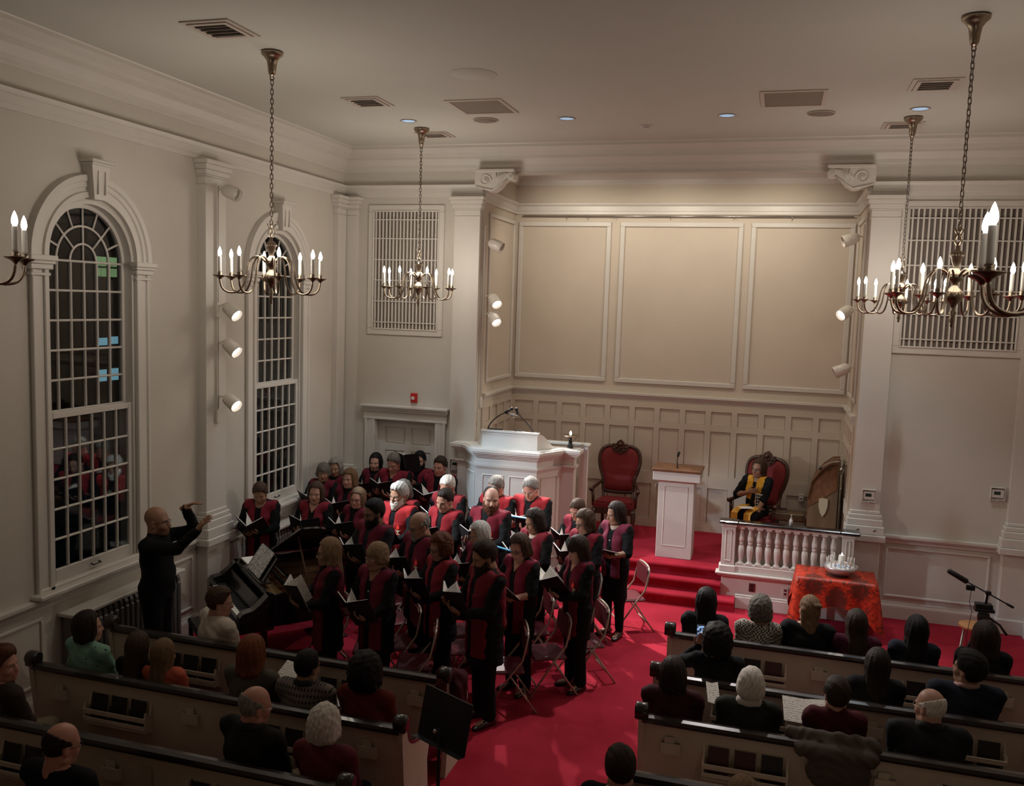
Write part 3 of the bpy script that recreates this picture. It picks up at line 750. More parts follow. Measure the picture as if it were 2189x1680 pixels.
vent(-4.81, 6.97, .48, .50, 'square louvred ceiling vent near the first chandelier, beside the crown moulding')
vent(-4.76, 9.79, .46, .50, 'square louvred ceiling vent between the two chandeliers above the choir')
vent(1.35, 9.93, .46, .50, 'square louvred ceiling vent between the two chandeliers beyond the side pews')
vent(-4.72, 11.83, .46, .40, 'small ceiling vent partly hidden by the chandelier canopy near the door', 3)
vent(1.30, 11.95, .46, .40, 'small ceiling vent partly hidden by the canopy near the large grille', 3)
for x, y, lb in ((-3.5, 10.24, 'perforated metal ceiling panel above the pulpit'), (.01, 10.35, 'perforated metal ceiling panel above the lectern side')):
    v = thing('ceiling_grille', lb, 'grille', (x, y, H))
    obj('frame', MB().box(-.34, .34, -.38, -.33, -.012, 0).box(-.34, .34, .33, .38, -.012, 0).box(-.34, -.30, -.33, .33, -.012, 0).box(.30, .34, -.33, .33, -.012, 0), 'vent', v)
    obj('perforated_plate', MB().box(-.30, .30, -.33, .33, -.006, 0), 'mesh', v)
for x, y, lb in ((-3.70, 10.98, 'round ceiling loudspeaker beside the perforated panel over the pulpit'), (.33, 11.13, 'round ceiling loudspeaker beside the perforated panel over the lectern')):
    v = thing('ceiling_speaker', lb, 'speaker', (x, y, H))
    obj('ring', MB().lathe([(.155, -.001), (.16, -.012), (.15, -.016), (.148, -.001)], n=28), 'vent', v)
    obj('grille_cloth', MB().lathe([(.148, -.001), (.148, -.008), (.001, -.010)], n=28), 'mesh', v)
for i, (x, y) in enumerate(((-4.72, 10.9), (-2.66, 11.03), (-.73, 11.11), (1.37, 11.05))):
    v = thing('downlight', ('recessed bluish ceiling downlight ' + ['behind the chandelier near the door', 'over the pulpit', 'over the lectern', 'near the large grille chandelier canopy'][i]), 'downlight', (x, y, H))
    obj('trim_ring', MB().lathe([(.098, -.001), (.108, -.008), (.102, -.012), (.090, -.008), (.09, -.001)], n=24), 'vent', v)
    obj('reflector', MB().lathe([(.09, -.003), (.06, -.0045), (.001, -.005)], n=24), 'downglow', v)
v = thing('smoke_detector', 'small round smoke detector on the ceiling between the downlights', 'detector', (-1.76, 11.59, H))
obj('base_plate', MB().lathe([(.065, 0), (.065, -.015), (.05, -.02)], n=18), 'plastic', v); obj('sensor', MB().lathe([(.04, -.02), (.045, -.035), (.03, -.045), (.001, -.047)], n=16), 'plastic', v)
v = thing('ceiling_rose', 'faint plain round plaster patch on the ceiling', 'ceiling medallion', (-3.11, 8.8, H)); obj('plaster_disc', MB().lathe([(.24, 0), (.235, -.004), (.001, -.005)], n=32), 'ceil', v)

# ================================================================== wall devices
def wallbox(name, label, cat, x, z, w, h, m, extra=None):
    v = thing(name, label, cat, (x, YF, z)); obj('housing', MB().bevbox(-w / 2, w / 2, -.035, 0, -h / 2, h / 2, .008), m, v)
    if extra: extra(v)
    return v
def thermo(v, lockbox=True):
    obj('display', MB().box(-.045, .03, -.038, -.034, -.012, .03), 'lcd', v)
    obj('guard_box', frame_mb(-.085, .085, -.085, .08, .005, .045), 'plastic', v)
    obj('lock', MB().lathe([(.012, 0), (.012, .01)], (0, -.05, -.085), 10, 'y'), 'plastic', v)
o = wallbox('thermostat', 'clear boxed thermostat on the pilaster beyond the balustrade', 'thermostat', 1.30, 1.68, .15, .11, 'plastic', thermo); o.location.y = YF - .10
wallbox('thermostat', 'clear boxed thermostat low beneath the large wall grille, beside the far corner', 'thermostat', 2.87, 1.83, .15, .11, 'plastic', thermo)
wallbox('thermostat', 'small thermostat beside the pulpit, behind the singers', 'thermostat', -4.62, 1.62, .13, .16, 'plastic', thermo).location.y = YF - .10
def alarm(v):
    obj('strobe', MB().bevbox(-.035, .02, -.06, -.035, -.03, .02, .01), 'plastic', v)
wallbox('fire_alarm', 'red fire alarm strobe on the wall above the door', 'alarm', -5.37, 2.59, .11, .15, 'redpaint', alarm)
v = thing('wall_outlet', 'pair of small round switches on the pedestal block beside the balustrade', 'switch', (1.3, YF - .17, 1.22))
for x in (-.12, .09): obj('knob', MB().lathe([(.016, 0), (.016, .012), (.008, .016)], (x, 0, 0), 10, 'y'), 'steel', v)
v = thing('microphone', 'gooseneck microphone on a chrome arm reaching out from the chancel side wall', 'microphone', (AX1, 13.6, 1.95))
obj('arm', MB().tube(bezier([(0, 0, .02), (-.15, -.01, .03), (-.25, 0, .02), (-.36, 0, -.08)]), .008, 8), 'steel', v); obj('capsule', MB().sphere((-.38, 0, -.10), .022, 8), 'blackmatte', v)
v = thing('wall_lamp', 'small round caged lamp hooked on the chancel side wall', 'lamp', (AX1 - .10, 13.45, 1.88))
obj('ring', MB().tube([(.03 * math.sin(a), .075 * math.cos(a), .095 * math.sin(a)) for a in np.linspace(0, 2 * PI, 20, False)], .006, 6, True), 'black', v)
obj('bulb', MB().sphere((0, 0, 0), .035), 'steel', v); obj('bracket', MB().tube([(0, 0, 0), (.05, 0, .06), (.10, 0, .06)], .007, 6), 'black', v)

# ================================================================== radiators
def radiator(y0, y1, label):
    r = thing('radiator', label, 'radiator', (XL, (y0 + y1) / 2, 0)); n = int((y1 - y0) / .075); me = None
    for i in range(n):
        y = -(y1 - y0) / 2 + (y1 - y0) * (i + .5) / n
        if me is None:
            pr_ = [(.03, .10), (.05, .08), (.17, .08), (.19, .10), (.19, .84), (.17, .88), (.05, .88), (.03, .84)]
            o = obj('section', MB().prism([(a, z) for a, z in pr_], -.022, .022, 'y').bevbox(.17, .205, -.028, .028, .14, .80, .012), 'radiator', r); me = o.data
        else: o = inst('section', me, r)
        o.location = (0, y, 0)
    obj('top_shelf', MB().bevbox(.01, .23, -(y1 - y0) / 2 - .03, (y1 - y0) / 2 + .03, .90, .94, .008), 'trim', r)
    for s_ in (-1, 1): obj('foot', MB().box(.06, .16, s_ * ((y1 - y0) / 2 - .06) - .02, s_ * ((y1 - y0) / 2 - .06) + .02, 0, .1), 'radiator', r)
    obj('pipe', MB().tube([(.1, (y1 - y0) / 2, .15), (.1, (y1 - y0) / 2 + .05, .15), (.1, (y1 - y0) / 2 + .05, 0)], .016, 8), 'radiator', r)
radiator(6.92, 8.55, 'grey column radiator under the first arched window behind the conductor')
radiator(10.2, 11.7, 'grey column radiator under the second arched window behind the singers')

# ================================================================== pulpit
pu = thing('pulpit', 'large white panelled pulpit with a raised reading desk and canted sides', 'pulpit', (0, 0, 0))
plan = [(-4.55, 12.73), (-4.55, 12.62), (-4.41, 12.62), (-4.13, 12.30), (-3.22, 12.30), (-2.97, 12.78), (-2.78, 12.78), (-2.78, 12.96)]
def off(poly, e):
    out = []; n = len(poly)
    for i in range(n):
        p = Vector(poly[i])
        if i == 0 or i == n - 1: out.append((p.x + (e if p.x > -3.5 else -e), p.y)); continue
        d0 = (p - Vector(poly[i - 1])).normalized(); d1 = (Vector(poly[i + 1]) - p).normalized()
        n0 = Vector((d0.y, -d0.x)); n1 = Vector((d1.y, -d1.x)); q = (n0 + n1); q = q / max(q.dot(n0), .3)
        out.append((p.x + q.x * e, p.y + q.y * e))
    return out
pm_ = MB().prism(off(plan, 0), 0, 1.95, 'z')
obj('body', pm_, 'trim', pu)
cn = MB()
for e, z0, z1 in ((.03, 0, .16), (.015, .16, .19), (.012, 1.68, 1.70), (.025, 1.70, 1.715), (.035, 1.715, 1.74), (.02, 1.84, 1.86), (.04, 1.86, 1.885), (.065, 1.885, 1.91), (.09, 1.91, 1.935), (.105, 1.935, 1.975), (.06, 1.975, 1.99)):
    cn.prism(off(plan, e), z0, z1, 'z')
obj('cornice', cn, 'trim', pu)
# reading desk parapet
pd = [(-4.08, 12.36), (-3.24, 12.36), (-3.24, 12.39), (-4.08, 12.39)]
obj('desk_front', MB().prism(pd, 1.98, 2.22, 'z').prism([(-4.10, 12.34), (-3.22, 12.34), (-3.22, 12.42), (-4.10, 12.42)], 2.22, 2.245, 'z'), 'trim', pu)
for s_, x0, x1 in ((-1, -4.08, -4.30), (1, -3.24, -3.02)):
    n = 14; vs = []
    for i in range(n + 1):
        t_ = i / n; z = 2.22 - .22 * t_ + .035 * math.sin(t_ * PI * 2); x = x0 + (x1 - x0) * t_; y = 12.37 + .38 * t_
        vs += [(x, y, 1.97), (x, y, z), (x - s_ * .02, y + .015, 1.97), (x - s_ * .02, y + .015, z)]
    fs = []
    for i in range(n):
        a = i * 4; fs += [(a, a + 4, a + 5, a + 1), (a + 2, a + 3, a + 7, a + 6), (a + 1, a + 5, a + 7, a + 3)]
    obj('scrolled_side', MB().add(vs, fs), 'trim', pu)
# panels: raised frames on the facets
def facet_panel(p0, p1, u0, u1, z0, z1):
    p0, p1 = Vector(p0), Vector(p1); d = (p1 - p0); L_ = d.length; a = math.atan2(d.y, d.x)
    o = obj('panel_moulding', frame_mb(u0 * L_, u1 * L_, z0, z1, .022, .014), 'trim', pu); o.location = (p0.x, p0.y, 0); o.rotation_euler = (0, 0, a)
facet_panel(plan[3], plan[4], .09, .46, .35, 1.60); facet_panel(plan[3], plan[4], .54, .91, .35, 1.60)
facet_panel(plan[4], plan[5], .16, .84, .35, 1.60); facet_panel(plan[2], plan[3], .16, .84, .35, 1.60)
obj('rear_rail', MB().bevbox(-3.4, -2.60, 13.0, 13.12, 2.0, 2.045, .01).box(-2.74, -2.63, 13.0, 13.1, .5, 2.0).box(-2.75, -2.70, 13.1, 13.3, .5, 2.0), 'trim', pu)
v = thing('pulpit_microphone', 'pair of black gooseneck microphones clipped together above the pulpit desk', 'microphone', (-3.66, 12.42, 2.245))
obj('gooseneck', MB().tube(bezier([(-.36, 0, 0), (-.33, 0, .12), (-.2, 0, .22), (-.10, 0, .26)]), .009, 8), 'blackmatte', v); obj('gooseneck', MB().tube(bezier([(.34, 0, 0), (.28, 0, .10), (.16, 0, .2), (.10, 0, .27)]), .009, 8), 'blackmatte', v)
obj('capsule', MB().tube([(-.10, 0, .26), (-.01, 0, .32)], .018, 10).sphere((0.0, 0, .325), .026, 8), 'blackmatte', v)
obj('capsule', MB().tube([(.10, 0, .25), (.075, 0, .31)], .016, 10).sphere((.072, 0, .325), .027, 8), 'blackmatte', v)
obj('clip', MB().tube([(-.09, 0, .25), (.09, 0, .24)], .012, 8).tube([(.02 + .03 * math.cos(a), 0, .225 + .03 * math.sin(a)) for a in np.linspace(0, 2 * PI, 12, False)], .004, 5, True), 'steel', v)
obj('desk_clamp', MB().box(-.34, -.14, -.02, .04, 0, .012).box(.06, .16, -.02, .03, 0, .014), 'blackmatte', v)
v = thing('chalice', 'dark bronze chalice lamp with a wide dish and small flame on the pulpit corner', 'chalice', (-2.86, 12.84, 1.992))
obj('stem', MB().lathe([(.05, 0), (.045, .02), (.03, .06), (.022, .12), (.026, .16)], n=16), 'black', v)
obj('dish', MB().lathe([(.02, .155), (.10, .17), (.125, .185), (.12, .192), (.02, .178)], n=24), 'brass', v)
for k in range(3):
    a = k * 2.1 + .4; obj('strut', MB().tube([(.022 * math.cos(a), .022 * math.sin(a), .08), (.07 * math.cos(a), .07 * math.sin(a), .13), (.10 * math.cos(a), .10 * math.sin(a), .172)], .004, 6), 'black', v)
obj('flame', MB().lathe([(.006, .19), (.018, .205), (.018, .225), (.008, .245), (.001, .255)], n=10), 'bulb', v)
v = thing('wall_socket', 'small dark socket plate on the chancel edge behind the pulpit', 'socket', (-4.36, YF, 2.25)); obj('plate', MB().bevbox(-.03, .03, -.012, 0, -.045, .045, .004), 'brass', v)

# ================================================================== lectern
le = thing('lectern', 'white box lectern with a brown wooden top standing on the red chancel step', 'lectern', (-1.27, 13.0, AZ), 0)
obj('pedestal', MB().bevbox(-.255, .255, -.20, .20, 0, 1.14, .006), 'trim', le)
obj('panel_moulding', frame_mb(-.17, .17, .18, 1.06, .01, .008), 'trim', le).location = (0, -.20, 0)
obj('desk_box', MB().bevbox(-.335, .335, -.26, .26, 1.14, 1.275, .006), 'trim', le)
obj('top_board', MB().bevbox(-.35, .35, -.28, .28, 1.275, 1.31, .006), 'oak', le)
v = thing('lectern_microphone', 'short black gooseneck microphone standing on the wooden lectern top', 'microphone', (-1.28, 12.92, AZ + 1.31))
obj('base_ring', MB().lathe([(.02, 0), (.02, .012), (.008, .016)], n=12), 'blackmatte', v)
obj('gooseneck', MB().tube([(0, 0, .01), (-.005, 0, .09), (.0, -.01, .17)], .006, 8), 'blackmatte', v); obj('capsule', MB().tube([(0, -.01, .17), (.012, -.03, .22)], .016, 10).sphere((.014, -.033, .225), .022, 8), 'blackmatte', v)

# ================================================================== throne chairs
def throne(x, y, rz, label):
    t_ = thing('throne_chair', label, 'chair', (x, y, AZ), rz)     # faces -y
    half = [(.0, 1.31), (.10, 1.34), (.20, 1.335), (.285, 1.28), (.325, 1.18), (.325, 1.06), (.29, .92), (.255, .82), (.245, .70), (.23, .62), (.12, .605), (0, .60)]
    from itertools import chain
    pts = half + [(-a, z) for a, z in half[-2:0:-1]]
    P = [Vector((a, .24 + (z - .6) * .12, z)) for a, z in pts]; sm = []
    for i in range(len(P)):
        p0, p1, p2, p3 = P[i - 1], P[i], P[(i + 1) % len(P)], P[(i + 2) % len(P)]
        for k in range(3):
            u = k / 3; sm.append(.5 * ((2 * p1) + (p2 - p0) * u + (2 * p0 - 5 * p1 + 4 * p2 - p3) * u * u + (3 * p1 - p0 - 3 * p2 + p3) * u ** 3))
    obj('back_frame', MB().tube(sm, .032, 8, True), 'walnut', t_)
    c0 = Vector((0, .33, .95)); vs = []; fs = []; n = len(sm); rings = (.97, .9, .6, .3)
    for k, f in enumerate(rings):
        for p in sm: vs.append(c0 + (p - c0) * f + Vector((0, -.03 - .035 * (1 - f) ** .5 if f < .97 else 0, 0)) + Vector((0, (c0 + (p - c0) * f).z * 0, 0)))
    vs.append(c0 + Vector((0, -.07, 0)))
    for k in range(len(rings) - 1):
        for i in range(n): fs.append((k * n + i, k * n + (i + 1) % n, (k + 1) * n + (i + 1) % n, (k + 1) * n + i))
    fs += [((len(rings) - 1) * n + i, (len(rings) - 1) * n + (i + 1) % n, len(vs) - 1) for i in range(n)]
    bk = [Vector(v_) + Vector((0, .06, 0)) for v_ in vs[:n]]; m_ = MB().add(vs, fs, True); m_.add(bk, [tuple(range(n))])
    obj('back_upholstery', m_, 'redvelvet', t_)
    cr = MB().prism([(-.14, 1.33), (-.12, 1.385), (-.07, 1.38), (-.05, 1.42), (0, 1.455), (.05, 1.42), (.07, 1.38), (.12, 1.385), (.14, 1.33), (.10, 1.26), (0, 1.215), (-.10, 1.26)], .27, .335, 'y')
    for k in range(7): cr.sphere((-.09 + .03 * k, .27, 1.31 + .03 * math.sin(k * 2.2)), .024, 6)
    cr.sphere((0, .27, 1.38), .04, 6)
    obj('crest', cr, 'walnut', t_)
    obj('seat', MB().prism([(-.30, -.27), (.30, -.27), (.33, -.2), (.25, .22), (-.25, .22), (-.33, -.2)], .44, .50, 'z').prism([(-.27, -.24), (.27, -.24), (.29, -.18), (.22, .19), (-.22, .19), (-.29, -.18)], .50, .535, 'z'), 'redvelvet', t_)
    obj('seat_rail', MB().prism([(-.31, -.28), (.31, -.28), (.34, -.2), (.26, .25), (-.26, .25), (-.34, -.2)], .34, .44, 'z'), 'walnut', t_)
    for s_ in (-1, 1):
        obj('armrest', MB().tube(bezier([(s_ * .27, .24, .76), (s_ * .32, .1, .74), (s_ * .36, -.05, .70), (s_ * .37, -.20, .70)]), .028, 8, rad=[.022 + .012 * i / 10 for i in range(11)]).tube([(s_ * .36, -.14, .69), (s_ * .34, -.17, .60), (s_ * .335, -.16, .44)], .024, 8), 'walnut', t_)
        obj('leg', MB().tube(bezier([(s_ * .30, -.24, .40), (s_ * .35, -.29, .30), (s_ * .29, -.26, .12), (s_ * .32, -.31, .025)]), .03, 8, rad=[.045 - .025 * i / 10 for i in range(11)]).sphere((s_ * .32, -.32, .025), .028, 6), 'walnut', t_)
        obj('leg', MB().tube([(s_ * .24, .24, .62), (s_ * .24, .24, .35), (s_ * .25, .32, .0)], .026, 8), 'walnut', t_)
    return t_
throne(-2.34, 14.0, .03, 'empty carved walnut throne chair with red velvet back beside the lectern')
throne(-.16, 13.95, -.42, 'carved walnut throne chair with dark red back, occupied by the seated woman')

# ================================================================== console, side stand, books
co = thing('organ_console', 'brown wooden console cabinet with slatted sloping top and pale shield emblem', 'console', (.80, 13.98, AZ), -.10)
co.scale = (.62, 1, 1.2)
prof = [(-.33, .0), (.33, 0), (.33, 1.17), (.14, 1.16), (-.06, 1.07), (-.26, .92), (-.33, .70)]
obj('cabinet', MB().prism([(x, z) for x, z in prof], -.30, .28, 'y'), 'oak2', co)
tb = MB(); me = None
A_ = [(.30, 1.18), (.14, 1.17), (-.06, 1.085), (-.26, .94), (-.335, .72)]
obj('top_edge', MB().prism([(x - .0, z + .03) for x, z in A_] + [(x, z) for x, z in A_[::-1]], -.34, -.30, 'y').prism([(x, z + .03) for x, z in A_] + [(x, z) for x, z in A_[::-1]], .26, .30, 'y'), 'oak', co)
for i in range(16):
    y = -.285 + .56 * i / 16
    mb = MB().prism([(x, z + .022) for x, z in A_] + [(x, z - .003) for x, z in A_[::-1]], -.013, .013, 'y')
    if me is None: o = obj('tambour_slat', mb, 'oak', co); me = o.data
    else: o = inst('tambour_slat', me, co)
    o.location = (0, y, 0)
obj('front_slope', MB().add([(-.33, -.31, .62), (.30, -.31, .86), (.30, -.30, 1.17), (-.06, -.30, 1.07), (-.26, -.30, .93), (-.335, -.31, .72)], [(0, 1, 2, 3, 4, 5)]), 'oak', co)
obj('shield_emblem', MB().prism([(-.10, .12), (0, .135), (.10, .12), (.10, .03), (.06, -.05), (0, -.10), (-.06, -.05), (-.10, .03)], -.325, -.30, 'y'), 'shield', co).location = (.02, 0, .62)
sdk = thing('music_side_stand', 'low wooden side stand with open shelves behind the balustrade', 'stand', (.33, 14.15, AZ))
obj('top', MB().bevbox(-.34, .30, -.20, .20, .44, .54, .02), 'oak2', sdk)
obj('shelf', MB().box(-.30, .26, -.18, .18, .2, .22), 'oak2', sdk)
for x in (-.29, .24): obj('side_panel', MB().box(x, x + .03, -.18, .18, 0, .44), 'oak2', sdk)
def book(name, label, cat, loc, sx, sy, h, cover, rz=0, group=None):
    b_ = thing(name, label, cat, loc, rz, group)
    obj('cover', MB().box(-sx / 2, sx / 2, -sy / 2, sy / 2, 0, .003).box(-sx / 2, sx / 2, -sy / 2, sy / 2, h - .003, h).box(-sx / 2, -sx / 2 + .003, -sy / 2, sy / 2, 0.003, h - .003), cover, b_)
    obj('pages', MB().box(-sx / 2 + .004, sx / 2 - .005, -sy / 2 + .005, sy / 2 - .005, .003, h - .003), 'pages', b_)
    return b_
book('book', 'red covered book lying on the side stand behind the balustrade', 'book', (.14, 14.12, AZ + .56), .30, .16, .03, 'hymnalred', .1)
v = thing('keyboard_instrument', 'small dark box with brass framed front lying on the side stand', 'box', (.33, 14.1, AZ + .54), .0)
obj('case', MB().bevbox(-.24, .22, -.15, .15, 0, .02, .006), 'oak2', v); obj('inlay', frame_mb(-.2, .2, .0, .02, .004, .004), 'shield', v).location = (0, -.15, 0)
v = thing('wall_outlet', 'white outlet plate low on the chancel wall between stand and console', 'outlet', (.50, AY - .028, 1.20)); obj('plate', MB().bevbox(-.04, .04, -.012, 0, -.06, .06, .004), 'plastic', v); obj('socket', MB().lathe([(.016, 0), (.016, .004)], (0, -.012, 0), 10, 'y'), 'trim', v)

# ================================================================== balustrade
ba = thing('balustrade', 'white balustrade with turned balusters and black capped rail', 'balustrade', (0, 0, 0))
yb = 12.45
def bb(*a): return MB().bevbox(*a)
obj('base_wall', MB().box(-.56, 1.12, yb, yb + .05, .0, .50), 'trim', ba)
obj('kerb_moulding', bb(-.64, 1.14, yb - .07, yb + .10, .47, .505, .01).bevbox(-.61, 1.13, yb - .045, yb + .08, .445, .47, .008).bevbox(-.6, 1.12, yb - .02, yb + .09, .505, .60, .006).bevbox(-.38, 1.0, yb - .01, yb + .07, .60, .625, .006), 'trim', ba)
obj('skirting', bb(-.36, 1.12, yb - .035, yb, 0, .17, .006).bevbox(-.36, 1.12, yb - .022, yb, .17, .20, .008), 'trim', ba)
for x0, x1, nm in ((-.575, -.395, 'post'), (.985, 1.135, 'post')):
    p = obj('post', bb(x0, x1, yb - .03, yb + .09, .505, 1.17, .004).bevbox(x0 - .02, x1 + .02, yb - .05, yb + .11, .505, .60, .01).bevbox(x0 - .012, x1 + .012, yb - .042, yb + .1, 1.14, 1.18, .006), 'trim', ba)
    q = obj('post_panel', frame_mb(x0 + .045, x1 - .045, .66, 1.10, .012, .01), 'trim', p); q.location = (0, yb - .03, 0)
obj('under_rail', bb(-.40, .99, yb - .015, yb + .075, 1.145, 1.185, .006), 'trim', ba)
obj('cap_rail', bb(-.62, -.36, yb - .07, yb + .14, 1.18, 1.222, .012).bevbox(-.37, 1.0, yb - .05, yb + .12, 1.182, 1.217, .012).bevbox(.95, 1.20, yb - .07, yb + .14, 1.18, 1.222, .012), 'black', ba)
bp_ = [(.036, .625), (.036, .65), (.026, .655), (.030, .67), (.028, .68), (.034, .72), (.042, .79), (.044, .83), (.038, .875), (.026, .90), (.032, .905), (.033, .922), (.026, .928), (.034, .94), (.040, .965), (.038, 1.00), (.028, 1.05), (.022, 1.09), (.024, 1.105), (.030, 1.11), (.028, 1.12)]
me = None
for i in range(11):
    if me is None:
        o = obj('baluster', MB().lathe(bp_, n=16).box(-.042, .042, -.042, .042, .62, .64).box(-.04, .04, -.04, .04, 1.12, 1.148), 'trim', ba); me = o.data
    else: o = inst('baluster', me, ba)
    o.location = (-.335 + 1.27 * (i + .15) / 10.6, yb + .03, 0)
obj('back_board', MB().box(-.40, .99, yb + .10, yb + .112, .505, 1.15), 'trim', ba)
v = thing('wall_outlet', 'brown electrical outlet on the white wall below the balustrade', 'outlet', (-.14, yb, .31)); obj('plate', bb(-.04, .04, -.01, 0, -.06, .06, .004), 'outlet', v); obj('socket', MB().box(-.016, .016, -.013, -.009, .015, .04).box(-.016, .016, -.013, -.009, -.04, -.015), 'blackmatte', v)
v = thing('wall_outlet', 'white electrical outlet on the white wall below the balustrade, beside the cloth covered table', 'outlet', (.30, yb, .30)); obj('plate', bb(-.04, .04, -.01, 0, -.065, .06, .004), 'plastic', v); obj('socket', MB().box(-.016, .016, -.013, -.009, .01, .04).box(-.016, .016, -.013, -.009, -.04, -.01), 'outlet', v)
v = thing('pump_bottle', 'small clear pump bottle standing on the black balustrade rail', 'bottle', (.32, yb + .04, 1.218))
obj('bottle_body', MB().lathe([(.001, 0), (.024, .002), (.025, .075), (.015, .09), (.010, .095)], n=12), 'plastic', v); obj('pump', MB().lathe([(.012, .095), (.012, .11), (.004, .113), (.004, .14), (.009, .142), (.009, .15)], n=8).box(-.004, .004, -.035, 0, .143, .15), 'plastic', v)

# ================================================================== table, cloth, bowl of candles
tb = thing('side_table', 'small wooden table hidden beneath the red patterned cloth', 'table', (.90, 12.02, 0))
obj('table_top', bb(-.46, .46, -.27, .27, .70, .735, .008), 'oak', tb)
for sx in (-1, 1):
    for sy in (-1, 1): obj('leg', MB().lathe([(.016, 0), (.022, .4), (.028, .70)], (sx * .40, sy * .22, 0), 10), 'oak', tb)
m, t, b = new_mat('red_patterned_cloth')
tc = t.nodes.new('ShaderNodeTexCoord'); sp = t.nodes.new('ShaderNodeSeparateXYZ'); t.links.new(tc.outputs['Object'], sp.inputs[0])
ab = t.nodes.new('ShaderNodeMath'); ab.operation = 'ABSOLUTE'; t.links.new(sp.outputs[0], ab.inputs[0])
cb = t.nodes.new('ShaderNodeCombineXYZ'); t.links.new(ab.outputs[0], cb.inputs[0])
zy = t.nodes.new('ShaderNodeMath'); zy.operation = 'SUBTRACT'; t.links.new(sp.outputs[2], zy.inputs[0]); t.links.new(sp.outputs[1], zy.inputs[1]); t.links.new(zy.outputs[0], cb.inputs[1])
nz = t.nodes.new('ShaderNodeTexNoise'); nz.inputs['Scale'].default_value = 10; nz.inputs['Detail'].default_value = 5; nz.inputs['Distortion'].default_value = 2.2; t.links.new(cb.outputs[0], nz.inputs[0])
vo = t.nodes.new('ShaderNodeTexVoronoi'); vo.inputs['Scale'].default_value = 9; t.links.new(cb.outputs[0], vo.inputs[0])
# medallion at front centre and rings
dv = t.nodes.new('ShaderNodeVectorMath'); dv.operation = 'DISTANCE'; dv.inputs[1].default_value = (0, .83, 0); t.links.new(cb.outputs[0], dv.inputs[0])
md = t.nodes.new('ShaderNodeMapRange'); md.inputs['From Min'].default_value = .08; md.inputs['From Max'].default_value = .15; md.inputs['To Min'].default_value = .30; md.inputs['To Max'].default_value = 0; t.links.new(dv.outputs['Value'], md.inputs[0])
dv2 = t.nodes.new('ShaderNodeVectorMath'); dv2.operation = 'DISTANCE'; dv2.inputs[1].default_value = (.28, .95, 0); t.links.new(cb.outputs[0], dv2.inputs[0])
md2 = t.nodes.new('ShaderNodeMapRange'); md2.inputs['From Min'].default_value = .06; md2.inputs['From Max'].default_value = .16; md2.inputs['To Min'].default_value = .22; md2.inputs['To Max'].default_value = 0; t.links.new(dv2.outputs['Value'], md2.inputs[0])
s1 = t.nodes.new('ShaderNodeMath'); s1.operation = 'ADD'; t.links.new(nz.outputs[0], s1.inputs[0]); t.links.new(md.outputs[0], s1.inputs[1])
s2 = t.nodes.new('ShaderNodeMath'); s2.operation = 'ADD'; t.links.new(s1.outputs[0], s2.inputs[0]); t.links.new(md2.outputs[0], s2.inputs[1])
cr = t.nodes.new('ShaderNodeValToRGB'); e = cr.color_ramp.elements; e[0].position = .40; e[0].color = (.62, .055, .020, 1); e[1].position = .66; e[1].color = (.13, .030, .018, 1)
e2 = cr.color_ramp.elements.new(.53); e2.color = (.38, .028, .012, 1)
t.links.new(s2.outputs[0], cr.inputs[0]); t.links.new(cr.outputs[0], b.inputs['Base Color']); b.inputs['Roughness'].default_value = .38
MT['redcloth'] = m
def cloth():
    hx, hy, z = .485, .295, .74; n = 120; m_ = MB(); vs = []; fs = []
    per = []
    for i in range(n):
        u = i / n * 4; s_ = int(u); f = u - s_
        per.append([(-hx + 2 * hx * f, -hy), (hx, -hy + 2 * hy * f), (hx - 2 * hx * f, hy), (-hx, hy - 2 * hy * f)][s_] + (s_, f))
    rows = 12
    for r in range(rows + 1):
        for (x, y, s_, f) in per:
            c = min(f, 1 - f); corner = max(0, 1 - c / .16)
            drop = (.36 + .03 * math.sin(f * 9 + s_)) + corner * .25
            t_ = r / rows; d = Vector((x, y)).normalized()
            nx, ny = [(0, -1), (1, 0), (0, 1), (-1, 0)][s_]
            nx, ny = (nx * (1 - corner * .5) + d.x * corner * .5, ny * (1 - corner * .5) + d.y * corner * .5)
            fold = .018 * math.sin(f * 22 + s_ * 2) * t_ * (1 + corner * 2) + .02 * t_ ** .5 + .05 * corner * t_
            vs.append((x + nx * fold, y + ny * fold, z - drop * t_ + (.0 if r else .004)))
    for r in range(rows):
        for i in range(n): fs.append((r * n + i, r * n + (i + 1) % n, (r + 1) * n + (i + 1) % n, (r + 1) * n + i))
    top = len(vs)
    for k, f in enumerate((.7, .35)):
        for (x, y, s_, q) in per: vs.append((x * f, y * f, z + .005))
    vs.append((0, 0, z + .005))
    for i in range(n):
        j = (i + 1) % n; fs += [(i, top + i, top + j, j), (top + i, top + n + i, top + n + j, top + j), (top + n + i, top + 2 * n, top + n + j)]
    return m_.add(vs, fs, True)
o = obj('tablecloth', cloth(), 'redcloth'); o.location = (.90, 12.02, 0); o['label'] = 'shiny red patterned cloth draped over the table below the bowl of candles'; o['category'] = 'tablecloth'
bw = thing('candle_bowl', 'wide pewter bowl filled with white sand standing on the red cloth', 'bowl', (.95, 12.02, .747))
obj('bowl_shell', MB().lathe([(.001, 0), (.09, .002), (.10, .004), (.16, .035), (.20, .08), (.215, .125), (.208, .125), (.19, .085), (.15, .045), (.001, .02)], n=36), 'bowl', bw)
obj('sand_bed', MB().lathe([(.203, .112), (.10, .12), (.001, .122)], n=30), 'sand', bw)
gb = MB()
for k in range(16): gb.sphere((.06 * math.cos(k * 2.4) * (k / 16) ** .5 * 1.8, -.05 + .05 * math.sin(k * 2.4), .127), .011, 5)
obj('glass_beads', gb, 'bluegl', bw)['kind'] = 'stuff'
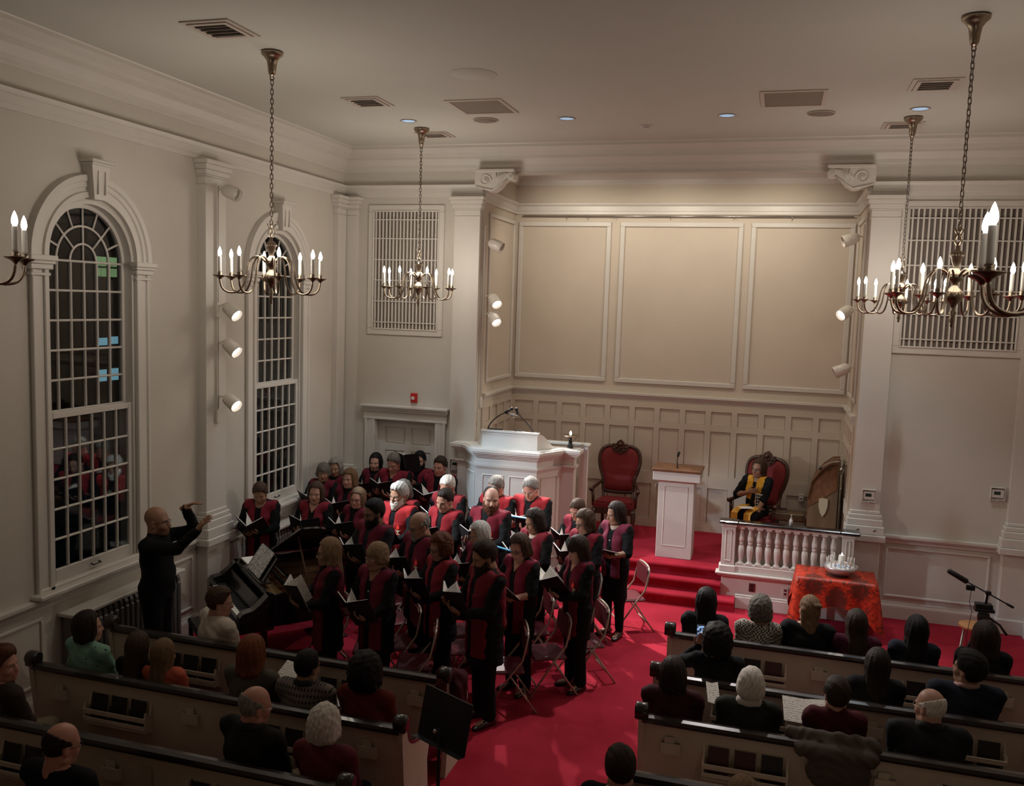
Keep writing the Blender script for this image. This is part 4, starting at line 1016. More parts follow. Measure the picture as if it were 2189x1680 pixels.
pc = thing('pillar_candle', 'thick white pillar candle in the middle of the pewter bowl', 'candle', (.96, 12.06, .867)); obj('wax', MB().lathe([(.036, 0), (.037, .01), (.036, .125), (.032, .13), (.002, .126)], n=18), 'candle', pc); obj('flame', MB().lathe([(.004, .13), (.008, .14), (.006, .152), (.001, .16)], n=8), 'bulb', pc)
me = None
for k in range(17):
    a = k * 2 * PI / 17 + .2; r = .165 if k % 3 else .13
    nm = thing('taper_candle', 'short unlit white taper candle stuck upright in the sand of the pewter bowl', 'candle', (.95 + r * math.cos(a), 12.02 + r * math.sin(a), .86), 0, 'taper candles in the sand bowl')
    nm.rotation_euler = (random.uniform(-.09, .09), random.uniform(-.09, .09), 0); nm.scale = (1, 1, random.uniform(.8, 1.15))
    if me is None: me = obj('taper', MB().lathe([(.0085, 0), (.0075, .10), (.004, .118), (.001, .12)], n=8), 'candle', nm).data
    else: inst('taper', me, nm)

# ================================================================== tripod with microphone, stool
tr_ = thing('tripod', 'black camera tripod holding a shotgun microphone behind the front side pew', 'tripod', (2.15, 9.74, 0))
for k in range(3):
    a = k * 2 * PI / 3 + .5; c, s_ = math.cos(a), math.sin(a)
    L_ = obj('leg', MB().tube([(.05 * c, .05 * s_, .98), (.20 * c, .20 * s_, .5)], .018, 8).tube([(.20 * c, .20 * s_, .52), (.36 * c, .36 * s_, .02)], .012, 8).sphere((.36 * c, .36 * s_, .015), .015, 6), 'blackmatte', tr_)
    obj('clamp', MB().bevbox(.20 * c - .02, .20 * c + .02, .20 * s_ - .02, .20 * s_ + .02, .48, .55, .005), 'steel', L_)
obj('spider', MB().lathe([(.03, .80), (.05, .93), (.07, .96), (.07, 1.02), (.03, 1.04)], n=14), 'blackmatte', tr_)
obj('head', MB().lathe([(.03, 1.04), (.055, 1.07), (.06, 1.12), (.05, 1.15)], n=14).bevbox(-.09, .09, -.05, .05, 1.17, 1.20, .006).bevbox(-.085, .07, -.045, .045, 1.20, 1.25, .006).tube([(.03, 0, 1.12), (.14, -.05, 1.06), (.2, -.1, .98)], .012, 8), 'blackmatte', tr_)
obj('indicator', MB().sphere((.02, -.055, 1.12), .006, 5), 'redpaint', tr_)
v = thing('shotgun_microphone', 'black shotgun microphone with foam windshield on a short boom above the tripod', 'microphone', (2.15, 9.74, 1.25))
obj('stem', MB().tube([(.01, 0, 0), (.02, 0, .10)], .012, 8).bevbox(-.0, .05, -.02, .02, .09, .13, .006), 'blackmatte', v)
obj('boom', MB().tube([(-.17, 0, .20), (.24, 0, .0)], .007, 8).tube([(.20, 0, .02), (.26, 0, -.01)], .013, 8), 'blackmatte', v)
obj('foam_windshield', MB().tube([(-.36, 0, .30), (-.35, 0, .295), (-.18, 0, .205), (-.17, 0, .20)], .026, 12, rad=[.014, .026, .028, .018]), 'blackmatte', v)
obj('shock_mount', MB().bevbox(-.18, -.10, -.02, .02, .12, .17, .005), 'blackmatte', v)
obj('cable', MB().tube([(-.13, 0, .12), (-.14, .0, 0), (-.11, 0, -.10), (-.14, 0, -.35), (-.12, 0, -.6)], .003, 5), 'blackmatte', v)
sl = thing('stool', 'round wooden stool top with pale legs behind the tripod', 'stool', (2.26, 10.6, 0))
obj('seat', MB().lathe([(.15, .71), (.16, .72), (.16, .745), (.15, .75)], n=24), mat('honey_wood', (.42, .20, .08), .35, var=.15, scale=10), sl)
for k in range(3):
    a = k * 2 * PI / 3 + 2.6; obj('leg', MB().tube([(.10 * math.cos(a), .10 * math.sin(a), .71), (.18 * math.cos(a), .18 * math.sin(a), 0.01)], .014, 8), 'steel', sl)

# ================================================================== pews
HYM = {}
def hymnal(loc, label, w=.155, h=.225, red=False):
    k = (red,)
    b_ = thing('hymnal', label, 'book', loc); b_.rotation_euler = (math.radians(-9), 0, 0)
    if k not in HYM:
        c = obj('cover', MB().bevbox(-w / 2, w / 2, -.022, -.018, 0, h, .001).bevbox(-w / 2, w / 2, .018, .022, 0, h, .001).bevbox(-w / 2, -w / 2 + .004, -.02, .02, 0, h, .001), 'hymnalred' if red else 'hymnal', b_)
        p = obj('page_block', MB().box(-w / 2 + .004, w / 2 - .004, -.018, .018, .004, h - .004), 'pages', b_); HYM[k] = (c.data, p.data)
    else:
        inst('cover', HYM[k][0], b_); inst('page_block', HYM[k][1], b_)
    return b_
def pew(x0, x1, y, label, racks, holders, cards, ends=(True, True), seat=True, where='', books=None):
    """y = rear face of the backrest, seat towards +y"""
    p = thing('pew', label, 'pew', ((x0 + x1) / 2, y, 0)); cx = (x0 + x1) / 2; a, b_ = x0 - cx, x1 - cx
    # slightly raked backrest panel
    bk = MB().prism([(.0, .28), (.03, .28), (.0, .84), (-.03, .84)], a + .04, b_ - .04, 'x')
    obj('backrest', bk, 'pewwhite', p)
    obj('cap_rail', MB().prism([(-.055, .835), (-.06, .855), (-.05, .88), (-.015, .89), (.025, .885), (.03, .86), (.025, .835)], a + .03, b_ - .03, 'x'), 'blackwood', p)
    obj('bottom_rail', MB().bevbox(a + .03, b_ - .03, .0, .05, .24, .29, .008), 'blackwood', p)
    if seat:
        obj('seat_board', MB().bevbox(a + .04, b_ - .04, .03, .45, .40, .43, .01), 'pewwhite', p)
        obj('seat_cushion', MB().bevbox(a + .06, b_ - .06, .04, .45, .43, .475, .018), 'redvinyl', p)
        obj('seat_support', MB().box(a + .5, a + .54, .08, .40, 0, .40).box(b_ - .54, b_ - .5, .08, .40, 0, .40), 'pewwhite', p)
    D = .50 if seat else .20
    for s_, e, on in ((-1, a, ends[0]), (1, b_, ends[1])):
        if not on: continue
        xa, xb = (e, e + .045) if s_ < 0 else (e - .045, e)
        if seat:
            top = bezier([(-.06, .90), (.02, .90), (.05, .86), (.07, .78), (.10, .68), (.22, .66), (.36, .64), (.46, .62), (.50, .60), (.50, .52)] if False else [(-.06, .90, 0), (.02, .90, 0), (.05, .86, 0), (.07, .78, 0), (.10, .68, 0), (.22, .66, 0), (.36, .64, 0), (.46, .62, 0), (.51, .60, 0), (.51, .52, 0)], 6)
            pl = [(q.x, q.y) for q in top] + [(.47, .40), (.50, .10), (.50, 0), (-.05, 0), (-.03, .10), (.0, .4)]
        else:
            top = [Vector(q) for q in ((-.06, .90, 0), (.02, .90, 0), (.05, .86, 0), (.07, .78, 0), (.08, .6, 0))]
            pl = [(q.x, q.y) for q in top] + [(.09, 0), (-.05, 0), (.0, .4)]
        ep = obj('end_panel', MB().prism(pl, xa, xb, 'x'), 'pewwhite', p)
        obj('arm_cap', MB().tube([(xa + .0225, q.x, q.y + .004) for q in top[2:]], .028, 8), 'blackwood', ep)
        obj('scroll_top', MB().lathe([(.03, -.055), (.055, -.05), (.062, -.04), (.062, .04), (.055, .05), (.03, .055)], (xa + .0225, -.02, .925), 16, 'x').bevbox(xa - .03, xb + .03, -.07, .03, .86, .925, .01), 'blackwood', ep)
    # racks hang on the rear face
    for i, (r0, r1) in enumerate(racks):
        q0, q1 = r0 - cx, r1 - cx
        rk = MB()
        for e in (q0, q1 - .018):
            rk.prism([(.0, .44), (-.10, .50), (-.115, .60), (-.10, .66), (-.05, .62), (-.02, .74), (.0, .74)], e, e + .018, 'x')
        rk.bevbox(q0, q1, -.11, .0, .485, .50, .003)
        obj('book_rack', rk, 'pewwhite', p)
        for z0, z1 in ((.51, .545), (.575, .615)): obj('rack_slat', MB().bevbox(q0, q1, -.118, -.106, z0, z1, .003), 'pewwhite', p)
    for h in holders:
        q = h - cx
        obj('card_holder', MB().box(q - .075, q + .075, -.06, -.05, .62, .70).box(q - .075, q + .075, -.06, -.01, .612, .622).box(q - .075, q - .069, -.06, -.01, .62, .70).box(q + .069, q + .075, -.06, -.01, .62, .70).box(q - .05, q + .03, -.045, -.035, .66, .745), 'pewwhite', p)
    for c in cards:
        obj('pew_card', MB().box(c - cx - .035, c - cx + .035, -.035, -.030, .60, .76), 'pages', p)
    return p
HB = ['aisle-most', 'middle', 'wall-most']
def rack_books(r0, r1, y, desc, n=3, flip=False, red=()):
    xs_ = [r0 + .02 + (r1 - r0 - .04) * (i + .5) / 3 for i in range(3)]
    for i in range(n):
        o_ = (2 - i) if flip else i
        hymnal((xs_[i], y - .055, .502), HB[o_] + ' dark hymnal in the ' + desc, red=(i in red))
RR = [(-.37, .27), (1.30, 1.94)]; LR = [(-5.40, -4.78), (-3.78, -3.12)]
names_r = ['front', 'second', 'third', 'fourth', 'fifth']
for i, y in enumerate((8.78, 7.72, 6.86, 5.95, 5.03)):
    pew(-.88, 3.22, y, ['cream pew of the window-less side, frontmost, facing the balustrade', 'second cream pew from the front on the balustrade side', 'third cream pew from the front on the balustrade side, coat over its back', 'fourth cream pew from the front on the balustrade side, lowest in view', 'fifth cream pew from the front on the balustrade side, almost out of view'][i], RR, [-.62, .95, 2.15] if i != 0 else [-.55, .57, 2.15], [.72] if i else [.98], (True, True))
rack_books(*RR[0], 8.78, 'inner rack behind the frontmost balustrade-side pew', 3, red=(2,))
rack_books(*RR[1], 8.78, 'outer rack behind the frontmost balustrade-side pew', 3)
rack_books(*RR[0], 7.72, 'inner rack behind the second balustrade-side pew', 3)
rack_books(*RR[1], 7.72, 'outer rack behind the second balustrade-side pew', 3)
rack_books(*RR[0], 6.86, 'inner rack behind the third balustrade-side pew', 3, red=(0, 1))
rack_books(*RR[1], 6.86, 'outer rack behind the third balustrade-side pew', 3)
for i, y in enumerate((6.95, 6.0, 5.10, 4.18)):
    pew(-6.02, -2.53, y, ['cream pew of the window side, frontmost, just behind the piano', 'second cream pew from the front on the window side', 'third cream pew from the front on the window side, lowest in view', 'fourth cream pew on the window side, almost out of view'][i], LR, [-5.70, -4.40, -2.82], [-4.10], (True, True))
for k, y in enumerate((6.95, 6.0, 5.10)):
    nm = ['frontmost', 'second', 'third'][k] + ' window-side pew'
    rack_books(*LR[0], y, 'outer rack behind the ' + nm, 3, True); rack_books(*LR[1], y, 'inner rack behind the ' + nm, 3, True)

# ================================================================== folding chairs
def chair_parts(t_):
    w = .215
    for s_ in (-1, 1):
        obj('side_tube', MB().tube([(s_ * w, -.30, .0), (s_ * w, -.02, .40), (s_ * w, .10, .56), (s_ * w, .13, .70), (s_ * (w - .01), .15, .80), (s_ * (w - .05), .155, .84)], .011, 8), 'beigesteel', t_)
        obj('leg', MB().tube([(s_ * (w - .03), .26, .0), (s_ * (w - .03), -.04, .42)], .010, 8), 'beigesteel', t_)
    obj('top_tube', MB().tube(bezier([(-.165, .155, .84), (-.10, .158, .865), (.10, .158, .865), (.165, .155, .84)]), .011, 8), 'beigesteel', t_)
    obj('back_pad', MB().prism([(-.20, .62), (.20, .62), (.203, .76), (.19, .81), (.15, .845), (-.15, .845), (-.19, .81), (-.203, .76)], .125, .155, 'y'), 'redvinyl', t_)
    obj('seat_pad', MB().bevbox(-.20, .20, -.24, .13, .405, .445, .018), 'redvinyl', t_)
    obj('crossbar', MB().tube([(-.185, .16, .13), (.185, .16, .13)], .009, 8).tube([(-w, -.20, .14), (w, -.20, .14)], .009, 8), 'beigesteel', t_)
c0 = None
chairs = [(-1.60, 11.12, 62, 'burgundy folding chair standing alone by the red chancel steps'), (-1.80, 9.40, 60, 'burgundy folding chair just behind the dark bobbed singer at the aisle end'),
          (-2.42, 8.45, 68, 'burgundy folding chair just behind the bearded singer at the front'), (-2.55, 10.45, 66, 'burgundy folding chair between the singers, red back showing under the pulpit base'),
          (-3.10, 9.25, 66, 'folding chair with orange-lit back behind the curly auburn singer'), (-2.12, 8.95, 60, 'burgundy folding chair in the gap beside the bobbed singer'),
          (-3.30, 8.20, 70, 'folding chair between the grey haired front singers'), (-3.0, 8.75, 66, 'folding chair behind the curly auburn singer legs'),
          (-2.45, 9.55, 62, 'folding chair in the third choir row behind the spectacled singer'), (-3.55, 9.45, 66, 'folding chair in the third choir row behind the bald singer'),
          (-2.1, 10.55, 60, 'folding chair behind the short haired singer near the steps'), (-3.9, 8.45, 72, 'folding chair in front choir row by the piano lid'), (-3.3, 10.75, 60, 'folding chair in the back choir row below the pulpit'),
          (-4.55, 8.62, 40, 'folding chair tucked in beside the piano tail, first choir row'), (-3.95, 9.35, 48, 'folding chair behind the grey shirted bearded singer'), (-3.70, 8.62, 50, 'folding chair between the first and second choir rows near the goateed singer'),
          (-4.35, 9.85, 40, 'folding chair behind the bearded singers near the piano tail'), (-3.45, 9.95, 45, 'folding chair in front of the clean shaven singer'), (-4.05, 10.85, 30, 'folding chair behind the white bearded singer'),
          (-4.95, 11.05, 25, 'folding chair behind the long haired young singer'), (-2.95, 9.75, 50, 'folding chair in front of the reddish bearded singer'), (-4.55, 11.65, 20, 'folding chair behind the back row, under the door side')]
for x, y, a, lb in chairs:
    if c0 is None: c0 = thing('folding_chair', lb, 'chair', (x, y, 0), -math.radians(a), 'folding chairs among the choir'); chair_parts(c0)
    else: copy_tree(c0, (x, y, 0), -math.radians(a), lb, 'folding chairs among the choir')

# ================================================================== grand piano
u_ = Vector((.74, -.675)).normalized(); v_ = Vector((.675, .74)).normalized()
pn = thing('grand_piano', 'black grand piano with raised lid between the conductor and the singers', 'piano', (-6.22, 8.78, 0), math.atan2(u_.y, u_.x))
# local x: bass -> treble (0..1.48); local y: towards the tail; z up
def smooth(P, n=6):
    P = [Vector((*p, 0)) for p in P]; o_ = []
    for i in range(len(P) - 1):
        p0, p1, p2, p3 = P[max(i - 1, 0)], P[i], P[i + 1], P[min(i + 2, len(P) - 1)]
        for k in range(n):
            q = k / n; r = .5 * ((2 * p1) + (p2 - p0) * q + (2 * p0 - 5 * p1 + 4 * p2 - p3) * q * q + (3 * p1 - p0 - 3 * p2 + p3) * q ** 3); o_.append((r.x, r.y))
    return o_ + [(P[-1].x, P[-1].y)]
rim = [(0, .28)] + smooth([(0, 1.45), (.10, 1.53), (.30, 1.55), (.48, 1.50), (.62, 1.36), (.80, 1.18), (1.05, 1.08), (1.30, 1.0), (1.44, .86), (1.48, .70)]) + [(1.48, .28)]
inner = [(.74 + (x - .74) * .94, .85 + (y - .85) * .94) for x, y in rim]
def ringwall(m_, A, B_, z0, z1):
    n = len(A)
    for i in range(n):
        j = (i + 1) % n
        m_.add([(*A[i], z0), (*A[j], z0), (*A[j], z1), (*A[i], z1), (*B_[i], z0), (*B_[j], z0), (*B_[j], z1), (*B_[i], z1)], [(0, 1, 2, 3), (5, 4, 7, 6), (3, 2, 6, 7), (1, 0, 4, 5)])
    return m_
obj('case', ringwall(MB(), rim, inner, .66, .98), 'black', pn)
obj('case_bottom', MB().prism(rim, .64, .68, 'z'), 'black', pn)
obj('soundboard', MB().prism(inner, .84, .85, 'z'), 'oak', pn)
ipf = MB().prism([(.06, .42), (1.40, .42), (1.40, .5), (.06, .5)], .88, .91, 'z').prism([(.06, .46), (.14, .46), (.30, 1.44), (.2, 1.46)], .88, .90, 'z').prism([(.55, .46), (.60, .46), (.50, 1.40), (.44, 1.42)], .88, .905, 'z').prism([(.95, .46), (1.0, .46), (.82, 1.12), (.77, 1.14)], .88, .905, 'z').prism([(1.3, .46), (1.38, .46), (1.32, .9), (1.24, .93)], .88, .90, 'z')
obj('iron_plate', ipf, 'gold', pn)
sg = MB()
for k in range(34):
    x = .10 + 1.24 * k / 33; L_ = 1.40 - .45 * max(0, (x - .3) / 1.1)
    sg.tube([(x, .50, .925), (x - .10 * (1 - k / 33) + .02, L_ - .02, .925)], .0025, 3)
obj('strings', sg, 'copper', pn)['kind'] = 'stuff'
obj('damper_rail', MB().box(.1, 1.35, .56, .60, .93, .955), 'black', pn)
obj('pin_block', MB().box(.05, 1.43, .30, .42, .88, .93), 'gold', pn)
for s_, x0 in ((-1, 0), (1, 1.36)):
    obj('cheek', MB().prism([(-.02, .64), (-.02, .78), (.02, .82), (.12, .84), (.20, .90), (.28, .98), (.34, .98), (.34, .64)], x0, x0 + .12, 'x'), 'black', pn)
obj('keybed', MB().bevbox(.0, 1.48, -.02, .34, .60, .66, .01), 'black', pn)
obj('key_slip', MB().bevbox(.12, 1.36, -.02, .01, .66, .735, .006), 'black', pn)
kw = 1.22 / 52; mW = None
for k in range(52):
    if mW is None: o = obj('white_key', MB().bevbox(-kw / 2 + .0006, kw / 2 - .0006, .012, .16, .70, .735, .002), 'candle', pn); mW = o.data
    else: o = inst('white_key', mW, pn)
    o.location = (.13 + kw * (k + .5), 0, 0)
bkm = None; n = 0
for k in range(51):
    if (k + 5) % 7 in (2, 6): continue
    if bkm is None: o = obj('black_key', MB().bevbox(-.006, .006, .065, .16, .735, .748, .002), 'blackmatte', pn); bkm = o.data
    else: o = inst('black_key', bkm, pn)
    o.location = (.13 + kw * (k + 1), 0, 0)
obj('fallboard', MB().prism([(.16, .73), (.18, .73), (.24, .90), (.22, .91)], .12, 1.36, 'x'), 'black', pn)
obj('folded_front_lid', MB().bevbox(.0, 1.48, .62, .66, .985, 1.0, .004), 'black', pn)
obj('music_desk', MB().add([(.40, .34, 1.0), (1.05, .34, 1.0), (1.05, .50, 1.24), (.40, .50, 1.24), (.40, .355, .99), (1.05, .355, .99), (1.05, .515, 1.235), (.40, .515, 1.235)], [(0, 1, 2, 3), (5, 4, 7, 6), (0, 4, 5, 1), (2, 6, 7, 3), (1, 5, 6, 2), (0, 3, 7, 4)]).bevbox(.35, 1.1, .30, .42, .98, 1.0, .004), 'black', pn)
# lid hinged on the bass side (x=0), opened
ld = MB(); ang = math.radians(25); c, s_ = math.cos(ang), math.sin(ang)
lo = [(x, y) for x, y in rim if y >= .28]; lo[0] = (0, .66); lo[-1] = (1.48, .66)
n = len(lo); vs = [(x * c, y, .99 + x * s_) for x, y in lo] + [(x * c - .02 * s_, y, .99 + x * s_ + .02 * c) for x, y in lo]
ld.add(vs, [(i, (i + 1) % n, n + (i + 1) % n, n + i) for i in range(n)] + [tuple(range(n))[::-1], tuple(range(n, 2 * n))])
obj('lid', ld, 'black', pn)
for k in range(7): obj('hinge_screw', MB().sphere(((.2 + .19 * k) * c, .655, .99 + (.2 + .19 * k) * s_), .007, 5), 'steel', pn)
obj('prop_stick', MB().tube([(1.40, .74, .98), (1.10 * c + .02, .74, .98 + 1.12 * s_)], .009, 8), 'oak', pn)
for x, y in ((.10, .25), (1.38, .25), (.35, 1.32)): obj('leg', MB().prism([(-.05, .64), (.05, .64), (.028, .10), (-.028, .10)], -.035, .035, 'y').lathe([(.02, .02), (.03, .05), (.02, .10)], n=10), 'black', pn).location = (x, y, 0)
obj('pedal_lyre', MB().box(.62, .86, .28, .34, .12, .16).tube([(.66, .31, .16), (.68, .31, .62)], .014, 8).tube([(.82, .31, .16), (.80, .31, .62)], .014, 8), 'black', pn)
for k in range(3): obj('pedal', MB().bevbox(.665 + .06 * k, .69 + .06 * k, .16, .30, .07, .085, .004), 'brass', pn)
piano = pn
def on_piano(x, y, z): return (pn.location.x + u_.x * x + v_.x * y, pn.location.y + u_.y * x + v_.y * y, z)
rzp = math.atan2(u_.y, u_.x)
v = thing('music_book', 'open cream music score leaning on the piano music desk', 'score', on_piano(.72, .33, 1.003), rzp)
v.rotation_euler = (math.radians(-33), 0, rzp)
obj('page', MB().box(-.23, -.002, -.012, -.006, 0, .31).box(.002, .23, -.012, -.006, 0, .31), 'music', v); obj('cover', MB().box(-.24, .24, -.005, .0, -.005, .32), 'hymnal', v)
v = thing('music_book', 'closed pale score lying flat on the corner of the piano', 'score', on_piano(.20, .48, .984), rzp); obj('pages', MB().box(-.15, .17, -.12, .12, 0, .02), 'paper', v)
v = thing('podium_box', 'low dark box on the floor beside the conductor', 'box', (-6.10, 8.02, 0), .35); obj('body', bb(-.22, .22, -.18, .18, 0, .30, .02), mat('speckled_black', (.02, .02, .022), .8, bump=.3, bscale=200), v); obj('edge_trim', frame_mb(-.22, .22, .01, .29, .012, .004), 'blackmatte', v).location = (0, -.18, 0)
v = thing('handbag', 'small speckled grey handbag on the carpet among the choir chairs', 'bag', (-4.55, 8.0, 0), .5)
obj('bag_body', MB().prism([(-.16, 0), (.16, 0), (.19, .10), (.13, .20), (-.13, .20), (-.19, .10)], -.06, .06, 'y'), mat('speckled_grey_fabric', (.06, .06, .065), .8, var=.5, scale=60), v); obj('strap', MB().tube(bezier([(-.11, 0, .19), (-.10, 0, .33), (.10, 0, .33), (.11, 0, .19)]), .008, 6), 'black', v)
v = thing('backpack', 'black backpack added to darken the carpet behind the foremost singers', 'bag', (-3.45, 8.85, 0), .2)  # added black bag, darkens the carpet under the choir
obj('bag_body', MB().sphere((0, 0, .17), .17, 12, (1.1, .75, 1.0)), 'blackmatte', v); obj('pocket', MB().sphere((0, -.10, .12), .10, 10, (1.1, .5, .9)), 'blackmatte', v); obj('strap', MB().tube(bezier([(-.05, .05, .33), (-.06, .02, .42), (.06, .02, .42), (.05, .05, .33)]), .010, 6), 'blackmatte', v)
v = thing('piano_bench', 'black piano bench added to darken the floor half under the keyboard', 'bench', on_piano(.74, -.16, 0), rzp)  # unseen bench added so the floor under the piano reads dark
obj('seat_pad', MB().bevbox(-.36, .36, -.16, .16, .42, .49, .02), 'black', v)
for sx in (-1, 1):
    for sy in (-1, 1): obj('leg', MB().bevbox(sx * .32 - .025, sx * .32 + .025, sy * .13 - .02, sy * .13 + .02, 0, .42, .005), 'black', v)
# ================================================================== music stand in the aisle
ms = thing('music_stand', 'black music stand seen from behind at the aisle end of the window side pews', 'music stand', (-2.17, 5.80, 0), math.radians(0))
a_ = math.radians(200)
ms.rotation_euler = (0, 0, math.radians(-27))
obj('desk', MB().add([(-.25, -.0, .90), (.25, 0, .90), (.25, .075, 1.26), (-.25, .075, 1.26), (-.25, .01, .90), (.25, .01, .90), (.25, .085, 1.26), (-.25, .085, 1.26)], [(0, 1, 2, 3), (5, 4, 7, 6), (0, 4, 5, 1), (2, 6, 7, 3), (1, 5, 6, 2), (0, 3, 7, 4)]).add([(-.25, .0, .90), (.25, 0, .90), (.25, -.055, .905), (-.25, -.055, .905)], [(0, 1, 2, 3)]), 'blackmatte', ms)
obj('pole', MB().tube([(0, -.01, 0.05), (0, -.01, .75), (0, -.01, 1.03)], .011, 10, rad=[.014, .014, .009]), 'blackmatte', ms)
obj('knob', MB().sphere((0, -.05, 1.02), .02, 6), 'steel', ms)
for k in range(3):
    a = k * 2 * PI / 3; obj('leg', MB().tube([(0, -.01, .22), (.12 * math.cos(a), .12 * math.sin(a) - .01, .12), (.26 * math.cos(a), .26 * math.sin(a) - .01, .012)], .009, 8), 'blackmatte', ms)
# ================================================================== people
# surfaces are grown as smooth distance fields on a grid and meshed by surface nets
def surfnet(D, xs, ys, zs, col=None):
    s = D < 0
    nx, ny, nz = D.shape
    c = np.zeros((nx - 1, ny - 1, nz - 1), np.int8)
    for i in (0, 1):
        for j in (0, 1):
            for k in (0, 1): c += s[i:nx - 1 + i, j:ny - 1 + j, k:nz - 1 + k]
    act = np.argwhere((c > 0) & (c < 8))
    if len(act) == 0: return np.zeros((0, 3)), np.zeros((0, 4), int)
    I, J, K = act.T
    acc = np.zeros((len(I), 3)); cnt = np.zeros(len(I))
    X = (xs, ys, zs)
    for ax in range(3):
        o1, o2 = [a for a in range(3) if a != ax]
        for a in (0, 1):
            for b_ in (0, 1):
                d0 = [0, 0, 0]; d0[o1] = a; d0[o2] = b_; d1 = d0[:]; d1[ax] = 1
                v0 = D[I + d0[0], J + d0[1], K + d0[2]]; v1 = D[I + d1[0], J + d1[1], K + d1[2]]
                m_ = (v0 < 0) != (v1 < 0)
                t_ = np.where(m_, v0 / np.where(m_, v0 - v1, 1), 0)
                P = np.stack([xs[I + d0[0]], ys[J + d0[1]], zs[K + d0[2]]], 1).astype(float)
                idx = (I, J, K)[ax]; step = X[ax][idx + 1] - X[ax][idx]
                P[:, ax] += t_ * step
                acc += P * m_[:, None]; cnt += m_
    V = acc / cnt[:, None]
    vid = -np.ones((nx - 1, ny - 1, nz - 1), np.int64); vid[I, J, K] = np.arange(len(I))
    F = []
    for ax in range(3):
        o1, o2 = (ax + 1) % 3, (ax + 2) % 3
        a = [slice(None)] * 3; b_ = [slice(None)] * 3; a[ax] = slice(0, -1); b_[ax] = slice(1, None)
        sa, sb = s[tuple(a)], s[tuple(b_)]
        E = np.argwhere(sa != sb)
        ok = (E[:, o1] > 0) & (E[:, o2] > 0) & (E[:, o1] < D.shape[o1] - 1) & (E[:, o2] < D.shape[o2] - 1)
        E = E[ok]; sg = sa[tuple(E.T)]
        q = []
        for da, db in ((-1, -1), (0, -1), (0, 0), (-1, 0)):
            C = E.copy(); C[:, o1] += da; C[:, o2] += db; q.append(vid[tuple(C.T)])
        q = np.stack(q, 1); q[~sg] = q[~sg][:, ::-1]
        F.append(q)
    return V, np.concatenate(F)
class SDF:
    def __init__(s, lo, hi, h, fine=None):
        s.ax = []
        for a in range(3):
            hh = h[a] if isinstance(h, (tuple, list)) else h
            s.ax.append(np.arange(lo[a], hi[a] + hh, hh))
        s.D = np.full([len(a) for a in s.ax], 0.5, np.float32)
    def _sl(s, lo, hi, pad=.09):
        return tuple(slice(max(0, np.searchsorted(s.ax[a], lo[a] - pad) - 1), np.searchsorted(s.ax[a], hi[a] + pad) + 1) for a in range(3))
    def _grid(s, sl): return np.meshgrid(*[s.ax[a][sl[a]] for a in range(3)], indexing='ij', sparse=True)
    def _mix(s, sl, d, k, op):
        A = s.D[sl]
        if op == 'sub':
            B_ = -d; h = np.clip(.5 - .5 * (B_ - A) / k, 0, 1) * 1.0
            h = np.clip(.5 + .5 * (B_ - A) / k, 0, 1); s.D[sl] = A + (B_ - A) * h + k * h * (1 - h)
        else:
            h = np.clip(.5 + .5 * (d - A) / k, 0, 1); s.D[sl] = d + (A - d) * h - k * h * (1 - h)
    def cap(s, a, b_, ra, rb=None, k=.02, op='add'):
        a = np.array(a, float); b_ = np.array(b_, float); rb = ra if rb is None else rb; R = max(ra, rb)
        sl = s._sl(np.minimum(a, b_) - R, np.maximum(a, b_) + R); X, Y, Z = s._grid(sl); d = b_ - a; L = max(d @ d, 1e-9)
        t_ = np.clip(((X - a[0]) * d[0] + (Y - a[1]) * d[1] + (Z - a[2]) * d[2]) / L, 0, 1)
        r = np.sqrt((X - a[0] - t_ * d[0]) ** 2 + (Y - a[1] - t_ * d[1]) ** 2 + (Z - a[2] - t_ * d[2]) ** 2) - (ra + (rb - ra) * t_)
        s._mix(sl, r, k, op); return s
    def ell(s, c, r, k=.02, op='add', tilt=0):
        R = max(r); c = np.array(c, float); sl = s._sl(c - R, c + R); X, Y, Z = s._grid(sl)
        x, y, z = X - c[0], Y - c[1], Z - c[2]
        if tilt: ct, st2 = math.cos(tilt), math.sin(tilt); y, z = y * ct + z * st2, -y * st2 + z * ct
        k0 = np.sqrt((x / r[0]) ** 2 + (y / r[1]) ** 2 + (z / r[2]) ** 2); k1 = np.sqrt((x / r[0] ** 2) ** 2 + (y / r[1] ** 2) ** 2 + (z / r[2] ** 2) ** 2)
        s._mix(sl, k0 * (k0 - 1) / np.maximum(k1, 1e-6), k, op); return s
    def full(s): return np.meshgrid(*s.ax, indexing='ij', sparse=True)
    def mesh(s): return surfnet(s.D, *s.ax)

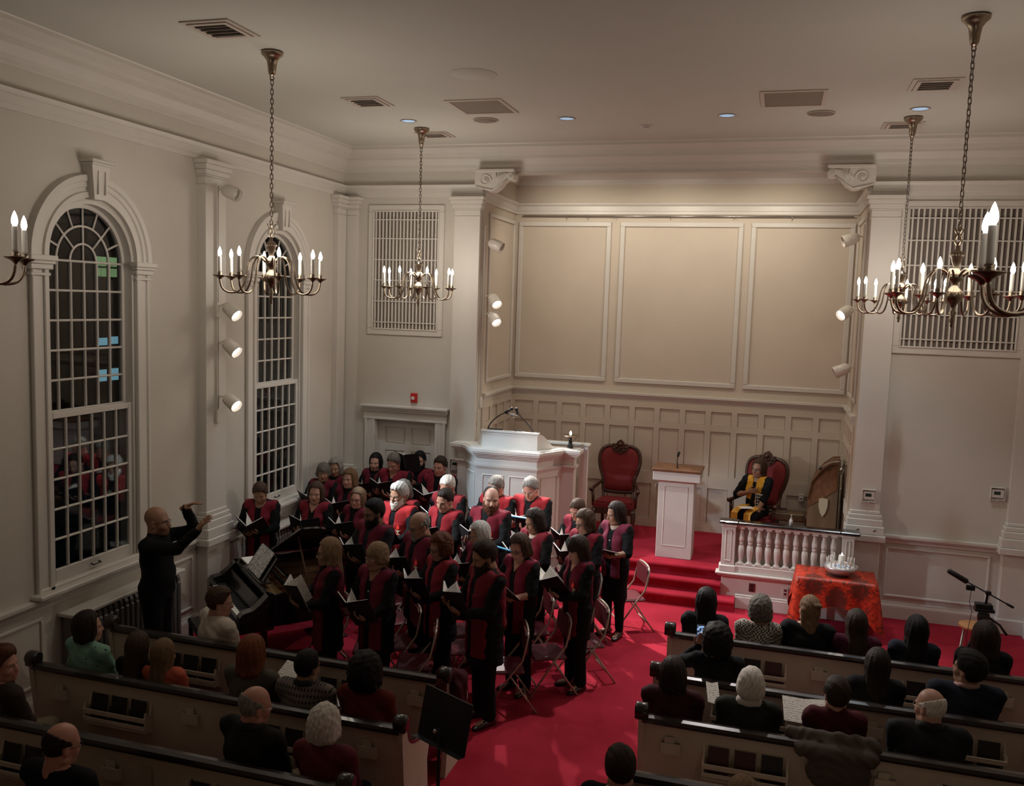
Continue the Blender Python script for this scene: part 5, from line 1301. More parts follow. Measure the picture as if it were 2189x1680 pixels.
# ---- head in its own space: origin where the skull sits on the neck, +y is the face
def head_sdf(fem=0, open_=0.5, h=.0068):
    s = SDF((-.11, -.125, -.15), (.11, .14, .245), h)
    w = 1 - .04 * fem
    s.ell((0, -.008, .135), (.076 * w, .097, .092), .02)
    s.ell((0, .03, .085), (.066 * w, .068, .085), .03)
    s.ell((0, .045, .035), (.050 * w, .050, .050), .03)
    s.cap((0, .080, -.002), (0, .078, .0), .021 - .003 * fem, k=.03)
    for q in (-1, 1):
        s.ell((q * .040, .062, .062), (.026, .028, .028), .02)
        s.cap((q * .056, .0, .02), (q * .03, .055, .0), .022, .020, .03)
        s.ell((q * .0315, .104, .098), (.019, .018, .013), .012, 'sub')
        s.ell((q * .077 * w, -.004, .082), (.010, .020, .032), .008, tilt=.15)
        s.ell((q * .086 * w, .004, .085), (.006, .010, .016), .006, 'sub')
        s.cap((q * .018, .088, .116), (q * .048, .078, .117), .010, .009, .014)
    s.cap((0, .093, .105), (0, .114, .064), .008, .0125, .012)
    for q in (-1, 1): s.ell((q * .010, .107, .060), (.008, .010, .008), .006)
    s.ell((0, .088, .034), (.028, .016, .020), .015)
    s.cap((-.016, .098, .036), (.016, .098, .036), .0048, k=.006)
    s.cap((-.014, .096, .023 - .006 * open_), (.014, .096, .023 - .006 * open_), .0060, k=.006)
    s.ell((0, .106, .030 - .003 * open_), (.011, .014, .0015 + .006 * open_), .003, 'sub')
    rn = .058 - .008 * fem
    s.cap((0, -.018, .05), (0, -.028, -.14), rn, rn + .004, .03)
    return s
_H = {}
def head_mesh(fem, open_):
    k = (fem, open_)
    if k not in _H: _H[k] = head_sdf(fem, open_).mesh()
    return _H[k]
def cranium(s, e=0.0, fem=0):
    w = 1 - .04 * fem
    s.ell((0, -.010, .137), (.076 * w + e, .099 + e, .093 + e), .02)
    s.ell((0, -.012, .085), (.070 * w + e, .082 + e * .8, .075), .03)
_HAIR = {}
def hair_mesh(style, fem=0, seed=0):
    key = (style, seed % 3)
    if key in _HAIR: return _HAIR[key]
    lo, hi = (-.19, -.21, -.36 if 'long' in style else -.14), (.19, .17, .31)
    s = SDF(lo, hi, .0090)
    X, Y, Z = s.full(); r_ = np.random.default_rng(seed + 3); ph = r_.uniform(0, 6, 6)
    fz = 1.0
    if style in ('short', 'receding', 'fringe', 'cropped', 'tousled', 'flat'):
        e = {'short': .018, 'receding': .013, 'fringe': .006, 'cropped': .012, 'tousled': .028, 'flat': .018}[style]
        cranium(s, e, 0)
        if style == 'tousled': s.ell((0, .03, .215), (.05, .05, .03), .03)
        hl = {'short': .186, 'receding': .212, 'fringe': .172, 'cropped': .186, 'tousled': .188, 'flat': .180}[style]
        s.D = (s.D + .012 * np.clip((Y - .01) / .07, 0, 1) * np.clip((.205 - Z) / .03, 0, 1) + .008 * np.clip((.11 - Z) / .06, 0, 1)).astype(np.float32)
        # cut: face, ears, nape
        face = np.maximum(.030 - Y + np.maximum(0, (Z - .10)) * .55, Z - hl + (np.abs(X) * .25))  # region y> .. and z<hl
        D = np.maximum(s.D, -face)
        low = .045 + np.clip((Y + .02) * .45, -.03, .05)          # lower edge rises towards the front
        D = np.maximum(D, low - Z)
        ear = (np.abs(X) > .066) & (Z < .108) & (Y > -.03)
        D = np.where(ear, np.maximum(D, .01), D)
        if style == 'fringe':
            top = .142 - np.clip((Y) * .5, -.05, .06); D = np.maximum(D, Z - top); D = np.maximum(D, Y - .045)
        if style == 'receding': D = D + .012 * np.clip((Y + .045) / .05, 0, 1); D = np.maximum(D, Y - .012 - .35 * np.clip(.15 - Z, 0, .1))
        s.D = D.astype(np.float32)
    elif style in ('bob', 'bobbangs', 'curly', 'bigcurly', 'longbob', 'sweptshort', 'bobwave'):
        e = {'bob': .028, 'bobbangs': .032, 'curly': .038, 'bigcurly': .055, 'longbob': .030, 'sweptshort': .026, 'bobwave': .034}[style]
        cranium(s, e, 1)
        zb = {'bob': .01, 'bobbangs': -.02, 'curly': .03, 'bigcurly': .02, 'longbob': -.04, 'sweptshort': .05, 'bobwave': .0}[style]
        for q in (-1, 1):
            s.cap((q * .062, .012, .12), (q * .072, .010, zb + .025), .030, .027 + e * .3, .03)
            s.cap((q * .055, -.045, .12), (q * .060, -.055, zb + .02), .045, .040 + e * .3, .03)
        s.cap((0, -.065, .12), (0, -.072, zb + .01), .055, .045, .03)
        hl = .122 if style in ('bobbangs', 'sweptshort') else .192
        wd = .062
        face = np.maximum(np.maximum(.022 - Y + 0 * Z, Z - hl + .35 * np.abs(X)), np.abs(X) - wd + .25 * np.clip(.06 - Z, 0, .1))
        D = np.maximum(s.D + .012 * np.clip((Y - .02) / .05, 0, 1), -face)
        D = np.maximum(D, -np.maximum(.055 - Y, Z - hl))
        s.D = D.astype(np.float32)
    elif 'long' in style:
        cranium(s, .026, 1)
        zb = -.30 if style != 'longmid' else -.17
        for q in (-1, 1):
            s.cap((q * .062, .008, .12), (q * .070, .0, .0), .028, .026, .03)
            s.cap((q * .066, -.005, .0), (q * .060, -.01 if style == 'longfront' else -.05, zb * .8), .028, .018, .03)
            s.cap((q * .05, -.05, .10), (q * .05, -.085, zb * .9), .045, .03, .03)
        s.cap((0, -.06, .12), (0, -.095, zb * .95), .058, .040, .03)
        face = np.maximum(np.maximum(.022 - Y, Z - .192 + .35 * np.abs(X)), np.abs(X) - .061 + .3 * np.clip(.06 - Z, 0, .1))
        D = np.maximum(s.D + .012 * np.clip((Y - .02) / .05, 0, 1), -face); D = np.maximum(D, -np.maximum(.055 - Y, Z - .19))
        s.D = D.astype(np.float32)
    elif style in ('tied', 'bun', 'halfup'):
        cranium(s, .016, 1)
        if style == 'bun': s.ell((0, -.12, .14), (.035, .03, .035), .02)
        elif style == 'halfup':
            s.ell((.035, -.115, .175), (.035, .022, .022), .02); s.cap((0, -.06, .1), (0, -.085, -.06), .06, .045, .03); s.cap((.05, -.03, .1), (.055, -.05, -.05), .035, .028, .03); s.cap((-.05, -.03, .1), (-.055, -.05, -.05), .035, .028, .03)
        else: s.cap((0, -.10, .12), (0, -.125, -.10), .028, .016, .02)
        face = np.maximum(.030 - Y + np.maximum(0, (Z - .10)) * .55, Z - .182 + (np.abs(X) * .25))
        D = np.maximum(s.D, -face)
        ear = (np.abs(X) > .068) & (Z < .105) & (Y > -.025)
        D = np.where(ear, np.maximum(D, .01), D); D = np.maximum(D, np.where(Y > -.03, .04 + Y * .3 - Z, -1))
        s.D = D.astype(np.float32)
    # strands / curls
    ang = np.arctan2(X, Y + .02)
    if 'curly' in style:
        f = 62 if style == 'bigcurly' else 75
        s.D = s.D + (.009 if style == 'bigcurly' else .007) * (np.sin(X * f + ph[0] + 2 * np.sin(Z * 40)) * np.sin(Y * f + ph[1]) * np.sin(Z * f + ph[2] + np.sin(X * 50)))
    elif style in ('tousled', 'sweptshort', 'bobwave', 'halfup', 'short', 'flat'):
        s.D = s.D + .0030 * np.sin(X * 70 + 2 * np.sin(Z * 24 + ph[0]) + 45 * Y) * np.sin(Z * 25 + ph[1] + X * 20) + .0018 * np.sin(X * 160 + 60 * Y + 2 * np.sin(Z * 40 + ph[2]))
    else:
        s.D = s.D + .0022 * np.sin(ang * 13 + ph[0] + 1.2 * np.sin(Z * 18 + ph[1])) + .0016 * np.sin(ang * 31 + ph[2] + 2 * np.sin(Z * 30 + ph[3]))
    _HAIR[key] = s.mesh(); return _HAIR[key]
_BD = {}
def beard_mesh(style):
    if style in _BD: return _BD[style]
    s = SDF((-.09, -.01, -.06), (.09, .14, .10), .0075)
    e = .010 if style != 'full' else .016
    s.ell((0, .03, .085), (.066 + e * .4, .068 + e * .3, .085), .03)
    s.ell((0, .045, .035), (.050 + e, .050 + e, .050 + e), .03)
    s.cap((0, .080, -.004), (0, .084, -.012 - (.02 if style == 'full' else 0)), .024 + e, k=.03)
    for q in (-1, 1): s.cap((q * .058, .0, .04), (q * .032, .055, .0), .022 + e, .022 + e, .03)
    s.cap((-.024, .094, .050), (.024, .094, .050), .010, k=.012)
    X, Y, Z = s.full()
    D = s.D
    D = np.maximum(D, Z - (.050 + np.clip(.085 - Y, 0, .09) * .50)); D = np.maximum(D, .006 - Y)
    mouth = np.sqrt((X / .019) ** 2 + ((Z - .033) / .009) ** 2) - 1
    D = np.maximum(D, -np.maximum(mouth * .01, .07 - Y))
    if style == 'goatee': D = np.maximum(D, np.abs(X) - .032); 
    s.D = (D + .002 * np.sin(X * 170) * np.sin(Z * 150)).astype(np.float32)
    _BD[style] = s.mesh(); return _BD[style]

# ---- hand: wrist at origin, fingers towards +y, palm faces +z, thumb towards +x
_HD = {}
def hand_mesh(kind):
    if kind in _HD: return _HD[kind]
    s = SDF((-.075, -.05, -.06), (.09, .20, .12), .0068)
    s.cap((0, -.045, 0), (0, .01, 0), .026, .024, .02)
    s.ell((0, .05, 0), (.040, .052, .015), .015)
    for i, x in enumerate((.030, .010, -.010, -.030)): s.cap((x * .5, .01, 0), (x, .085, 0), .013, .0105, .012)
    curl = {'hold': .50, 'flat': .10, 'relax': .35, 'lead': .22}[kind]
    L = (.040, .045, .042, .032)
    for i, x in enumerate((.030, .010, -.010, -.030)):
        p = np.array([x, .086, 0.]); a = .12 + curl * .5 + .05 * i
        sp = (x * (1.6 if kind in ('lead', 'flat') else .7))
        for j, (l, r) in enumerate(((L[i], .0095), (L[i] * .68, .0088), (L[i] * .55, .0078))):
            q = p + l * np.array([sp * 2, math.cos(a), math.sin(a)]) / math.hypot(1, sp * 2)
            s.cap(p, q, r, r * .95, .004); p = q; a += curl * .9
    b_ = np.array([.028, .020, .006]); c = b_ + np.array([.030, .022, .012]); d = c + np.array([.012, .032, .010]) ; e = d + np.array([-.001, .024, .006])
    s.cap(b_, c, .0145, .0125, .012); s.cap(c, d, .0115, .0105, .005); s.cap(d, e, .0100, .0085, .004)
    _HD[kind] = s.mesh(); return _HD[kind]

SKIN = {'fair': (.46, .255, .185), 'pink': (.50, .245, .18), 'tan': (.33, .18, .115), 'brown': (.20, .10, .06), 'olive': (.36, .20, .13)}
HAIRC = {'black': (.006, .005, .005), 'dark': (.020, .012, .009), 'brown': (.055, .030, .018), 'light': (.16, .095, .05), 'sandy': (.22, .14, .08), 'grey': (.22, .20, .18), 'silver': (.42, .40, .37), 'white': (.62, .58, .52), 'auburn': (.085, .026, .012), 'red': (.16, .045, .015), 'saltpepper': (.12, .105, .09), 'dkbrown': (.03, .018, .012)}
CL = {'black': (.0075, .0075, .0085), 'charcoal': (.018, .018, .02), 'navy': (.012, .014, .024)}
def attr_mat(name, rough, spec=.4, sss=0, bump=0, bs=100, stretch=None):
    m, t, b = new_mat(name); a = t.nodes.new('ShaderNodeAttribute'); a.attribute_name = 'Col'
    t.links.new(a.outputs['Color'], b.inputs['Base Color']); b.inputs['Roughness'].default_value = rough; b.inputs['Specular IOR Level'].default_value = spec
    if sss: b.inputs['Subsurface Weight'].default_value = sss; b.inputs['Subsurface Radius'].default_value = (.02, .008, .005); b.inputs['Subsurface Scale'].default_value = .3
    if bump:
        tc = t.nodes.new('ShaderNodeTexCoord'); mp = t.nodes.new('ShaderNodeMapping'); mp.inputs['Scale'].default_value = stretch or (1, 1, 1); t.links.new(tc.outputs['Object'], mp.inputs[0])
        n = t.nodes.new('ShaderNodeTexNoise'); n.inputs['Scale'].default_value = bs; t.links.new(mp.outputs[0], n.inputs[0])
        bp = t.nodes.new('ShaderNodeBump'); bp.inputs['Strength'].default_value = bump; bp.inputs['Distance'].default_value = .006; t.links.new(n.outputs[0], bp.inputs['Height']); t.links.new(bp.outputs[0], b.inputs['Normal'])
    return m
MT['skin'] = attr_mat('skin', .45, .4)
MT['hairm'] = attr_mat('hair', .62, .22, bump=1.0, bs=110, stretch=(1, 1, .12))
MT['clothm'] = attr_mat('cloth', .85, .15, bump=.25, bs=220)
MT['eye'] = mat('eye_white', (.5, .47, .44), .2); MT['iris'] = mat('eye_dark', (.012, .008, .006), .15)
MT['glassframe'] = mat('spectacle_frame', (.012, .010, .010), .3); MT['wire'] = mat('spectacle_wire', (.5, .48, .45), .25, metal=1.0)

def np_mesh(name, V, F, C=None):
    me = bpy.data.meshes.new(name); n = len(V); m_ = len(F)
    me.vertices.add(n); me.vertices.foreach_set('co', np.asarray(V, np.float32).ravel())
    me.loops.add(4 * m_); me.loops.foreach_set('vertex_index', np.asarray(F, np.int32).ravel())
    me.polygons.add(m_); me.polygons.foreach_set('loop_start', np.arange(0, 4 * m_, 4, dtype=np.int32)); me.polygons.foreach_set('loop_total', np.full(m_, 4, np.int32))
    me.polygons.foreach_set('use_smooth', np.ones(m_, bool)); me.update(calc_edges=True)
    if C is not None:
        a = me.color_attributes.new('Col', 'FLOAT_COLOR', 'POINT')
        cc = np.ones((n, 4), np.float32); cc[:, :3] = C; a.data.foreach_set('color', cc.ravel())
    return me
def euler3(yaw, pitch, roll=0):
    """yaw about z (left positive), pitch positive looks up, about x"""
    return np.array(Matrix.Rotation(yaw, 3, 'Z') @ Matrix.Rotation(pitch, 3, 'X') @ Matrix.Rotation(roll, 3, 'Y'))
def ik(sh, wr, l1, l2, hint):
    sh, wr, hint = map(lambda v: np.array(v, float), (sh, wr, hint)); d = wr - sh; L = np.linalg.norm(d); 
    if L > (l1 + l2) * .995: wr = sh + d / L * (l1 + l2) * .995; d = wr - sh; L = np.linalg.norm(d)
    a = (l1 ** 2 - l2 ** 2 + L ** 2) / (2 * L); h = math.sqrt(max(l1 ** 2 - a ** 2, 0)); u = d / L; hp = hint - u * (hint @ u); hp /= np.linalg.norm(hp)
    return sh + u * a + hp * h, wr
def hand_frame(y, z):
    y = np.array(y, float); y /= np.linalg.norm(y); z = np.array(z, float); z = z - y * (z @ y); z /= np.linalg.norm(z); return np.stack([np.cross(y, z), y, z], 1)
NTRI = [0]
def person(name_label, x, y, H, yaw, head=(0, 0), fem=0, skin='fair', hair=('short', 'brown'), beard=None, glasses=None, outfit='stole', pose='binder', sit=False, top=None, bottom='black', stolec=(.19, .018, .032), binder_h=0, opn=.35, sleeve='long', neck='round', z0=0.0, coll=None, legs='pants', emblem=False, necklace=False, pattern=None, seed=0, group=None, bulk=1.0, hair_scale=1.0, lean=0.0):
    P_ = thing('person', name_label, 'person', (x, y, z0), yaw, group)
    sc = H / 1.72 if not sit else H / 1.30
    rs = np.random.default_rng(seed + 11)
    sw = (.175 if fem else .20) * (1 + (bulk - 1) * .6)
    dz = -.44 if sit else 0.0                               # seated: everything above the hips drops
    zs = 1.415 + dz
    J = {'sh': zs, 'neck': 1.50 + dz}
    ly = lambda z: lean * max(0, z - (.9 + dz))             # forward lean
    arms = {}
    for q in (-1, 1):
        sh = (q * sw, ly(zs) - .005, zs - .01)
        if pose == 'binder':
            wr = (q * (.105 if q > 0 else .11), .30 + .01 * rs.random(), 1.13 + dz + binder_h + .01 * q); hint = (q * .8, -.35, -1)
        elif pose == 'binder1':
            wr = (q * .06, .30, 1.12 + dz + binder_h - (.03 if q > 0 else 0)); hint = (q * .9, -.3, -1)
        elif pose == 'lead':
            wr = ((-.17, .20, 1.71) if q < 0 else (.16, .46, 1.58)); hint = (q * .25, .1, -1)
        elif pose == 'lap': wr = (q * .10, .30, .98 + dz - .22 + .0); hint = (q * 1, -.5, -.4)
        elif pose == 'phone': wr = ((-.175, .22, 1.45 + dz) if q < 0 else (q * .1, .3, .76 + dz)); hint = (q * 1, -.4, -1)
        elif pose == 'heart': wr = ((.06, .17, 1.25 + dz) if q > 0 else (-.10, .30, .80 + dz + .08)); hint = (q * 1, -.2, -.6)
        elif pose == 'side': wr = (q * .24, .05, .84 + dz); hint = (q * .3, -1, 0)
        el, wr = ik(sh, wr, .285, .255, hint); arms[q] = (np.array(sh), el, np.array(wr))
    sit_y = .42
    def torso(s, e=0.0, lower=True, fat=1.0):
        b = bulk; k = .05
        s.ell((0, -.005 + ly(1.28 + dz), 1.275 + dz), ((.156 if fem else .176) * b + e, .122 * b + e, .19 + e), k)
        s.ell((0, .015 + ly(1.08 + dz), 1.09 + dz), ((.145 if fem else .162) * b + e, .126 * b * fat + e, .17 + e), k)
        s.ell((0, -.01, .95 + dz), ((.178 if fem else .172) * b + e, .138 * b + e, .14 + e), k)
        s.cap((-sw + .03, ly(zs) - .01, zs), (sw - .03, ly(zs) - .01, zs), .060 + e, k=.05)
        s.cap((0, ly(zs) - .015, zs), (0, ly(zs) - .02, zs + .06), .062 + e * .5, .054 + e * .5, .05)
        if fem:
            for q in (-1, 1): s.ell((q * .07, .075 + ly(1.26 + dz), 1.265 + dz), (.062 + e * .6, .058 + e * .6, .062 + e * .6), .04)
    def armsf(s, e=0.0, upto=1.0):
        for q in (-1, 1):
            a, b_, c = arms[q]
            s.cap(a, b_, .057 + e, .046 + e, .03)
            if upto > .5: s.cap(b_, b_ + (c - b_) * min(1, (upto - .5) * 2), .044 + e, .044 + e - .014 * min(1, (upto - .5) * 2), .02)
    hipx = .09
    def legsf(s, e=0.0, ank=.0):
        for q in (-1, 1):
            if sit:
                kn = (q * .10, sit_y, .47); s.cap((q * hipx, 0, .52), kn, .080 + e, .062 + e, .04); s.cap(kn, (q * .11, sit_y + .02, .10), .056 + e, .042 + e + ank, .03)
            else:
                kn = (q * (hipx + .005), .01, .49); s.cap((q * hipx, -.005, .88), kn, .088 + e, .058 + e, .04); s.cap(kn, (q * (hipx + .01), -.01, .10), .054 + e, .036 + e + ank, .03)
    lo_x = max(sw + .17, abs(arms[-1][1][0]) + .09, abs(arms[1][1][0]) + .09); ymax = max(.46, arms[1][2][1] + .08, arms[-1][2][1] + .08) if not sit else .62
    zt = max(1.56 + dz, arms[1][2][2] + .08, arms[-1][2][2] + .08)
    # ---------------- body (skin): coarse trunk and limbs + fine head and hands, one mesh
    B_ = SDF((-lo_x, -.24, -.02), (lo_x, ymax, zt), .027)
    torso(B_); armsf(B_); legsf(B_)
    for q in (-1, 1):
        fy = sit_y if sit else -.01; B_.cap((q * (hipx + .01), fy - .02, .05), (q * (hipx + .035), fy + .14, .035), .04, .03, .03)
    Vb, Fb = B_.mesh(); Vs, Fs, Cs = [Vb * sc], [Fb], []
    sk = np.array(SKIN[skin]); Cs.append(np.tile(sk, (len(Vb), 1)))
    hy, hp = math.radians(head[0]), math.radians(head[1])
    Rh = euler3(hy, hp, math.radians(rs.uniform(-4, 4)) if seed else 0); piv = np.array([0, ly(1.5 + dz) - .0, 1.495 + dz])
    Vh, Fh = head_mesh(fem, opn)
    hs = (1.05 if fem else 1.09)
    ch_ = np.tile(sk, (len(Vh), 1)) * (1 + .04 * np.sin(Vh[:, :1] * 60) * np.sin(Vh[:, 2:] * 70))
    lips = (np.abs(Vh[:, 0]) < .026) & (np.abs(Vh[:, 2] - .029) < .013) & (Vh[:, 1] > .088); ch_[lips] = sk * np.array([.95, .62, .62]) if fem else sk * np.array([.95, .75, .72])
    inm = (np.abs(Vh[:, 0]) < .010) & (np.abs(Vh[:, 2] - .0295 + .003 * opn) < .0012 + .005 * opn) & (Vh[:, 1] > .085) & (Vh[:, 1] < .101); ch_[inm] = (.06, .018, .014)
    brow = (np.abs(np.abs(Vh[:, 0]) - .033) < .019) & (np.abs(Vh[:, 2] - .119 + .25 * np.abs(np.abs(Vh[:, 0]) - .03)) < .005) & (Vh[:, 1] > .07); ch_[brow] = .5 * sk * .5 + .5 * np.array(HAIRC[hair[1]])
    chk = np.exp(-(((np.abs(Vh[:, 0]) - .045) / .02) ** 2 + ((Vh[:, 2] - .06) / .02) ** 2)) * (Vh[:, 1] > .04); ch_ = ch_ * (1 - chk[:, None] * np.array([0, .12, .12]))
    sock = np.exp(-(((np.abs(Vh[:, 0]) - .032) / .016) ** 2 + ((Vh[:, 2] - .098) / .010) ** 2)) * (Vh[:, 1] > .07); ch_ = ch_ * (1 - sock[:, None] * .18)
    if beard in ('stubble',): st2 = (Vh[:, 2] < .05) & (Vh[:, 1] > .02) & ~lips; ch_[st2] *= .6
    n0 = len(Vb); Vs.append((Vh * hs @ Rh.T + piv) * sc); Fs.append(Fh + n0); Cs.append(ch_); n0 += len(Vh)
    hk = {'binder': 'hold', 'binder1': 'hold', 'lead': 'lead', 'lap': 'relax', 'phone': 'hold', 'heart': 'flat', 'side': 'relax'}[pose]
    if pose != 'lap' or not sit or name_label.startswith('seated'):
        for q in (-1, 1):
            a, b_, c = arms[q]; Vn, Fn = hand_mesh(hk); Vn = Vn.copy() * (.92 if fem else 1.0); Fn_ = Fn
            fore = (c - b_) / np.linalg.norm(c - b_)
            if pose in ('binder', 'binder1'): fr = hand_frame((-q * .55, .75, .35), (0, -.35, 1))
            elif pose == 'lead': fr = hand_frame((.10, .75, .40) if q < 0 else (-.1, .55, .8), (0, .4, -1) if q < 0 else (-.6, .6, -.5))
            elif pose == 'phone' and q < 0: fr = hand_frame((.2, .1, 1), (.3, -1, 0))
            elif pose == 'heart' and q > 0: fr = hand_frame((-1, .15, .35), (0, -1, .1))
            elif pose == 'side': fr = hand_frame(fore, (-q, .2, 0))
            else: fr = hand_frame(fore * [1, 1, .3] + [-q * .3, 0, 0], (-q * .2, 0, -1))
            # thumb is +x; the thumb must point to the body's midline/up side
            mirror = q < 0                                  # the modelled hand is a right hand
            if mirror: Vn[:, 0] *= -1; Fn_ = Fn[:, ::-1]
            Vs.append((Vn @ fr.T + c) * sc); Fs.append(Fn_ + n0); Cs.append(np.tile(sk * .95, (len(Vn), 1))); n0 += len(Vn)
    me = np_mesh('body', np.concatenate(Vs), np.concatenate(Fs), np.concatenate(Cs)); NTRI[0] += 2 * sum(map(len, Fs))
    obj('body', me, 'skin', P_)
    # ---------------- eyes
    for q in (-1, 1):
        p = (Rh @ (np.array([q * .0315, .078, .097]) * hs) + piv) * sc; dr = Rh @ np.array([0, 1, 0.])
        e_ = obj('eye', MB().sphere(p, .0128 * sc, 7), 'eye', P_)
        pp = p + dr * .0085 * sc; obj('iris', MB().sphere(pp, .0055 * sc, 6), 'iris', e_)
    def H2W(v): return (Rh @ (np.array(v) * hs) + piv) * sc
    # ---------------- hair, beard, glasses
    if hair[0] != 'bald':
        Vr, Fr = hair_mesh(hair[0], fem, seed); Cc = np.array(HAIRC[hair[1]]); vv = Vr * hair_scale
        if hair_scale != 1: vv = (Vr - [0, -.01, .12]) * hair_scale + [0, -.01, .12]
        # long hair falls with gravity: below the nape follow the body frame more than the head
        W_ = vv * hs @ Rh.T
        if 'long' in hair[0] or hair[0] == 'tied':
            tW = np.clip((-vv[:, 2]) / .12, 0, 1)[:, None]; W2 = vv * hs @ euler3(hy * .6, 0).T; W_ = W_ * (1 - tW) + (W2 + np.array([0, -.015, 0])) * tW
        f = 1 + .22 * np.sin(Vr[:, 0] * 180 + 4 * np.sin(Vr[:, 2] * 25)) * np.sin(Vr[:, 1] * 110 + 1)
        if hair[1] in ('saltpepper', 'grey'): f = 1 + .35 * np.sin(Vr[:, 0] * 190 + 3 * np.sin(Vr[:, 2] * 30)) * np.sin(Vr[:, 1] * 120)
        obj('hair', np_mesh('hair', (W_ + piv) * sc, Fr, Cc * np.clip(f, .3, 2)[:, None]), 'hairm', P_); NTRI[0] += 2 * len(Fr)
    if beard and beard != 'stubble':
        bs_, bc = beard if isinstance(beard, tuple) else (beard, hair[1]); Vr, Fr = beard_mesh(bs_)
        obj('beard', np_mesh('beard', (Vr * hs @ Rh.T + piv) * sc, Fr, np.tile(HAIRC[bc], (len(Vr), 1))), 'hairm', P_)
    if glasses:
        g_ = MB(); r = .0016 if glasses == 'wire' else .0024
        for q in (-1, 1):
            g_.tube([H2W((q * .033 + .0225 * math.cos(a), .104 - .006 * abs(math.cos(a)), .096 + .016 * math.sin(a))) for a in np.linspace(0, 2 * PI, 16, False)], r, 5, True)
            g_.tube([H2W((q * .056, .098, .10)), H2W((q * .078, .07, .10)), H2W((q * .080, .0, .10)), H2W((q * .078, -.02, .085))], r, 5)
        g_.tube([H2W((-.011, .107, .10)), H2W((0, .112, .103)), H2W((.011, .107, .10))], r, 5)
        obj('spectacles', g_, 'wire' if glasses == 'wire' else 'glassframe', P_)
    # ---------------- clothes
    topc = np.array(top if isinstance(top, tuple) else CL.get(top or 'black', (.0075, .0075, .0085)))
    Tt = SDF((-lo_x, -.25, .50 + (dz if sit else 0) if not sit else .42), (lo_x, ymax if not sit else .46, zt), .0205)
    X, Y, Z = Tt.full()
    torso(Tt, .012)
    armsf(Tt, .013 if sleeve == 'long' else .016, .97 if sleeve == 'long' else .36)
    if not sit and outfit in ('stole', 'tunic') and legs != 'shortskirt': Tt.D = np.minimum(Tt.D, np.maximum((np.sqrt((X / ((.17 if fem else .18) * bulk + .012 * (1.3 - Z))) ** 2 + (Y / (.138 * bulk + .02 * (1.3 - Z))) ** 2) - 1) * .14, Z - 1.22)).astype(np.float32)
    Dt = Tt.D + .005 * np.sin(Z * 38 + 4 * X + rs.uniform(0, 6)) * np.sin(X * 26 + Y * 30 + rs.uniform(0, 6)) + .003 * np.sin(Z * 90 + X * 40)
    hem = (.90 + dz if sit else (.60 if (outfit in ('stole', 'tunic') and legs != 'shortskirt') else .86))
    Dt = np.maximum(Dt, hem - Z)
    neckz = 1.455 + dz
    if neck == 'vee': cut = Z - (neckz - .10 + np.abs(X) * 1.6 + np.clip(.03 - Y, 0, 1) * 3)
    elif neck == 'scoop': cut = Z - (neckz - .055 + X ** 2 * 9 + np.clip(.03 - Y, 0, 1) * 3)
    elif neck == 'turtle': cut = Z - (neckz + .075)
    elif neck == 'collar': cut = Z - (neckz + .035 - np.clip(Y - .0, 0, .1) * .35)
    else: cut = Z - (neckz + .02)
    lim = np.abs(X) < .10
    Dt = np.where(lim, np.maximum(Dt, cut), Dt)
    Tt.D = Dt.astype(np.float32)
    Vt, Ft = Tt.mesh(); Ct = np.tile(topc, (len(Vt), 1)).astype(float)
    if pattern:
        pa = pattern
        if pa == 'fairisle':
            b1 = np.sin(Vt[:, 2] * 2 * PI / .05); b2 = np.sin(Vt[:, 0] * 2 * PI / .035 + np.round(Vt[:, 2] / .05) * 1.5); Ct[(b1 * b2 > .25)] = (.20, .17, .14)
    Mt_ = 'clothm'
    if pattern in PATS: Mt_ = PATS[pattern]
    obj('shirt' if outfit != 'coat' else 'jacket', np_mesh('shirt', Vt * sc, Ft, Ct), Mt_, P_); NTRI[0] += 2 * len(Ft)
    if legs != 'none':
        hB = 1.00 + dz
        Lg = SDF((-.26, -.24, .0), (.26, .60 if sit else .20, hB + .03), .029)
        legsf(Lg, .016, .018 if legs in ('pants',) else .0); Lg.ell((0, -.01, .95 + dz), ((.168 if fem else .160) * bulk + .012, .125 * bulk + .012, .14), .05)
        X, Y, Z = Lg.full()
        Lg.D = np.maximum(np.maximum(Lg.D, Z - hB), .055 - Z).astype(np.float32)
        if legs in ('shortskirt', 'skirt'):
            zk = .50 if legs == 'shortskirt' else .3
            rr = .155 + (1.0 - Z) * .06; sk_ = (np.sqrt((X / rr) ** 2 + (Y / (rr * .78)) ** 2) - 1) * .12; Lg.D = np.minimum(Lg.D, np.maximum(np.maximum(sk_, zk - Z), Z - hB)).astype(np.float32)
        Vl, Fl = Lg.mesh(); bc = np.array(bottom if isinstance(bottom, tuple) else CL.get(bottom, (.0075, .0075, .0085)))
        obj('trousers' if legs == 'pants' else 'skirt', np_mesh('trousers', Vl * sc, Fl, np.tile(bc, (len(Vl), 1))), 'clothm', P_); NTRI[0] += 2 * len(Fl)
        for q in (-1, 1):
            fy = sit_y if sit else -.01
            sh_ = MB(); cx = q * (hipx + .015)
            sec = [(-.075, .030, .055), (-.05, .040, .085), (0, .042, .09), (.06, .044, .07), (.12, .046, .05), (.165, .034, .035), (.185, .012, .02)]
            vs = []; fs = []; n = 10
            for (yy, w_, h_) in sec:
                for k in range(n):
                    a = 2 * PI * k / n; vs.append(((cx + q * yy * .18 + w_ * math.cos(a)) * sc, (fy + yy) * sc, max(.002, (h_ / 2 + .002 + h_ / 2 * math.sin(a))) * sc))
            for i in range(len(sec) - 1):
                for k in range(n): fs.append((i * n + k, i * n + (k + 1) % n, (i + 1) * n + (k + 1) % n, (i + 1) * n + k))
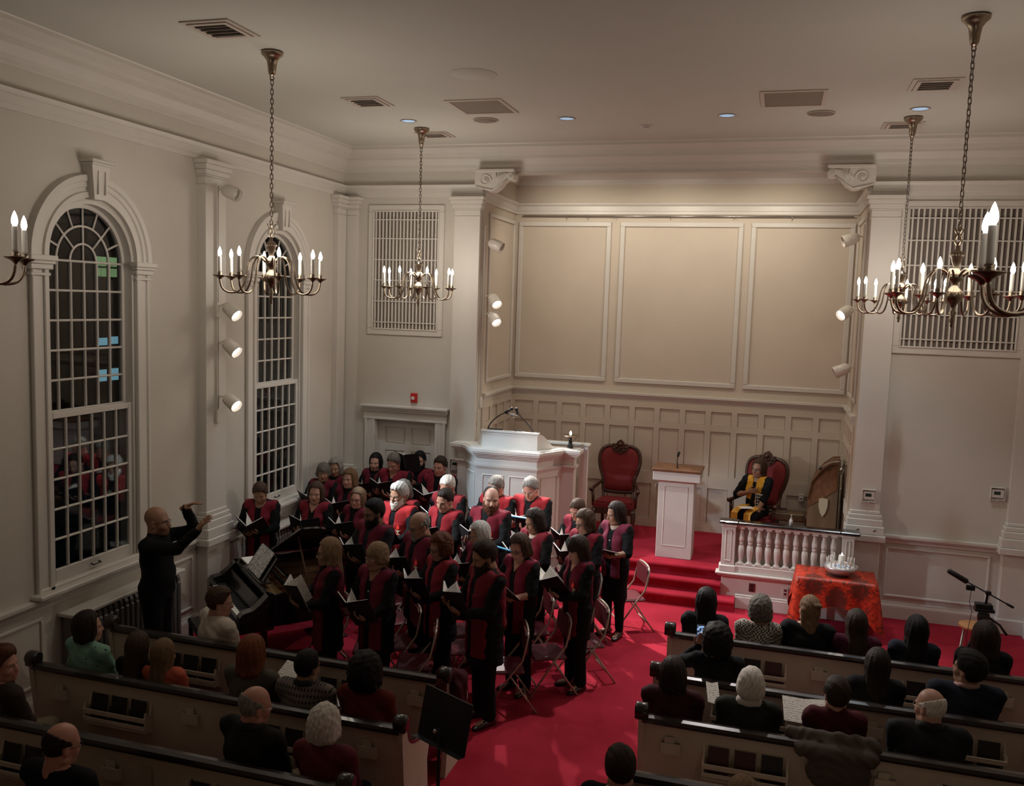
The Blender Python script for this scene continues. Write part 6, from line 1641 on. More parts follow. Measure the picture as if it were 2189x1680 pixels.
            fs += [tuple(range(n))[::-1], tuple(range(len(vs) - n, len(vs)))]
            obj('shoe', sh_.add(vs, fs, True), 'black', P_)
    if outfit == 'stole':
        St = SDF((-.28, -.23, .56), (.28, .28, 1.54), .0125); X, Y, Z = St.full()
        torso(St, .026); St.D = np.minimum(St.D, np.maximum((np.sqrt((X / ((.178 if fem else .19) * bulk + .012 * (1.3 - Z))) ** 2 + (Y / (.152 * bulk + .02 * (1.3 - Z))) ** 2) - 1) * .15, Z - 1.27)).astype(np.float32)
        for q in (-1, 1): St.cap(arms[q][0], arms[q][0] + (arms[q][1] - arms[q][0]) * .16, .074, .066, .03)
        hemS = rs.uniform(.62, .70) if legs != 'shortskirt' else .80
        wid = sw + .030 - np.clip(1.40 - Z, 0, .28) * .24
        gap = .024 + np.clip(1.40 - Z, 0, .35) * (-.02) + .016 + .03 * np.clip(1.15 - Z, 0, .3) + .6 * np.clip(Z - 1.40, 0, .1)
        D = np.maximum(St.D + .002 * np.sin(Z * 45 + X * 20), np.abs(X) - wid); D = np.maximum(D, hemS - Z)
        D = np.maximum(D, np.where(Y > -.02 - .0 * Z, gap - np.abs(X), -.5))
        D = np.maximum(D, np.where(Y < -.02, .95 - Z, -.5))
        D = np.maximum(D, .058 - np.sqrt(X ** 2 + (Y + .01) ** 2) - np.clip(1.44 - Z, 0, 1) * 2)
        D = np.maximum(D, Z - 1.485)
        St.D = D.astype(np.float32); Vq, Fq = St.mesh()
        obj('stole', np_mesh('stole', Vq * sc, Fq, np.tile(stolec, (len(Vq), 1))), 'clothm', P_); NTRI[0] += 2 * len(Fq)
        if emblem:
            # find the stole's front surface
            def front(xq, zq):
                i = np.argmin(abs(St.ax[0] - xq)); k = np.argmin(abs(St.ax[2] - zq)); col = St.D[i, :, k]; ins = np.where(col < 0)[0]
                return St.ax[1][ins[-1]] + .010 if len(ins) else .13
            ex, ez = -.105, 1.20
            fl = MB(); pts = [(0, 0), (.018, .012), (.024, .030), (.016, .048), (.006, .058), (.004, .078), (-.008, .060), (-.020, .045), (-.024, .025), (-.014, .008)]
            yy = front(ex, ez + .04)
            fl.prism([((ex + a) * sc, (ez + b2) * sc) for a, b2 in pts], (yy - .006) * sc, (yy + .004) * sc, 'y'); em = obj('flame_emblem', fl, mat_flame, P_)
            yy = front(ex, ez - .03); chp = [(-.045, .0), (-.02, -.018), (-.006, -.026), (-.006, -.044), (-.028, -.058), (.028, -.058), (.006, -.044), (.006, -.026), (.02, -.018), (.045, .0), (.02, -.008), (-.02, -.008)]
            obj('chalice_emblem', MB().prism([((ex + a) * sc, (ez + b2) * sc) for a, b2 in chp], (yy - .008) * sc, (yy + .004) * sc, 'y'), 'shield', P_)
    if necklace:
        obj('necklace', MB().tube([((.055 * math.cos(a)) * sc, (.075 + .05 * math.sin(-a)) * sc, (1.43 - .14 * max(0, math.sin(a)) ** 1.0) * sc + dz) for a in np.linspace(0.0, PI, 12)], .003, 5).sphere((0, .135 * sc, 1.27 * sc), .012), 'steel', P_)
    if coll is not None:   # collar / scarf roll
        obj('collar' if coll[0] != 'scarf' else 'scarf', MB().tube([((.072 * math.cos(a)) * sc, (-.01 + ly(1.45 + dz) + .068 * math.sin(a)) * sc, (1.468 + dz - .02 * math.sin(a) + .004 * math.sin(5 * a)) * sc) for a in np.linspace(0, 2 * PI, 22, False)], coll[2] * sc, 8, True), mat('collar_cloth', coll[1], .9), P_)
    return P_, arms, sc
mat_flame = mat('flame_red', (.75, .03, .02), .6)
# patterned cloths -------------------------------------------------
PATS = {}
def pat_mat(name, base_, fg, kind):
    m, t, b = new_mat(name); tc = t.nodes.new('ShaderNodeTexCoord')
    if kind == 'dots': n = t.nodes.new('ShaderNodeTexVoronoi'); n.inputs['Scale'].default_value = 19; t.links.new(tc.outputs['Object'], n.inputs[0]); o_ = n.outputs['Distance']; rp = (.15, .19)
    elif kind == 'check':
        n = t.nodes.new('ShaderNodeTexChecker'); n.inputs['Scale'].default_value = 58; t.links.new(tc.outputs['Object'], n.inputs[0]); o_ = n.outputs['Fac']; rp = (.45, .55)
    elif kind == 'knit':
        w1 = t.nodes.new('ShaderNodeTexWave'); w1.bands_direction = 'Z'; w1.inputs['Scale'].default_value = 7; w1.inputs['Distortion'].default_value = .4; w2 = t.nodes.new('ShaderNodeTexWave'); w2.bands_direction = 'X'; w2.inputs['Scale'].default_value = 11
        t.links.new(tc.outputs['Object'], w1.inputs[0]); t.links.new(tc.outputs['Object'], w2.inputs[0]); n = t.nodes.new('ShaderNodeMath'); n.operation = 'MULTIPLY'; t.links.new(w1.outputs[1], n.inputs[0]); t.links.new(w2.outputs[1], n.inputs[1]); o_ = n.outputs[0]; rp = (.42, .5)
    elif kind == 'stripe': n = t.nodes.new('ShaderNodeTexWave'); n.bands_direction = 'X'; n.inputs['Scale'].default_value = 26; n.inputs['Distortion'].default_value = 1.5; t.links.new(tc.outputs['Object'], n.inputs[0]); o_ = n.outputs[1]; rp = (.2, .6)
    r = t.nodes.new('ShaderNodeValToRGB'); r.color_ramp.elements[0].position = rp[0]; r.color_ramp.elements[1].position = rp[1]
    r.color_ramp.elements[0].color = (*fg, 1); r.color_ramp.elements[1].color = (*base_, 1); t.links.new(o_, r.inputs[0]); t.links.new(r.outputs[0], b.inputs['Base Color']); b.inputs['Roughness'].default_value = .9
    PATS[kind + '_' + name] = m; return kind + '_' + name
p_green = pat_mat('mint_cotton', (.17, .33, .24), (.01, .01, .02), 'dots')
p_hound = pat_mat('houndstooth_knit', (.45, .40, .33), (.012, .012, .012), 'check')
p_knit = pat_mat('dark_patterned_knit', (.018, .015, .014), (.17, .14, .12), 'knit')
p_shirt = pat_mat('striped_cream_shirt', (.58, .52, .43), (.38, .33, .27), 'stripe')
p_star = pat_mat('red_star_jumper', (.11, .008, .014), (.35, .25, .22), 'dots')
PATS[p_star].node_tree.nodes['Color Ramp'].color_ramp.elements[0].position = .07; PATS[p_star].node_tree.nodes['Color Ramp'].color_ramp.elements[1].position = .08; PATS[p_star].node_tree.nodes['Voronoi Texture'].inputs['Scale'].default_value = 7

# ---- choir folder: held open in front of the singer; local +y away from the singer
FM = {}
def folder(label, P_, arms, sc, tilt=35, opn=30, blue=False, tall=1.0, dy=0, dz_=0, pages=True):
    a = (arms[-1][2] + arms[1][2]) / 2 * sc; M_ = Matrix.Rotation(P_.rotation_euler.z, 4, 'Z'); p = M_ @ Vector((a[0], a[1] + .085 * sc + dy, a[2] + .035 + dz_))
    f = thing('music_folder', label, 'folder', (P_.location.x + p.x, P_.location.y + p.y, P_.location.z + p.z), 0)
    f.rotation_euler = (math.radians(tilt), 0, P_.rotation_euler.z)
    key = opn
    if key not in FM:
        c, s_ = math.cos(math.radians(opn)), math.sin(math.radians(opn)); r = []
        for q in (-1, 1):
            v = [(0, -.14), (.235, -.14), (.235, .17), (0, .17)]
            def qd(z0, z1, inset=0, bend=0):
                m_ = MB(); vs = []
                for u, w in v:
                    u_ = min(max(u, .004), .235 - inset); w_ = w * (1 - inset * 3)
                    for zz in (z0, z1): vs.append((q * (u_ * c - zz * s_), w_, u_ * s_ + zz * c))
                m_.add(vs, [(0, 2, 4, 6), (7, 5, 3, 1), (0, 1, 3, 2), (2, 3, 5, 4), (4, 5, 7, 6), (6, 7, 1, 0)]); return m_
            cv = obj('cover', qd(0, .004), 'cover', f); pg = obj('page', qd(.005, .014, .012), 'music', f); r += [('cover', cv.data), ('page', pg.data)]
        # loose page standing a little proud
        m_ = MB(); n = 6; vs = []
        for i in range(n + 1):
            u = .21 * i / n; an = math.radians(opn + 16 + 20 * math.sin(i / n * 2)); vs += [(u * math.cos(an), -.13, .016 + u * math.sin(an)), (u * math.cos(an), .15, .016 + u * math.sin(an))]
        m_.add(vs, [(2 * i, 2 * i + 2, 2 * i + 3, 2 * i + 1) for i in range(n)]); lp = obj('page', m_, 'music', f); r.append(('page', lp.data)); FM[key] = r
    else:
        for nm, me in FM[key]: inst(nm, me, f)
    if blue: obj('edge_strip', MB().box(-.24, .24, .165, .18, .0, .02), 'blue', f).rotation_euler = (0, 0, 0)
    return f
# ================================================================== the choir
CX, CY = -5.95, 7.55
RED = (.19, .018, .032); RED_DIM = (.125, .014, .026); RED_LIT = (.36, .024, .028); MAUVE = (.15, .025, .045)  # same red stoles; how strongly each singer is lit is put into the colour
def face(x, y, tx, ty): return math.atan2(-(tx - x), ty - y)
choir = [
 # x, y, H, target, head(yaw,pitch), dict
 (-6.31, 11.67, 1.65, None, (22, -6), dict(fem=1, hair=('sweptshort', 'saltpepper'), seed=1, stolec=RED_DIM, skin='tan'), 'woman with short grey swept fringe singing in the far corner by the second window'),
 (-6.30, 12.05, 1.66, None, (8, -8), dict(fem=1, hair=('bobwave', 'grey'), seed=2, stolec=RED_DIM, skin='tan'), 'woman with wavy grey hair half hidden in the far corner of the choir'),
 (-5.73, 11.38, 1.65, None, (0, 2), dict(fem=1, hair=('bobwave', 'light'), seed=3, stolec=RED_DIM, opn=1), 'woman with sandy chin length hair singing towards the conductor near the door'),
 (-5.91, 12.62, 1.68, None, (8, -4), dict(fem=1, hair=('longfront', 'black'), seed=4, stolec=RED_DIM), 'woman with long wavy black hair in the back row by the door'),
 (-5.44, 12.31, 1.78, (-6.3, 6), (0, -24), dict(hair=('short', 'saltpepper'), seed=5, glasses='wire', skin='pink', neck='vee', bulk=1.08), 'tall man with grey hair and glasses looking down, in front of the door'),
 (-5.21, 12.72, 1.75, None, (10, -4), dict(hair=('cropped', 'black'), seed=6, beard='short', skin='fair', neck='collar'), 'man with cropped black hair and dark beard behind a raised folder'),
 (-4.75, 12.42, 1.75, (-5.4, 6), (0, -8), dict(hair=('flat', 'dkbrown'), seed=7, glasses='wire', skin='pink', neck='collar', bulk=1.08, opn=.9), 'man with straight brown hair and glasses in the back row next to the pulpit'),
 (-4.14, 11.17, 1.75, (-5.5, 6), (6, -26), dict(hair=('short', 'white'), seed=8, glasses='dark', skin='pink', neck='collar', stolec=(.26, .03, .035), bulk=1.05), 'white haired man looking down in front of the pulpit edge'),
 (-3.48, 11.26, 1.78, None, (6, -22), dict(hair=('short', 'grey'), seed=9, skin='pink', neck='collar', bulk=1.05, stolec=(.30, .020, .026)), 'short haired grey man in front of the pulpit, partly behind the red bearded man'),
 (-3.01, 11.30, 1.80, (-4.0, 6.0), (2, -26), dict(hair=('short', 'grey'), seed=10, glasses='wire', skin='pink', neck='collar', bulk=1.1, stolec=(.28, .020, .026)), 'tall grey man with glasses at the end of the row before the pulpit'),
 (-5.65, 10.25, 1.68, (-5.3, 5), (12, -3), dict(fem=1, hair=('bob', 'brown'), seed=11, neck='vee', opn=1), 'woman with brown bobbed hair singing just behind the piano lid'),
 (-5.13, 10.42, 1.62, (-6.2, 6), (14, -3), dict(fem=1, hair=('long', 'light'), seed=12, glasses='dark', skin='pink', stolec=RED_DIM), 'young singer with long straight sandy hair and dark glasses'),
 (-4.67, 10.88, 1.68, None, (20, -15), dict(fem=1, hair=('bobwave', 'saltpepper'), seed=13, stolec=(.28, .020, .026)), 'singer with dark grey wavy hair mostly hidden behind the white bearded man'),
 (-4.49, 10.31, 1.76, (-5.6, 6), (-4, -8), dict(hair=('tousled', 'silver'), seed=14, beard=('full', 'white'), glasses='wire', skin='tan', stolec=RED_LIT, bulk=1.1, neck='collar', emblem=True), 'man with curly silver hair and full white beard in a red stole coloured brightly lit'),
 (-3.85, 10.30, 1.76, (-5.4, 6.4), (4, -18), dict(hair=('cropped', 'dark'), seed=15, skin='fair', neck='collar', stolec=(.27, .020, .028)), 'clean shaven man with cropped dark hair in the middle of the choir'),
 (-3.26, 10.27, 1.83, (-4.4, 6.0), (38, -4), dict(hair=('receding', 'dark'), seed=16, beard=('full', 'auburn'), skin='fair', neck='collar', bulk=1.12, emblem=True), 'tall balding man with reddish beard looking sideways in front of the pulpit'),
 (-6.28, 9.98, 1.70, (-5.3, 5), (8, -26), dict(fem=1, hair=('tied', 'brown'), seed=17, skin='tan', neck='scoop', bulk=1.08, pose='binder1', sleeve='long'), 'woman with brown tied back hair reading alone beside the second window behind the piano'),
 (-4.29, 9.18, 1.80, (-5.7, 6.2), (-8, -10), dict(hair=('short', 'black'), seed=18, beard='short', glasses='dark', skin='brown', stolec=RED_DIM, top='charcoal', bulk=1.08), 'dark bearded man with glasses and grey shirt under a red stole coloured dimly lit'),
 (-3.62, 8.95, 1.78, None, (6, -18), dict(hair=('fringe', 'grey'), seed=19, beard=('goatee', 'grey'), glasses='dark', skin='tan', neck='collar', stolec=RED_DIM, bulk=1.1, emblem=True), 'bald man with glasses and small grey goatee in the third choir row'),
 (-2.59, 9.97, 1.68, None, (-2, -16), dict(fem=1, hair=('bobwave', 'dark'), seed=20, skin='tan', neck='scoop', bulk=1.08), 'woman with glossy dark shoulder hair and a blue edged folder'),
 (-2.28, 10.92, 1.66, (-4.2, 6), (-4, -24), dict(fem=1, hair=('tied', 'brown'), seed=21, skin='pink', neck='collar'), 'woman with pulled back brown hair reading below the empty throne chair'),
 (-2.03, 10.17, 1.68, None, (0, -14), dict(fem=1, hair=('bobwave', 'brown'), seed=22, glasses='dark', skin='fair', bulk=1.05), 'woman with short greying brown hair and glasses behind the bobbed singer'),
 (-1.77, 10.77, 1.68, None, (-14, -12), dict(fem=1, hair=('longmid', 'dark'), seed=23, skin='tan', neck='scoop', stolec=MAUVE, sleeve='short', legs='shortskirt', necklace=True), 'woman with dark curls, short sleeves, dress and boots, last singer by the steps'),
 (-4.17, 7.86, 1.68, (-6.2, 6.2), (-14, -4), dict(fem=1, hair=('long', 'sandy'), seed=24, glasses='dark', skin='tan', stolec=RED_DIM), 'woman in profile with long ash hair at the piano end of the front row'),
 (-3.69, 7.97, 1.66, (-4.7, 4.6), (-22, -6), dict(fem=1, hair=('sweptshort', 'sandy'), seed=25, glasses='wire', skin='tan', stolec=RED_DIM, neck='vee', necklace=True, bulk=1.1), 'older woman with short ash hair and long necklace in the front choir row'),
 (-3.21, 8.51, 1.68, (-5.0, 6.2), (-8, -14), dict(fem=1, hair=('curly', 'auburn'), seed=26, glasses='dark', skin='tan', neck='turtle', stolec=(.20, .018, .026), bulk=1.1), 'woman with curly auburn hair and dark glasses in the front part of the choir'),
 (-3.03, 9.25, 1.65, None, (0, -14), dict(fem=1, hair=('longbob', 'silver'), seed=27, glasses='wire', skin='tan', stolec=RED_DIM), 'woman with straight silver hair half hidden behind the front bearded man'),
 (-2.56, 8.02, 1.80, (-4.7, 5.9), (-4, -18), dict(hair=('short', 'dkbrown'), seed=28, beard='full', skin='tan', neck='collar', stolec=(.16, .014, .022), bulk=1.12), 'dark bearded man standing foremost in the choir beside the aisle'),
 (-2.44, 8.82, 1.68, (-3.9, 6), (4, -16), dict(fem=1, hair=('bob', 'brown'), seed=29, glasses='dark', skin='fair', neck='vee', stolec=(.16, .014, .03), sleeve='short'), 'woman with brown bob and dark rimmed glasses next to the front bearded man'),
 (-1.88, 9.10, 1.65, (-4.6, 6.4), (2, -18), dict(fem=1, hair=('bobbangs', 'dkbrown'), seed=30, skin='fair', neck='vee', stolec=(.13, .014, .028), emblem=True), 'woman with dark brown bob and straight fringe at the aisle end'),
]
fold = {4: dict(tilt=62, dz_=.02), 5: dict(tilt=72, dz_=.26, dy=.06), 6: dict(tilt=35, opn=24), 9: dict(blue=True), 13: dict(tilt=50), 16: dict(tilt=42, opn=38), 19: dict(blue=True), 22: dict(opn=12, tilt=18), 28: dict(opn=14, tilt=40), 29: dict(tilt=48, opn=36)}
FS = ['short grey fringed woman in the far corner', 'wavy grey woman in the far corner', 'sandy haired woman with open mouth', 'long haired brunette by the door', 'tall grey man by the door', 'dark bearded man by the door, raised high', 'brown haired man next to the pulpit', 'white haired man by the pulpit edge', 'short haired grey man before the pulpit', 'tall grey man with glasses before the pulpit', 'brown bobbed woman by the piano lid', 'young singer with long sandy hair', 'dark grey wavy singer behind the white beard', 'white bearded man', 'clean shaven man mid choir', 'reddish bearded balding man', 'lone woman beside the second window', 'bearded man in the grey shirt', 'bald man with the goatee', 'glossy dark haired woman, blue edged', 'woman below the empty throne chair', 'greying woman behind the bobbed singer', 'short sleeved woman by the steps', 'profile woman at the piano end', 'older ash haired woman with necklace', 'curly auburn woman', 'silver haired woman', 'front bearded man beside the aisle', 'brown bobbed woman with dark glasses', 'dark bobbed woman with straight fringe']
for i, (x, y, Hh, tg, hd, kw, lb) in enumerate(choir):
    tx, ty = tg or (CX, CY)
    if tg is None:                                       # body turned between congregation and conductor, head to the conductor
        c_ = Vector((CX - x, CY - y)).normalized(); w_ = kw.pop('w', .45); b0 = (c_ * w_ + Vector((-.12, -.99)) * (1 - w_)).normalized()
        ya = math.atan2(-b0.x, b0.y); dh = math.atan2(-c_.x, c_.y) % (2 * PI) - ya % (2 * PI); hd = (hd[0] + math.degrees(dh) * .6, hd[1])
    else: ya = face(x, y, tx, ty)
    sd = kw.get('seed', i)
    bh = {4: .03, 5: .18, 13: -.05, 24: -.08, 23: -.02}.get(i, 0)
    P_, arms, sc = person(lb, x, y, Hh, ya, hd, binder_h=bh, **{k: v for k, v in kw.items()})
    folder('open black music folder held by the ' + FS[i], P_, arms, sc, **{'tilt': 60 + (i * 7) % 12, 'opn': 27, **fold.get(i, {})})
# conductor
person('bald conductor with dark rimmed glasses, all in black, both arms raised towards the choir', -6.02, 7.62, 1.88, face(0, 0, 1, .22), (4, 0), hair=('bald', 'dark'), glasses='dark', beard='stubble', skin='tan', outfit='plain', pose='lead', neck='turtle', bulk=1.06, seed=41)
# minister seated on the throne chair
m_, ar_, sc_ = person('seated woman minister with long brown hair and yellow stole, hand on her heart', -.16, 13.85, 1.30, PI - .42, (-8, -4), fem=1, hair=('longmid', 'brown'), glasses='dark', skin='tan', outfit='stole' if False else 'plain', pose='heart', sit=True, neck='scoop', seed=42, sleeve='short', z0=AZ + .08)
def yellow_stole(P_, sc):
    St = SDF((-.24, -.18, .45), (.24, .30, 1.10), .013); X, Y, Z = St.full(); dz = -.44
    St.ell((0, 0, 1.275 + dz), (.174, .134, .216), .05); St.ell((0, .015, 1.09 + dz), (.156, .136, .196), .05); St.cap((-.135, -.01, 1.415 + dz), (.135, -.01, 1.415 + dz), .078, k=.05)
    for q in (-1, 1): St.ell((q * .07, .075, 1.265 + dz), (.08, .076, .08), .04)
    D = np.maximum(St.D, np.abs(X) - .145); D = np.maximum(D, np.where(Y > -.02, .022 + .5 * np.clip(Z - .97, 0, .1) - np.abs(X), -.5)); D = np.maximum(D, np.where(Y < -.02, .8 - Z, -.5)); D = np.maximum(D, .055 - np.sqrt(X ** 2 + (Y + .01) ** 2) - np.clip(1.0 - Z, 0, 1) * 2)
    D = np.maximum(D, Z - 1.045); D = np.maximum(D, .5 - Z); St.D = D.astype(np.float32); V, F = St.mesh()
    st_o = obj('stole', np_mesh('stole', V * sc, F, np.tile((.62, .30, .03), (len(V), 1))), 'clothm', P_)
    # ends of the stole lie over the knees
    for q in (-1, 1):
        e_ = MB(); pts = [(.13, .60), (.24, .60), (.36, .585), (.45, .575), (.515, .54), (.525, .40), (.53, .12 if q > 0 else .22)]
        vs = []
        for (yy, zz) in pts: vs += [(q * .05 * sc, yy * sc, zz * sc), (q * .155 * sc, yy * sc, (zz - .005) * sc), (q * .155 * sc, (yy + .006) * sc, (zz + .006) * sc), (q * .05 * sc, (yy + .006) * sc, (zz + .008) * sc)]
        fs = []
        for i in range(len(pts) - 1):
            for k in range(4): fs.append((i * 4 + k, i * 4 + (k + 1) % 4, i * 4 + 4 + (k + 1) % 4, i * 4 + 4 + k))
        obj('stole_end', e_.add(vs, fs), mat('yellow_silk', (.62, .30, .03), .6), st_o)
    pn_ = obj('printed_panel', MB().bevbox(-.155 * sc, -.045 * sc, .145 * sc, .155 * sc, .60 * sc, .80 * sc, .003), 'paper', st_o)
    lt = MB()
    for r in range(4):
        for c in range(3): lt.box((-.150 + c * .034) * sc, (-.124 + c * .034) * sc, .156 * sc, .158 * sc, (.615 + r * .046) * sc, (.650 + r * .046) * sc)
    obj('panel_print', lt, 'blackmatte', pn_)
    hp_ = [((-.10 + .034 * math.sin(a) ** 3) * sc, .158 * sc, (.87 + .0022 * (13 * math.cos(a) - 5 * math.cos(2 * a) - 2 * math.cos(3 * a) - math.cos(4 * a))) * sc) for a in np.linspace(0, 2 * PI, 24, False)]
    obj('heart_outline', MB().tube(hp_, .003, 5, True), 'blackmatte', st_o)
yellow_stole(m_, sc_)
v = thing('paper_sheet', 'white folded paper in the lap of the seated minister', 'paper', (-.30, 13.42, AZ + .71), .4); obj('sheet', MB().box(-.10, .10, -.07, .07, 0, .004), 'paper', v)

# ================================================================== congregation
def seated(lb, x, y, Ht, head, **k):
    k.setdefault('outfit', 'plain'); k.setdefault('pose', 'lap')
    ya = math.radians(k.pop('yaw', 0)); lg = k.pop('legs', 'pants')
    return person(lb, x, y, Ht, ya, head, sit=True, legs=lg, **k)
seated('seated person with long straight black hair in the frontmost balustrade-side pew, aisle end', -.54, 9.02, 1.29, (10, 0), fem=1, hair=('long', 'black'), seed=51)
seated('seated person with curly grey-brown hair in a black and cream houndstooth top', -.01, 9.03, 1.27, (12, 0), fem=1, hair=('curly', 'saltpepper'), pattern=p_hound, seed=52)
seated('seated person with half tied up brown hair before the red cloth table', .45, 9.05, 1.33, (18, 0), fem=1, hair=('halfup', 'light'), top='black', bulk=1.15, seed=53)
seated('seated person with smooth brown shoulder length hair in a dark purple top', .90, 9.02, 1.25, (6, 0), fem=1, hair=('longmid', 'dkbrown'), top=(.05, .008, .02), seed=54)
seated('seated person with long straight black hair in front of the plain wainscot panel', 1.42, 9.02, 1.26, (14, 0), fem=1, hair=('long', 'black'), top='navy', seed=55)
seated('seated person with flared dark bobbed hair, outermost in the frontmost balustrade-side pew', 2.02, 9.02, 1.27, (4, 0), fem=1, hair=('longbob', 'dark'), top='black', bulk=1.1, seed=56, hair_scale=1.08)
pp, pa, psc = seated('seated person with big dark curly hair holding up a phone', -.36, 7.98, 1.28, (6, 0), fem=1, hair=('bigcurly', 'black'), top='black', bulk=1.15, seed=57, pose='phone', hair_scale=1.0)
ph_ = pa[-1][2] * psc
v = thing('phone', 'raised phone with a glowing screen showing the choir', 'phone', (-.36 + ph_[0] + .005, 7.98 + ph_[1] + .03, ph_[2] + .12)); v.rotation_euler = (math.radians(-14), 0, .1)
obj('case', MB().bevbox(-.036, .036, -.005, .004, -.072, .072, .004), 'blackmatte', v)
m, t, b = new_mat('phone_screen'); tc = t.nodes.new('ShaderNodeTexCoord'); n = t.nodes.new('ShaderNodeTexNoise'); n.inputs['Scale'].default_value = 45; t.links.new(tc.outputs['Object'], n.inputs[0]); r = t.nodes.new('ShaderNodeValToRGB'); r.color_ramp.elements[0].position = .42; r.color_ramp.elements[0].color = (.01, .02, .04, 1); r.color_ramp.elements[1].position = .55; r.color_ramp.elements[1].color = (.35, .55, .85, 1); t.links.new(n.outputs[0], r.inputs[0]); t.links.new(r.outputs[0], b.inputs['Emission Color']); b.inputs['Emission Strength'].default_value = .8; b.inputs['Base Color'].default_value = (0, 0, 0, 1)
obj('screen', MB().box(-.032, .032, -.0065, -.005, -.062, .060), m, v)
seated('seated person with long straight dark hair in the second balustrade-side pew', .98, 7.98, 1.26, (4, 0), fem=1, hair=('long', 'dark'), top='black', seed=58, bulk=1.1)
seated('seated dark haired man with pale pink collar, face turned to the choir', 1.68, 7.99, 1.33, (48, 6), hair=('tousled', 'black'), skin='olive', top='navy', bulk=1.25, coll=('collar', (.40, .24, .22), .022), seed=59)
seated('seated person with dark hair and maroon jacket, aisle end, third balustrade-side pew', -.65, 7.12, 1.27, (2, 0), fem=1, hair=('bob', 'dark'), top=(.04, .006, .010), bulk=1.2, seed=60)
seated('seated person with short white hair, pale scarf and dark green coat', -.05, 7.13, 1.27, (8, 0), fem=1, hair=('sweptshort', 'white'), top=(.018, .019, .015), bulk=1.25, coll=('scarf', (.50, .46, .42), .038), seed=61)
seated('seated person with short dark hair and maroon turtleneck, grey coat slung behind', .60, 7.13, 1.30, (12, 0), fem=1, hair=('short', 'dkbrown'), top=(.06, .007, .012), neck='turtle', seed=62)
seated('seated elderly bald man with glasses and dark grey jacket, head turned to the choir', 1.27, 7.13, 1.30, (40, -4), hair=('fringe', 'white'), glasses='wire', skin='fair', top='charcoal', bulk=1.3, coll=('collar', (.012, .011, .011), .034), seed=63)
seated('brown haired person, only the head showing at the bottom edge beside the aisle', -.80, 5.45, 1.29, (10, -6), hair=('flat', 'dkbrown'), top='black', seed=64)
seated('sandy haired person, only the crown showing at the bottom edge', -.05, 5.36, 1.27, (0, -6), hair=('flat', 'sandy'), top='black', seed=65)
# window side
seated('seated boy in striped cream shirt, short brown hair and glasses, by the piano', -5.0, 7.20, 1.30, (-28, -8), hair=('short', 'brown'), glasses='wire', skin='fair', pattern=p_shirt, yaw=-30, bulk=1.3, seed=66, neck='collar')
seated('seated person with dark hair in a mint green top with black dots', -5.67, 6.26, 1.28, (-24, 0), fem=1, hair=('bob', 'dark'), skin='fair', pattern=p_green, bulk=1.2, seed=67, neck='scoop', yaw=-12)
seated('seated girl with long brown plaits, dark top, beside the girl in coral', -5.15, 6.26, 1.17, (0, 0), fem=1, hair=('long', 'brown'), skin='fair', top='black', seed=68)
seated('seated girl with long brown plaits in a coral orange shirt', -4.87, 6.24, 1.15, (-8, 0), fem=1, hair=('long', 'light'), skin='fair', top=(.46, .10, .06), seed=69)
seated('seated woman with a copper red bob and grey jumper', -4.02, 6.26, 1.28, (-6, -4), fem=1, hair=('longbob', 'red'), skin='fair', top=(.085, .075, .06), bulk=1.15, seed=70, coll=('collar', (.085, .075, .06), .028), hair_scale=1.03)
seated('seated person with short dark curls in a dark nordic patterned jumper', -3.51, 6.24, 1.25, (-10, -4), hair=('cropped', 'black'), skin='tan', pattern=p_knit, neck='turtle', bulk=1.1, seed=71, coll=('collar', (.02, .017, .016), .03))
seated('seated woman with big black curls and a rust red jumper', -2.98, 6.26, 1.27, (-2, 0), fem=1, hair=('bigcurly', 'black'), skin='brown', top=(.11, .016, .010), bulk=1.1, seed=72, hair_scale=1.05)
seated('seated bald man in a dark jacket beside the white curled lady', -3.45, 5.38, 1.31, (-20, -8), hair=('fringe', 'grey'), skin='pink', top=(.016, .014, .012), bulk=1.25, glasses='wire', bottom=(.20, .16, .11), seed=73, coll=('collar', (.016, .014, .012), .03), yaw=-14)
seated('seated lady with white curly hair in a dark red jumper with small stars', -2.86, 5.36, 1.26, (0, -6), fem=1, hair=('curly', 'white'), skin='fair', pattern=p_star, bulk=1.1, seed=74, neck='scoop')
seated('person cut off at the picture edge in brown jacket and khaki trousers', -5.70, 5.38, 1.28, (-55, 0), hair=('tousled', 'auburn'), skin='pink', top=(.04, .03, .025), bottom=(.22, .18, .12), seed=75, yaw=-22)
seated('balding man with dark hair fringe in the lowest corner by the window side', -4.29, 4.46, 1.31, (-20, -10), hair=('fringe', 'dark'), skin='pink', top='black', glasses='dark', seed=76, bulk=1.1)
# loose things in the pews
def sheet(lb, x, y, z, rz, w=.22, h=.28, tilt=30):
    v = thing('song_sheet', lb, 'paper', (x, y, z), rz); v.rotation_euler = (math.radians(tilt), 0, rz)
    obj('page', MB().add([(-w, 0, .02), (0, 0, 0), (0, h, 0), (-w, h, .02), (-w, 0, .023), (0, 0, .003), (0, h, .003), (-w, h, .023)], [(0, 3, 2, 1), (4, 5, 6, 7), (0, 1, 5, 4), (3, 7, 6, 2), (0, 4, 7, 3)]), 'music', v)
    obj('page', MB().add([(0, 0, 0), (w, 0, .02), (w, h, .02), (0, h, 0), (0, 0, .003), (w, 0, .023), (w, h, .023), (0, h, .003)], [(0, 3, 2, 1), (4, 5, 6, 7), (1, 2, 6, 5), (3, 7, 6, 2)]), 'music', v); return v
sheet('open white song sheet held in the lap beside the copper haired woman', -3.84, 6.50, .80, -.2, .15, .22)
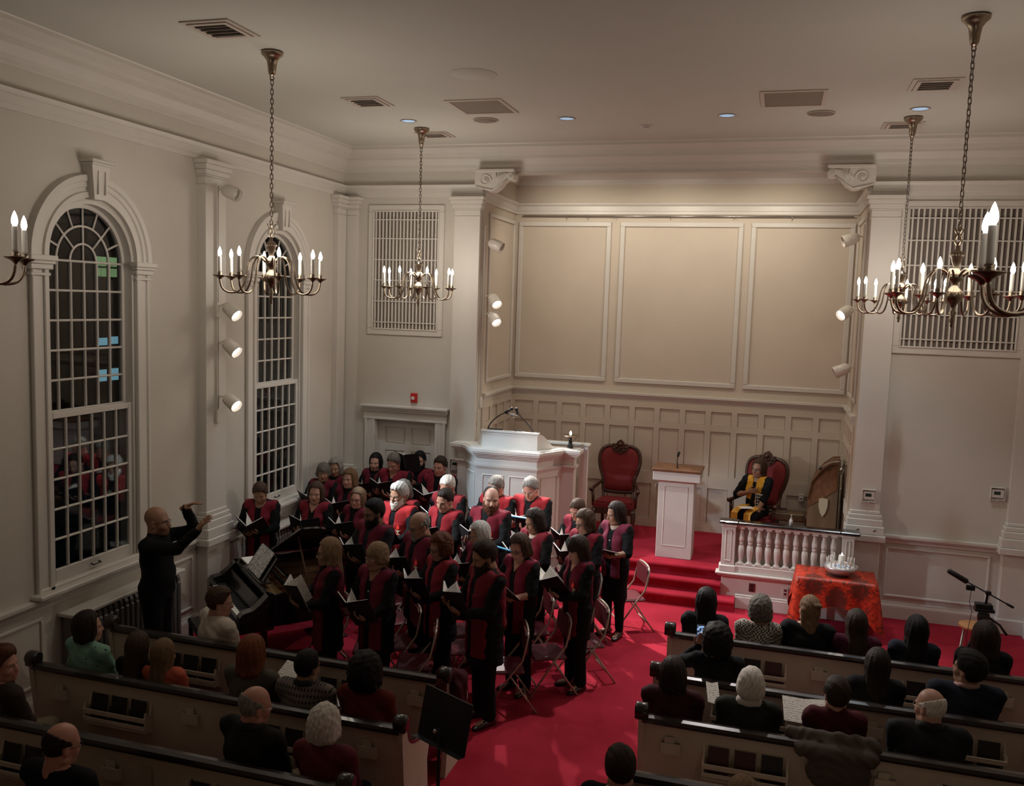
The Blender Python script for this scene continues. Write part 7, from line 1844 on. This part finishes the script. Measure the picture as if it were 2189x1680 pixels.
sheet('white song sheet between the patterned jumper and the big black curls', -3.22, 6.42, .74, .3, .10, .18)
sheet('open white song sheet in front of the maroon turtleneck', .40, 7.36, .78, .1, .17, .24)
sheet('small white leaflet beside the dark haired person in the deep maroon jacket', -.33, 7.30, .86, .2, .05, .20)
# grey quilted coat over the back of the third pew
def coat():
    s = SDF((-.42, -.26, .42), (.42, .26, 1.02), .015); X, Y, Z = s.full()
    s.cap((-.32, .05, .90), (.25, .02, .92), .06, .055, .05); s.cap((-.25, -.06, .84), (.25, -.07, .84), .06, .06, .06); s.ell((.02, -.08, .70), (.24, .055, .17), .05); s.cap((-.3, .08, .80), (-.33, .1, .66), .05, .04, .04); s.cap((.27, .0, .9), (.30, .02, .78), .045, .04, .04)
    s.D = (s.D + .009 * np.abs(np.sin(Z * 42 + 9 * X ** 2 * 10 + 2 * np.sin(X * 9))) + .004 * np.sin(X * 50 + Z * 30)).astype(np.float32); return s.mesh()
def jacket():
    s = SDF((-.2, -.25, .35), (.2, .3, 1.1), .014); X, Y, Z = s.full()
    s.cap((-.05, -.03, .93), (.06, .12, .84), .055, .06, .05); s.cap((.05, .1, .82), (.05, .14, .60), .075, .07, .06); s.cap((.06, .02, .80), (.07, .05, .62), .06, .04, .05); s.cap((-.04, -.1, .85), (-.03, -.12, .66), .05, .035, .05)
    s.D = (s.D + .008 * np.sin(Y * 55 + Z * 16) * np.sin(X * 40 + Z * 12)).astype(np.float32); return s.mesh()
V, F = jacket(); o = obj('jacket', np_mesh('jacket', V, F, np.tile((.055, .008, .014), (len(V), 1))), 'clothm'); o.location = (-2.54, 6.97, .0); o['label'] = 'dark red jacket hung over the aisle end of the frontmost window-side pew'; o['category'] = 'jacket'
V, F = coat(); o = obj('coat', np_mesh('coat', V, F, np.tile((.085, .07, .055), (len(V), 1))), 'clothm'); o.location = (.60, 6.86, .0); o['label'] = 'grey-brown quilted coat slung over the pew behind the maroon turtleneck'; o['category'] = 'coat'
print('people tris', NTRI[0])
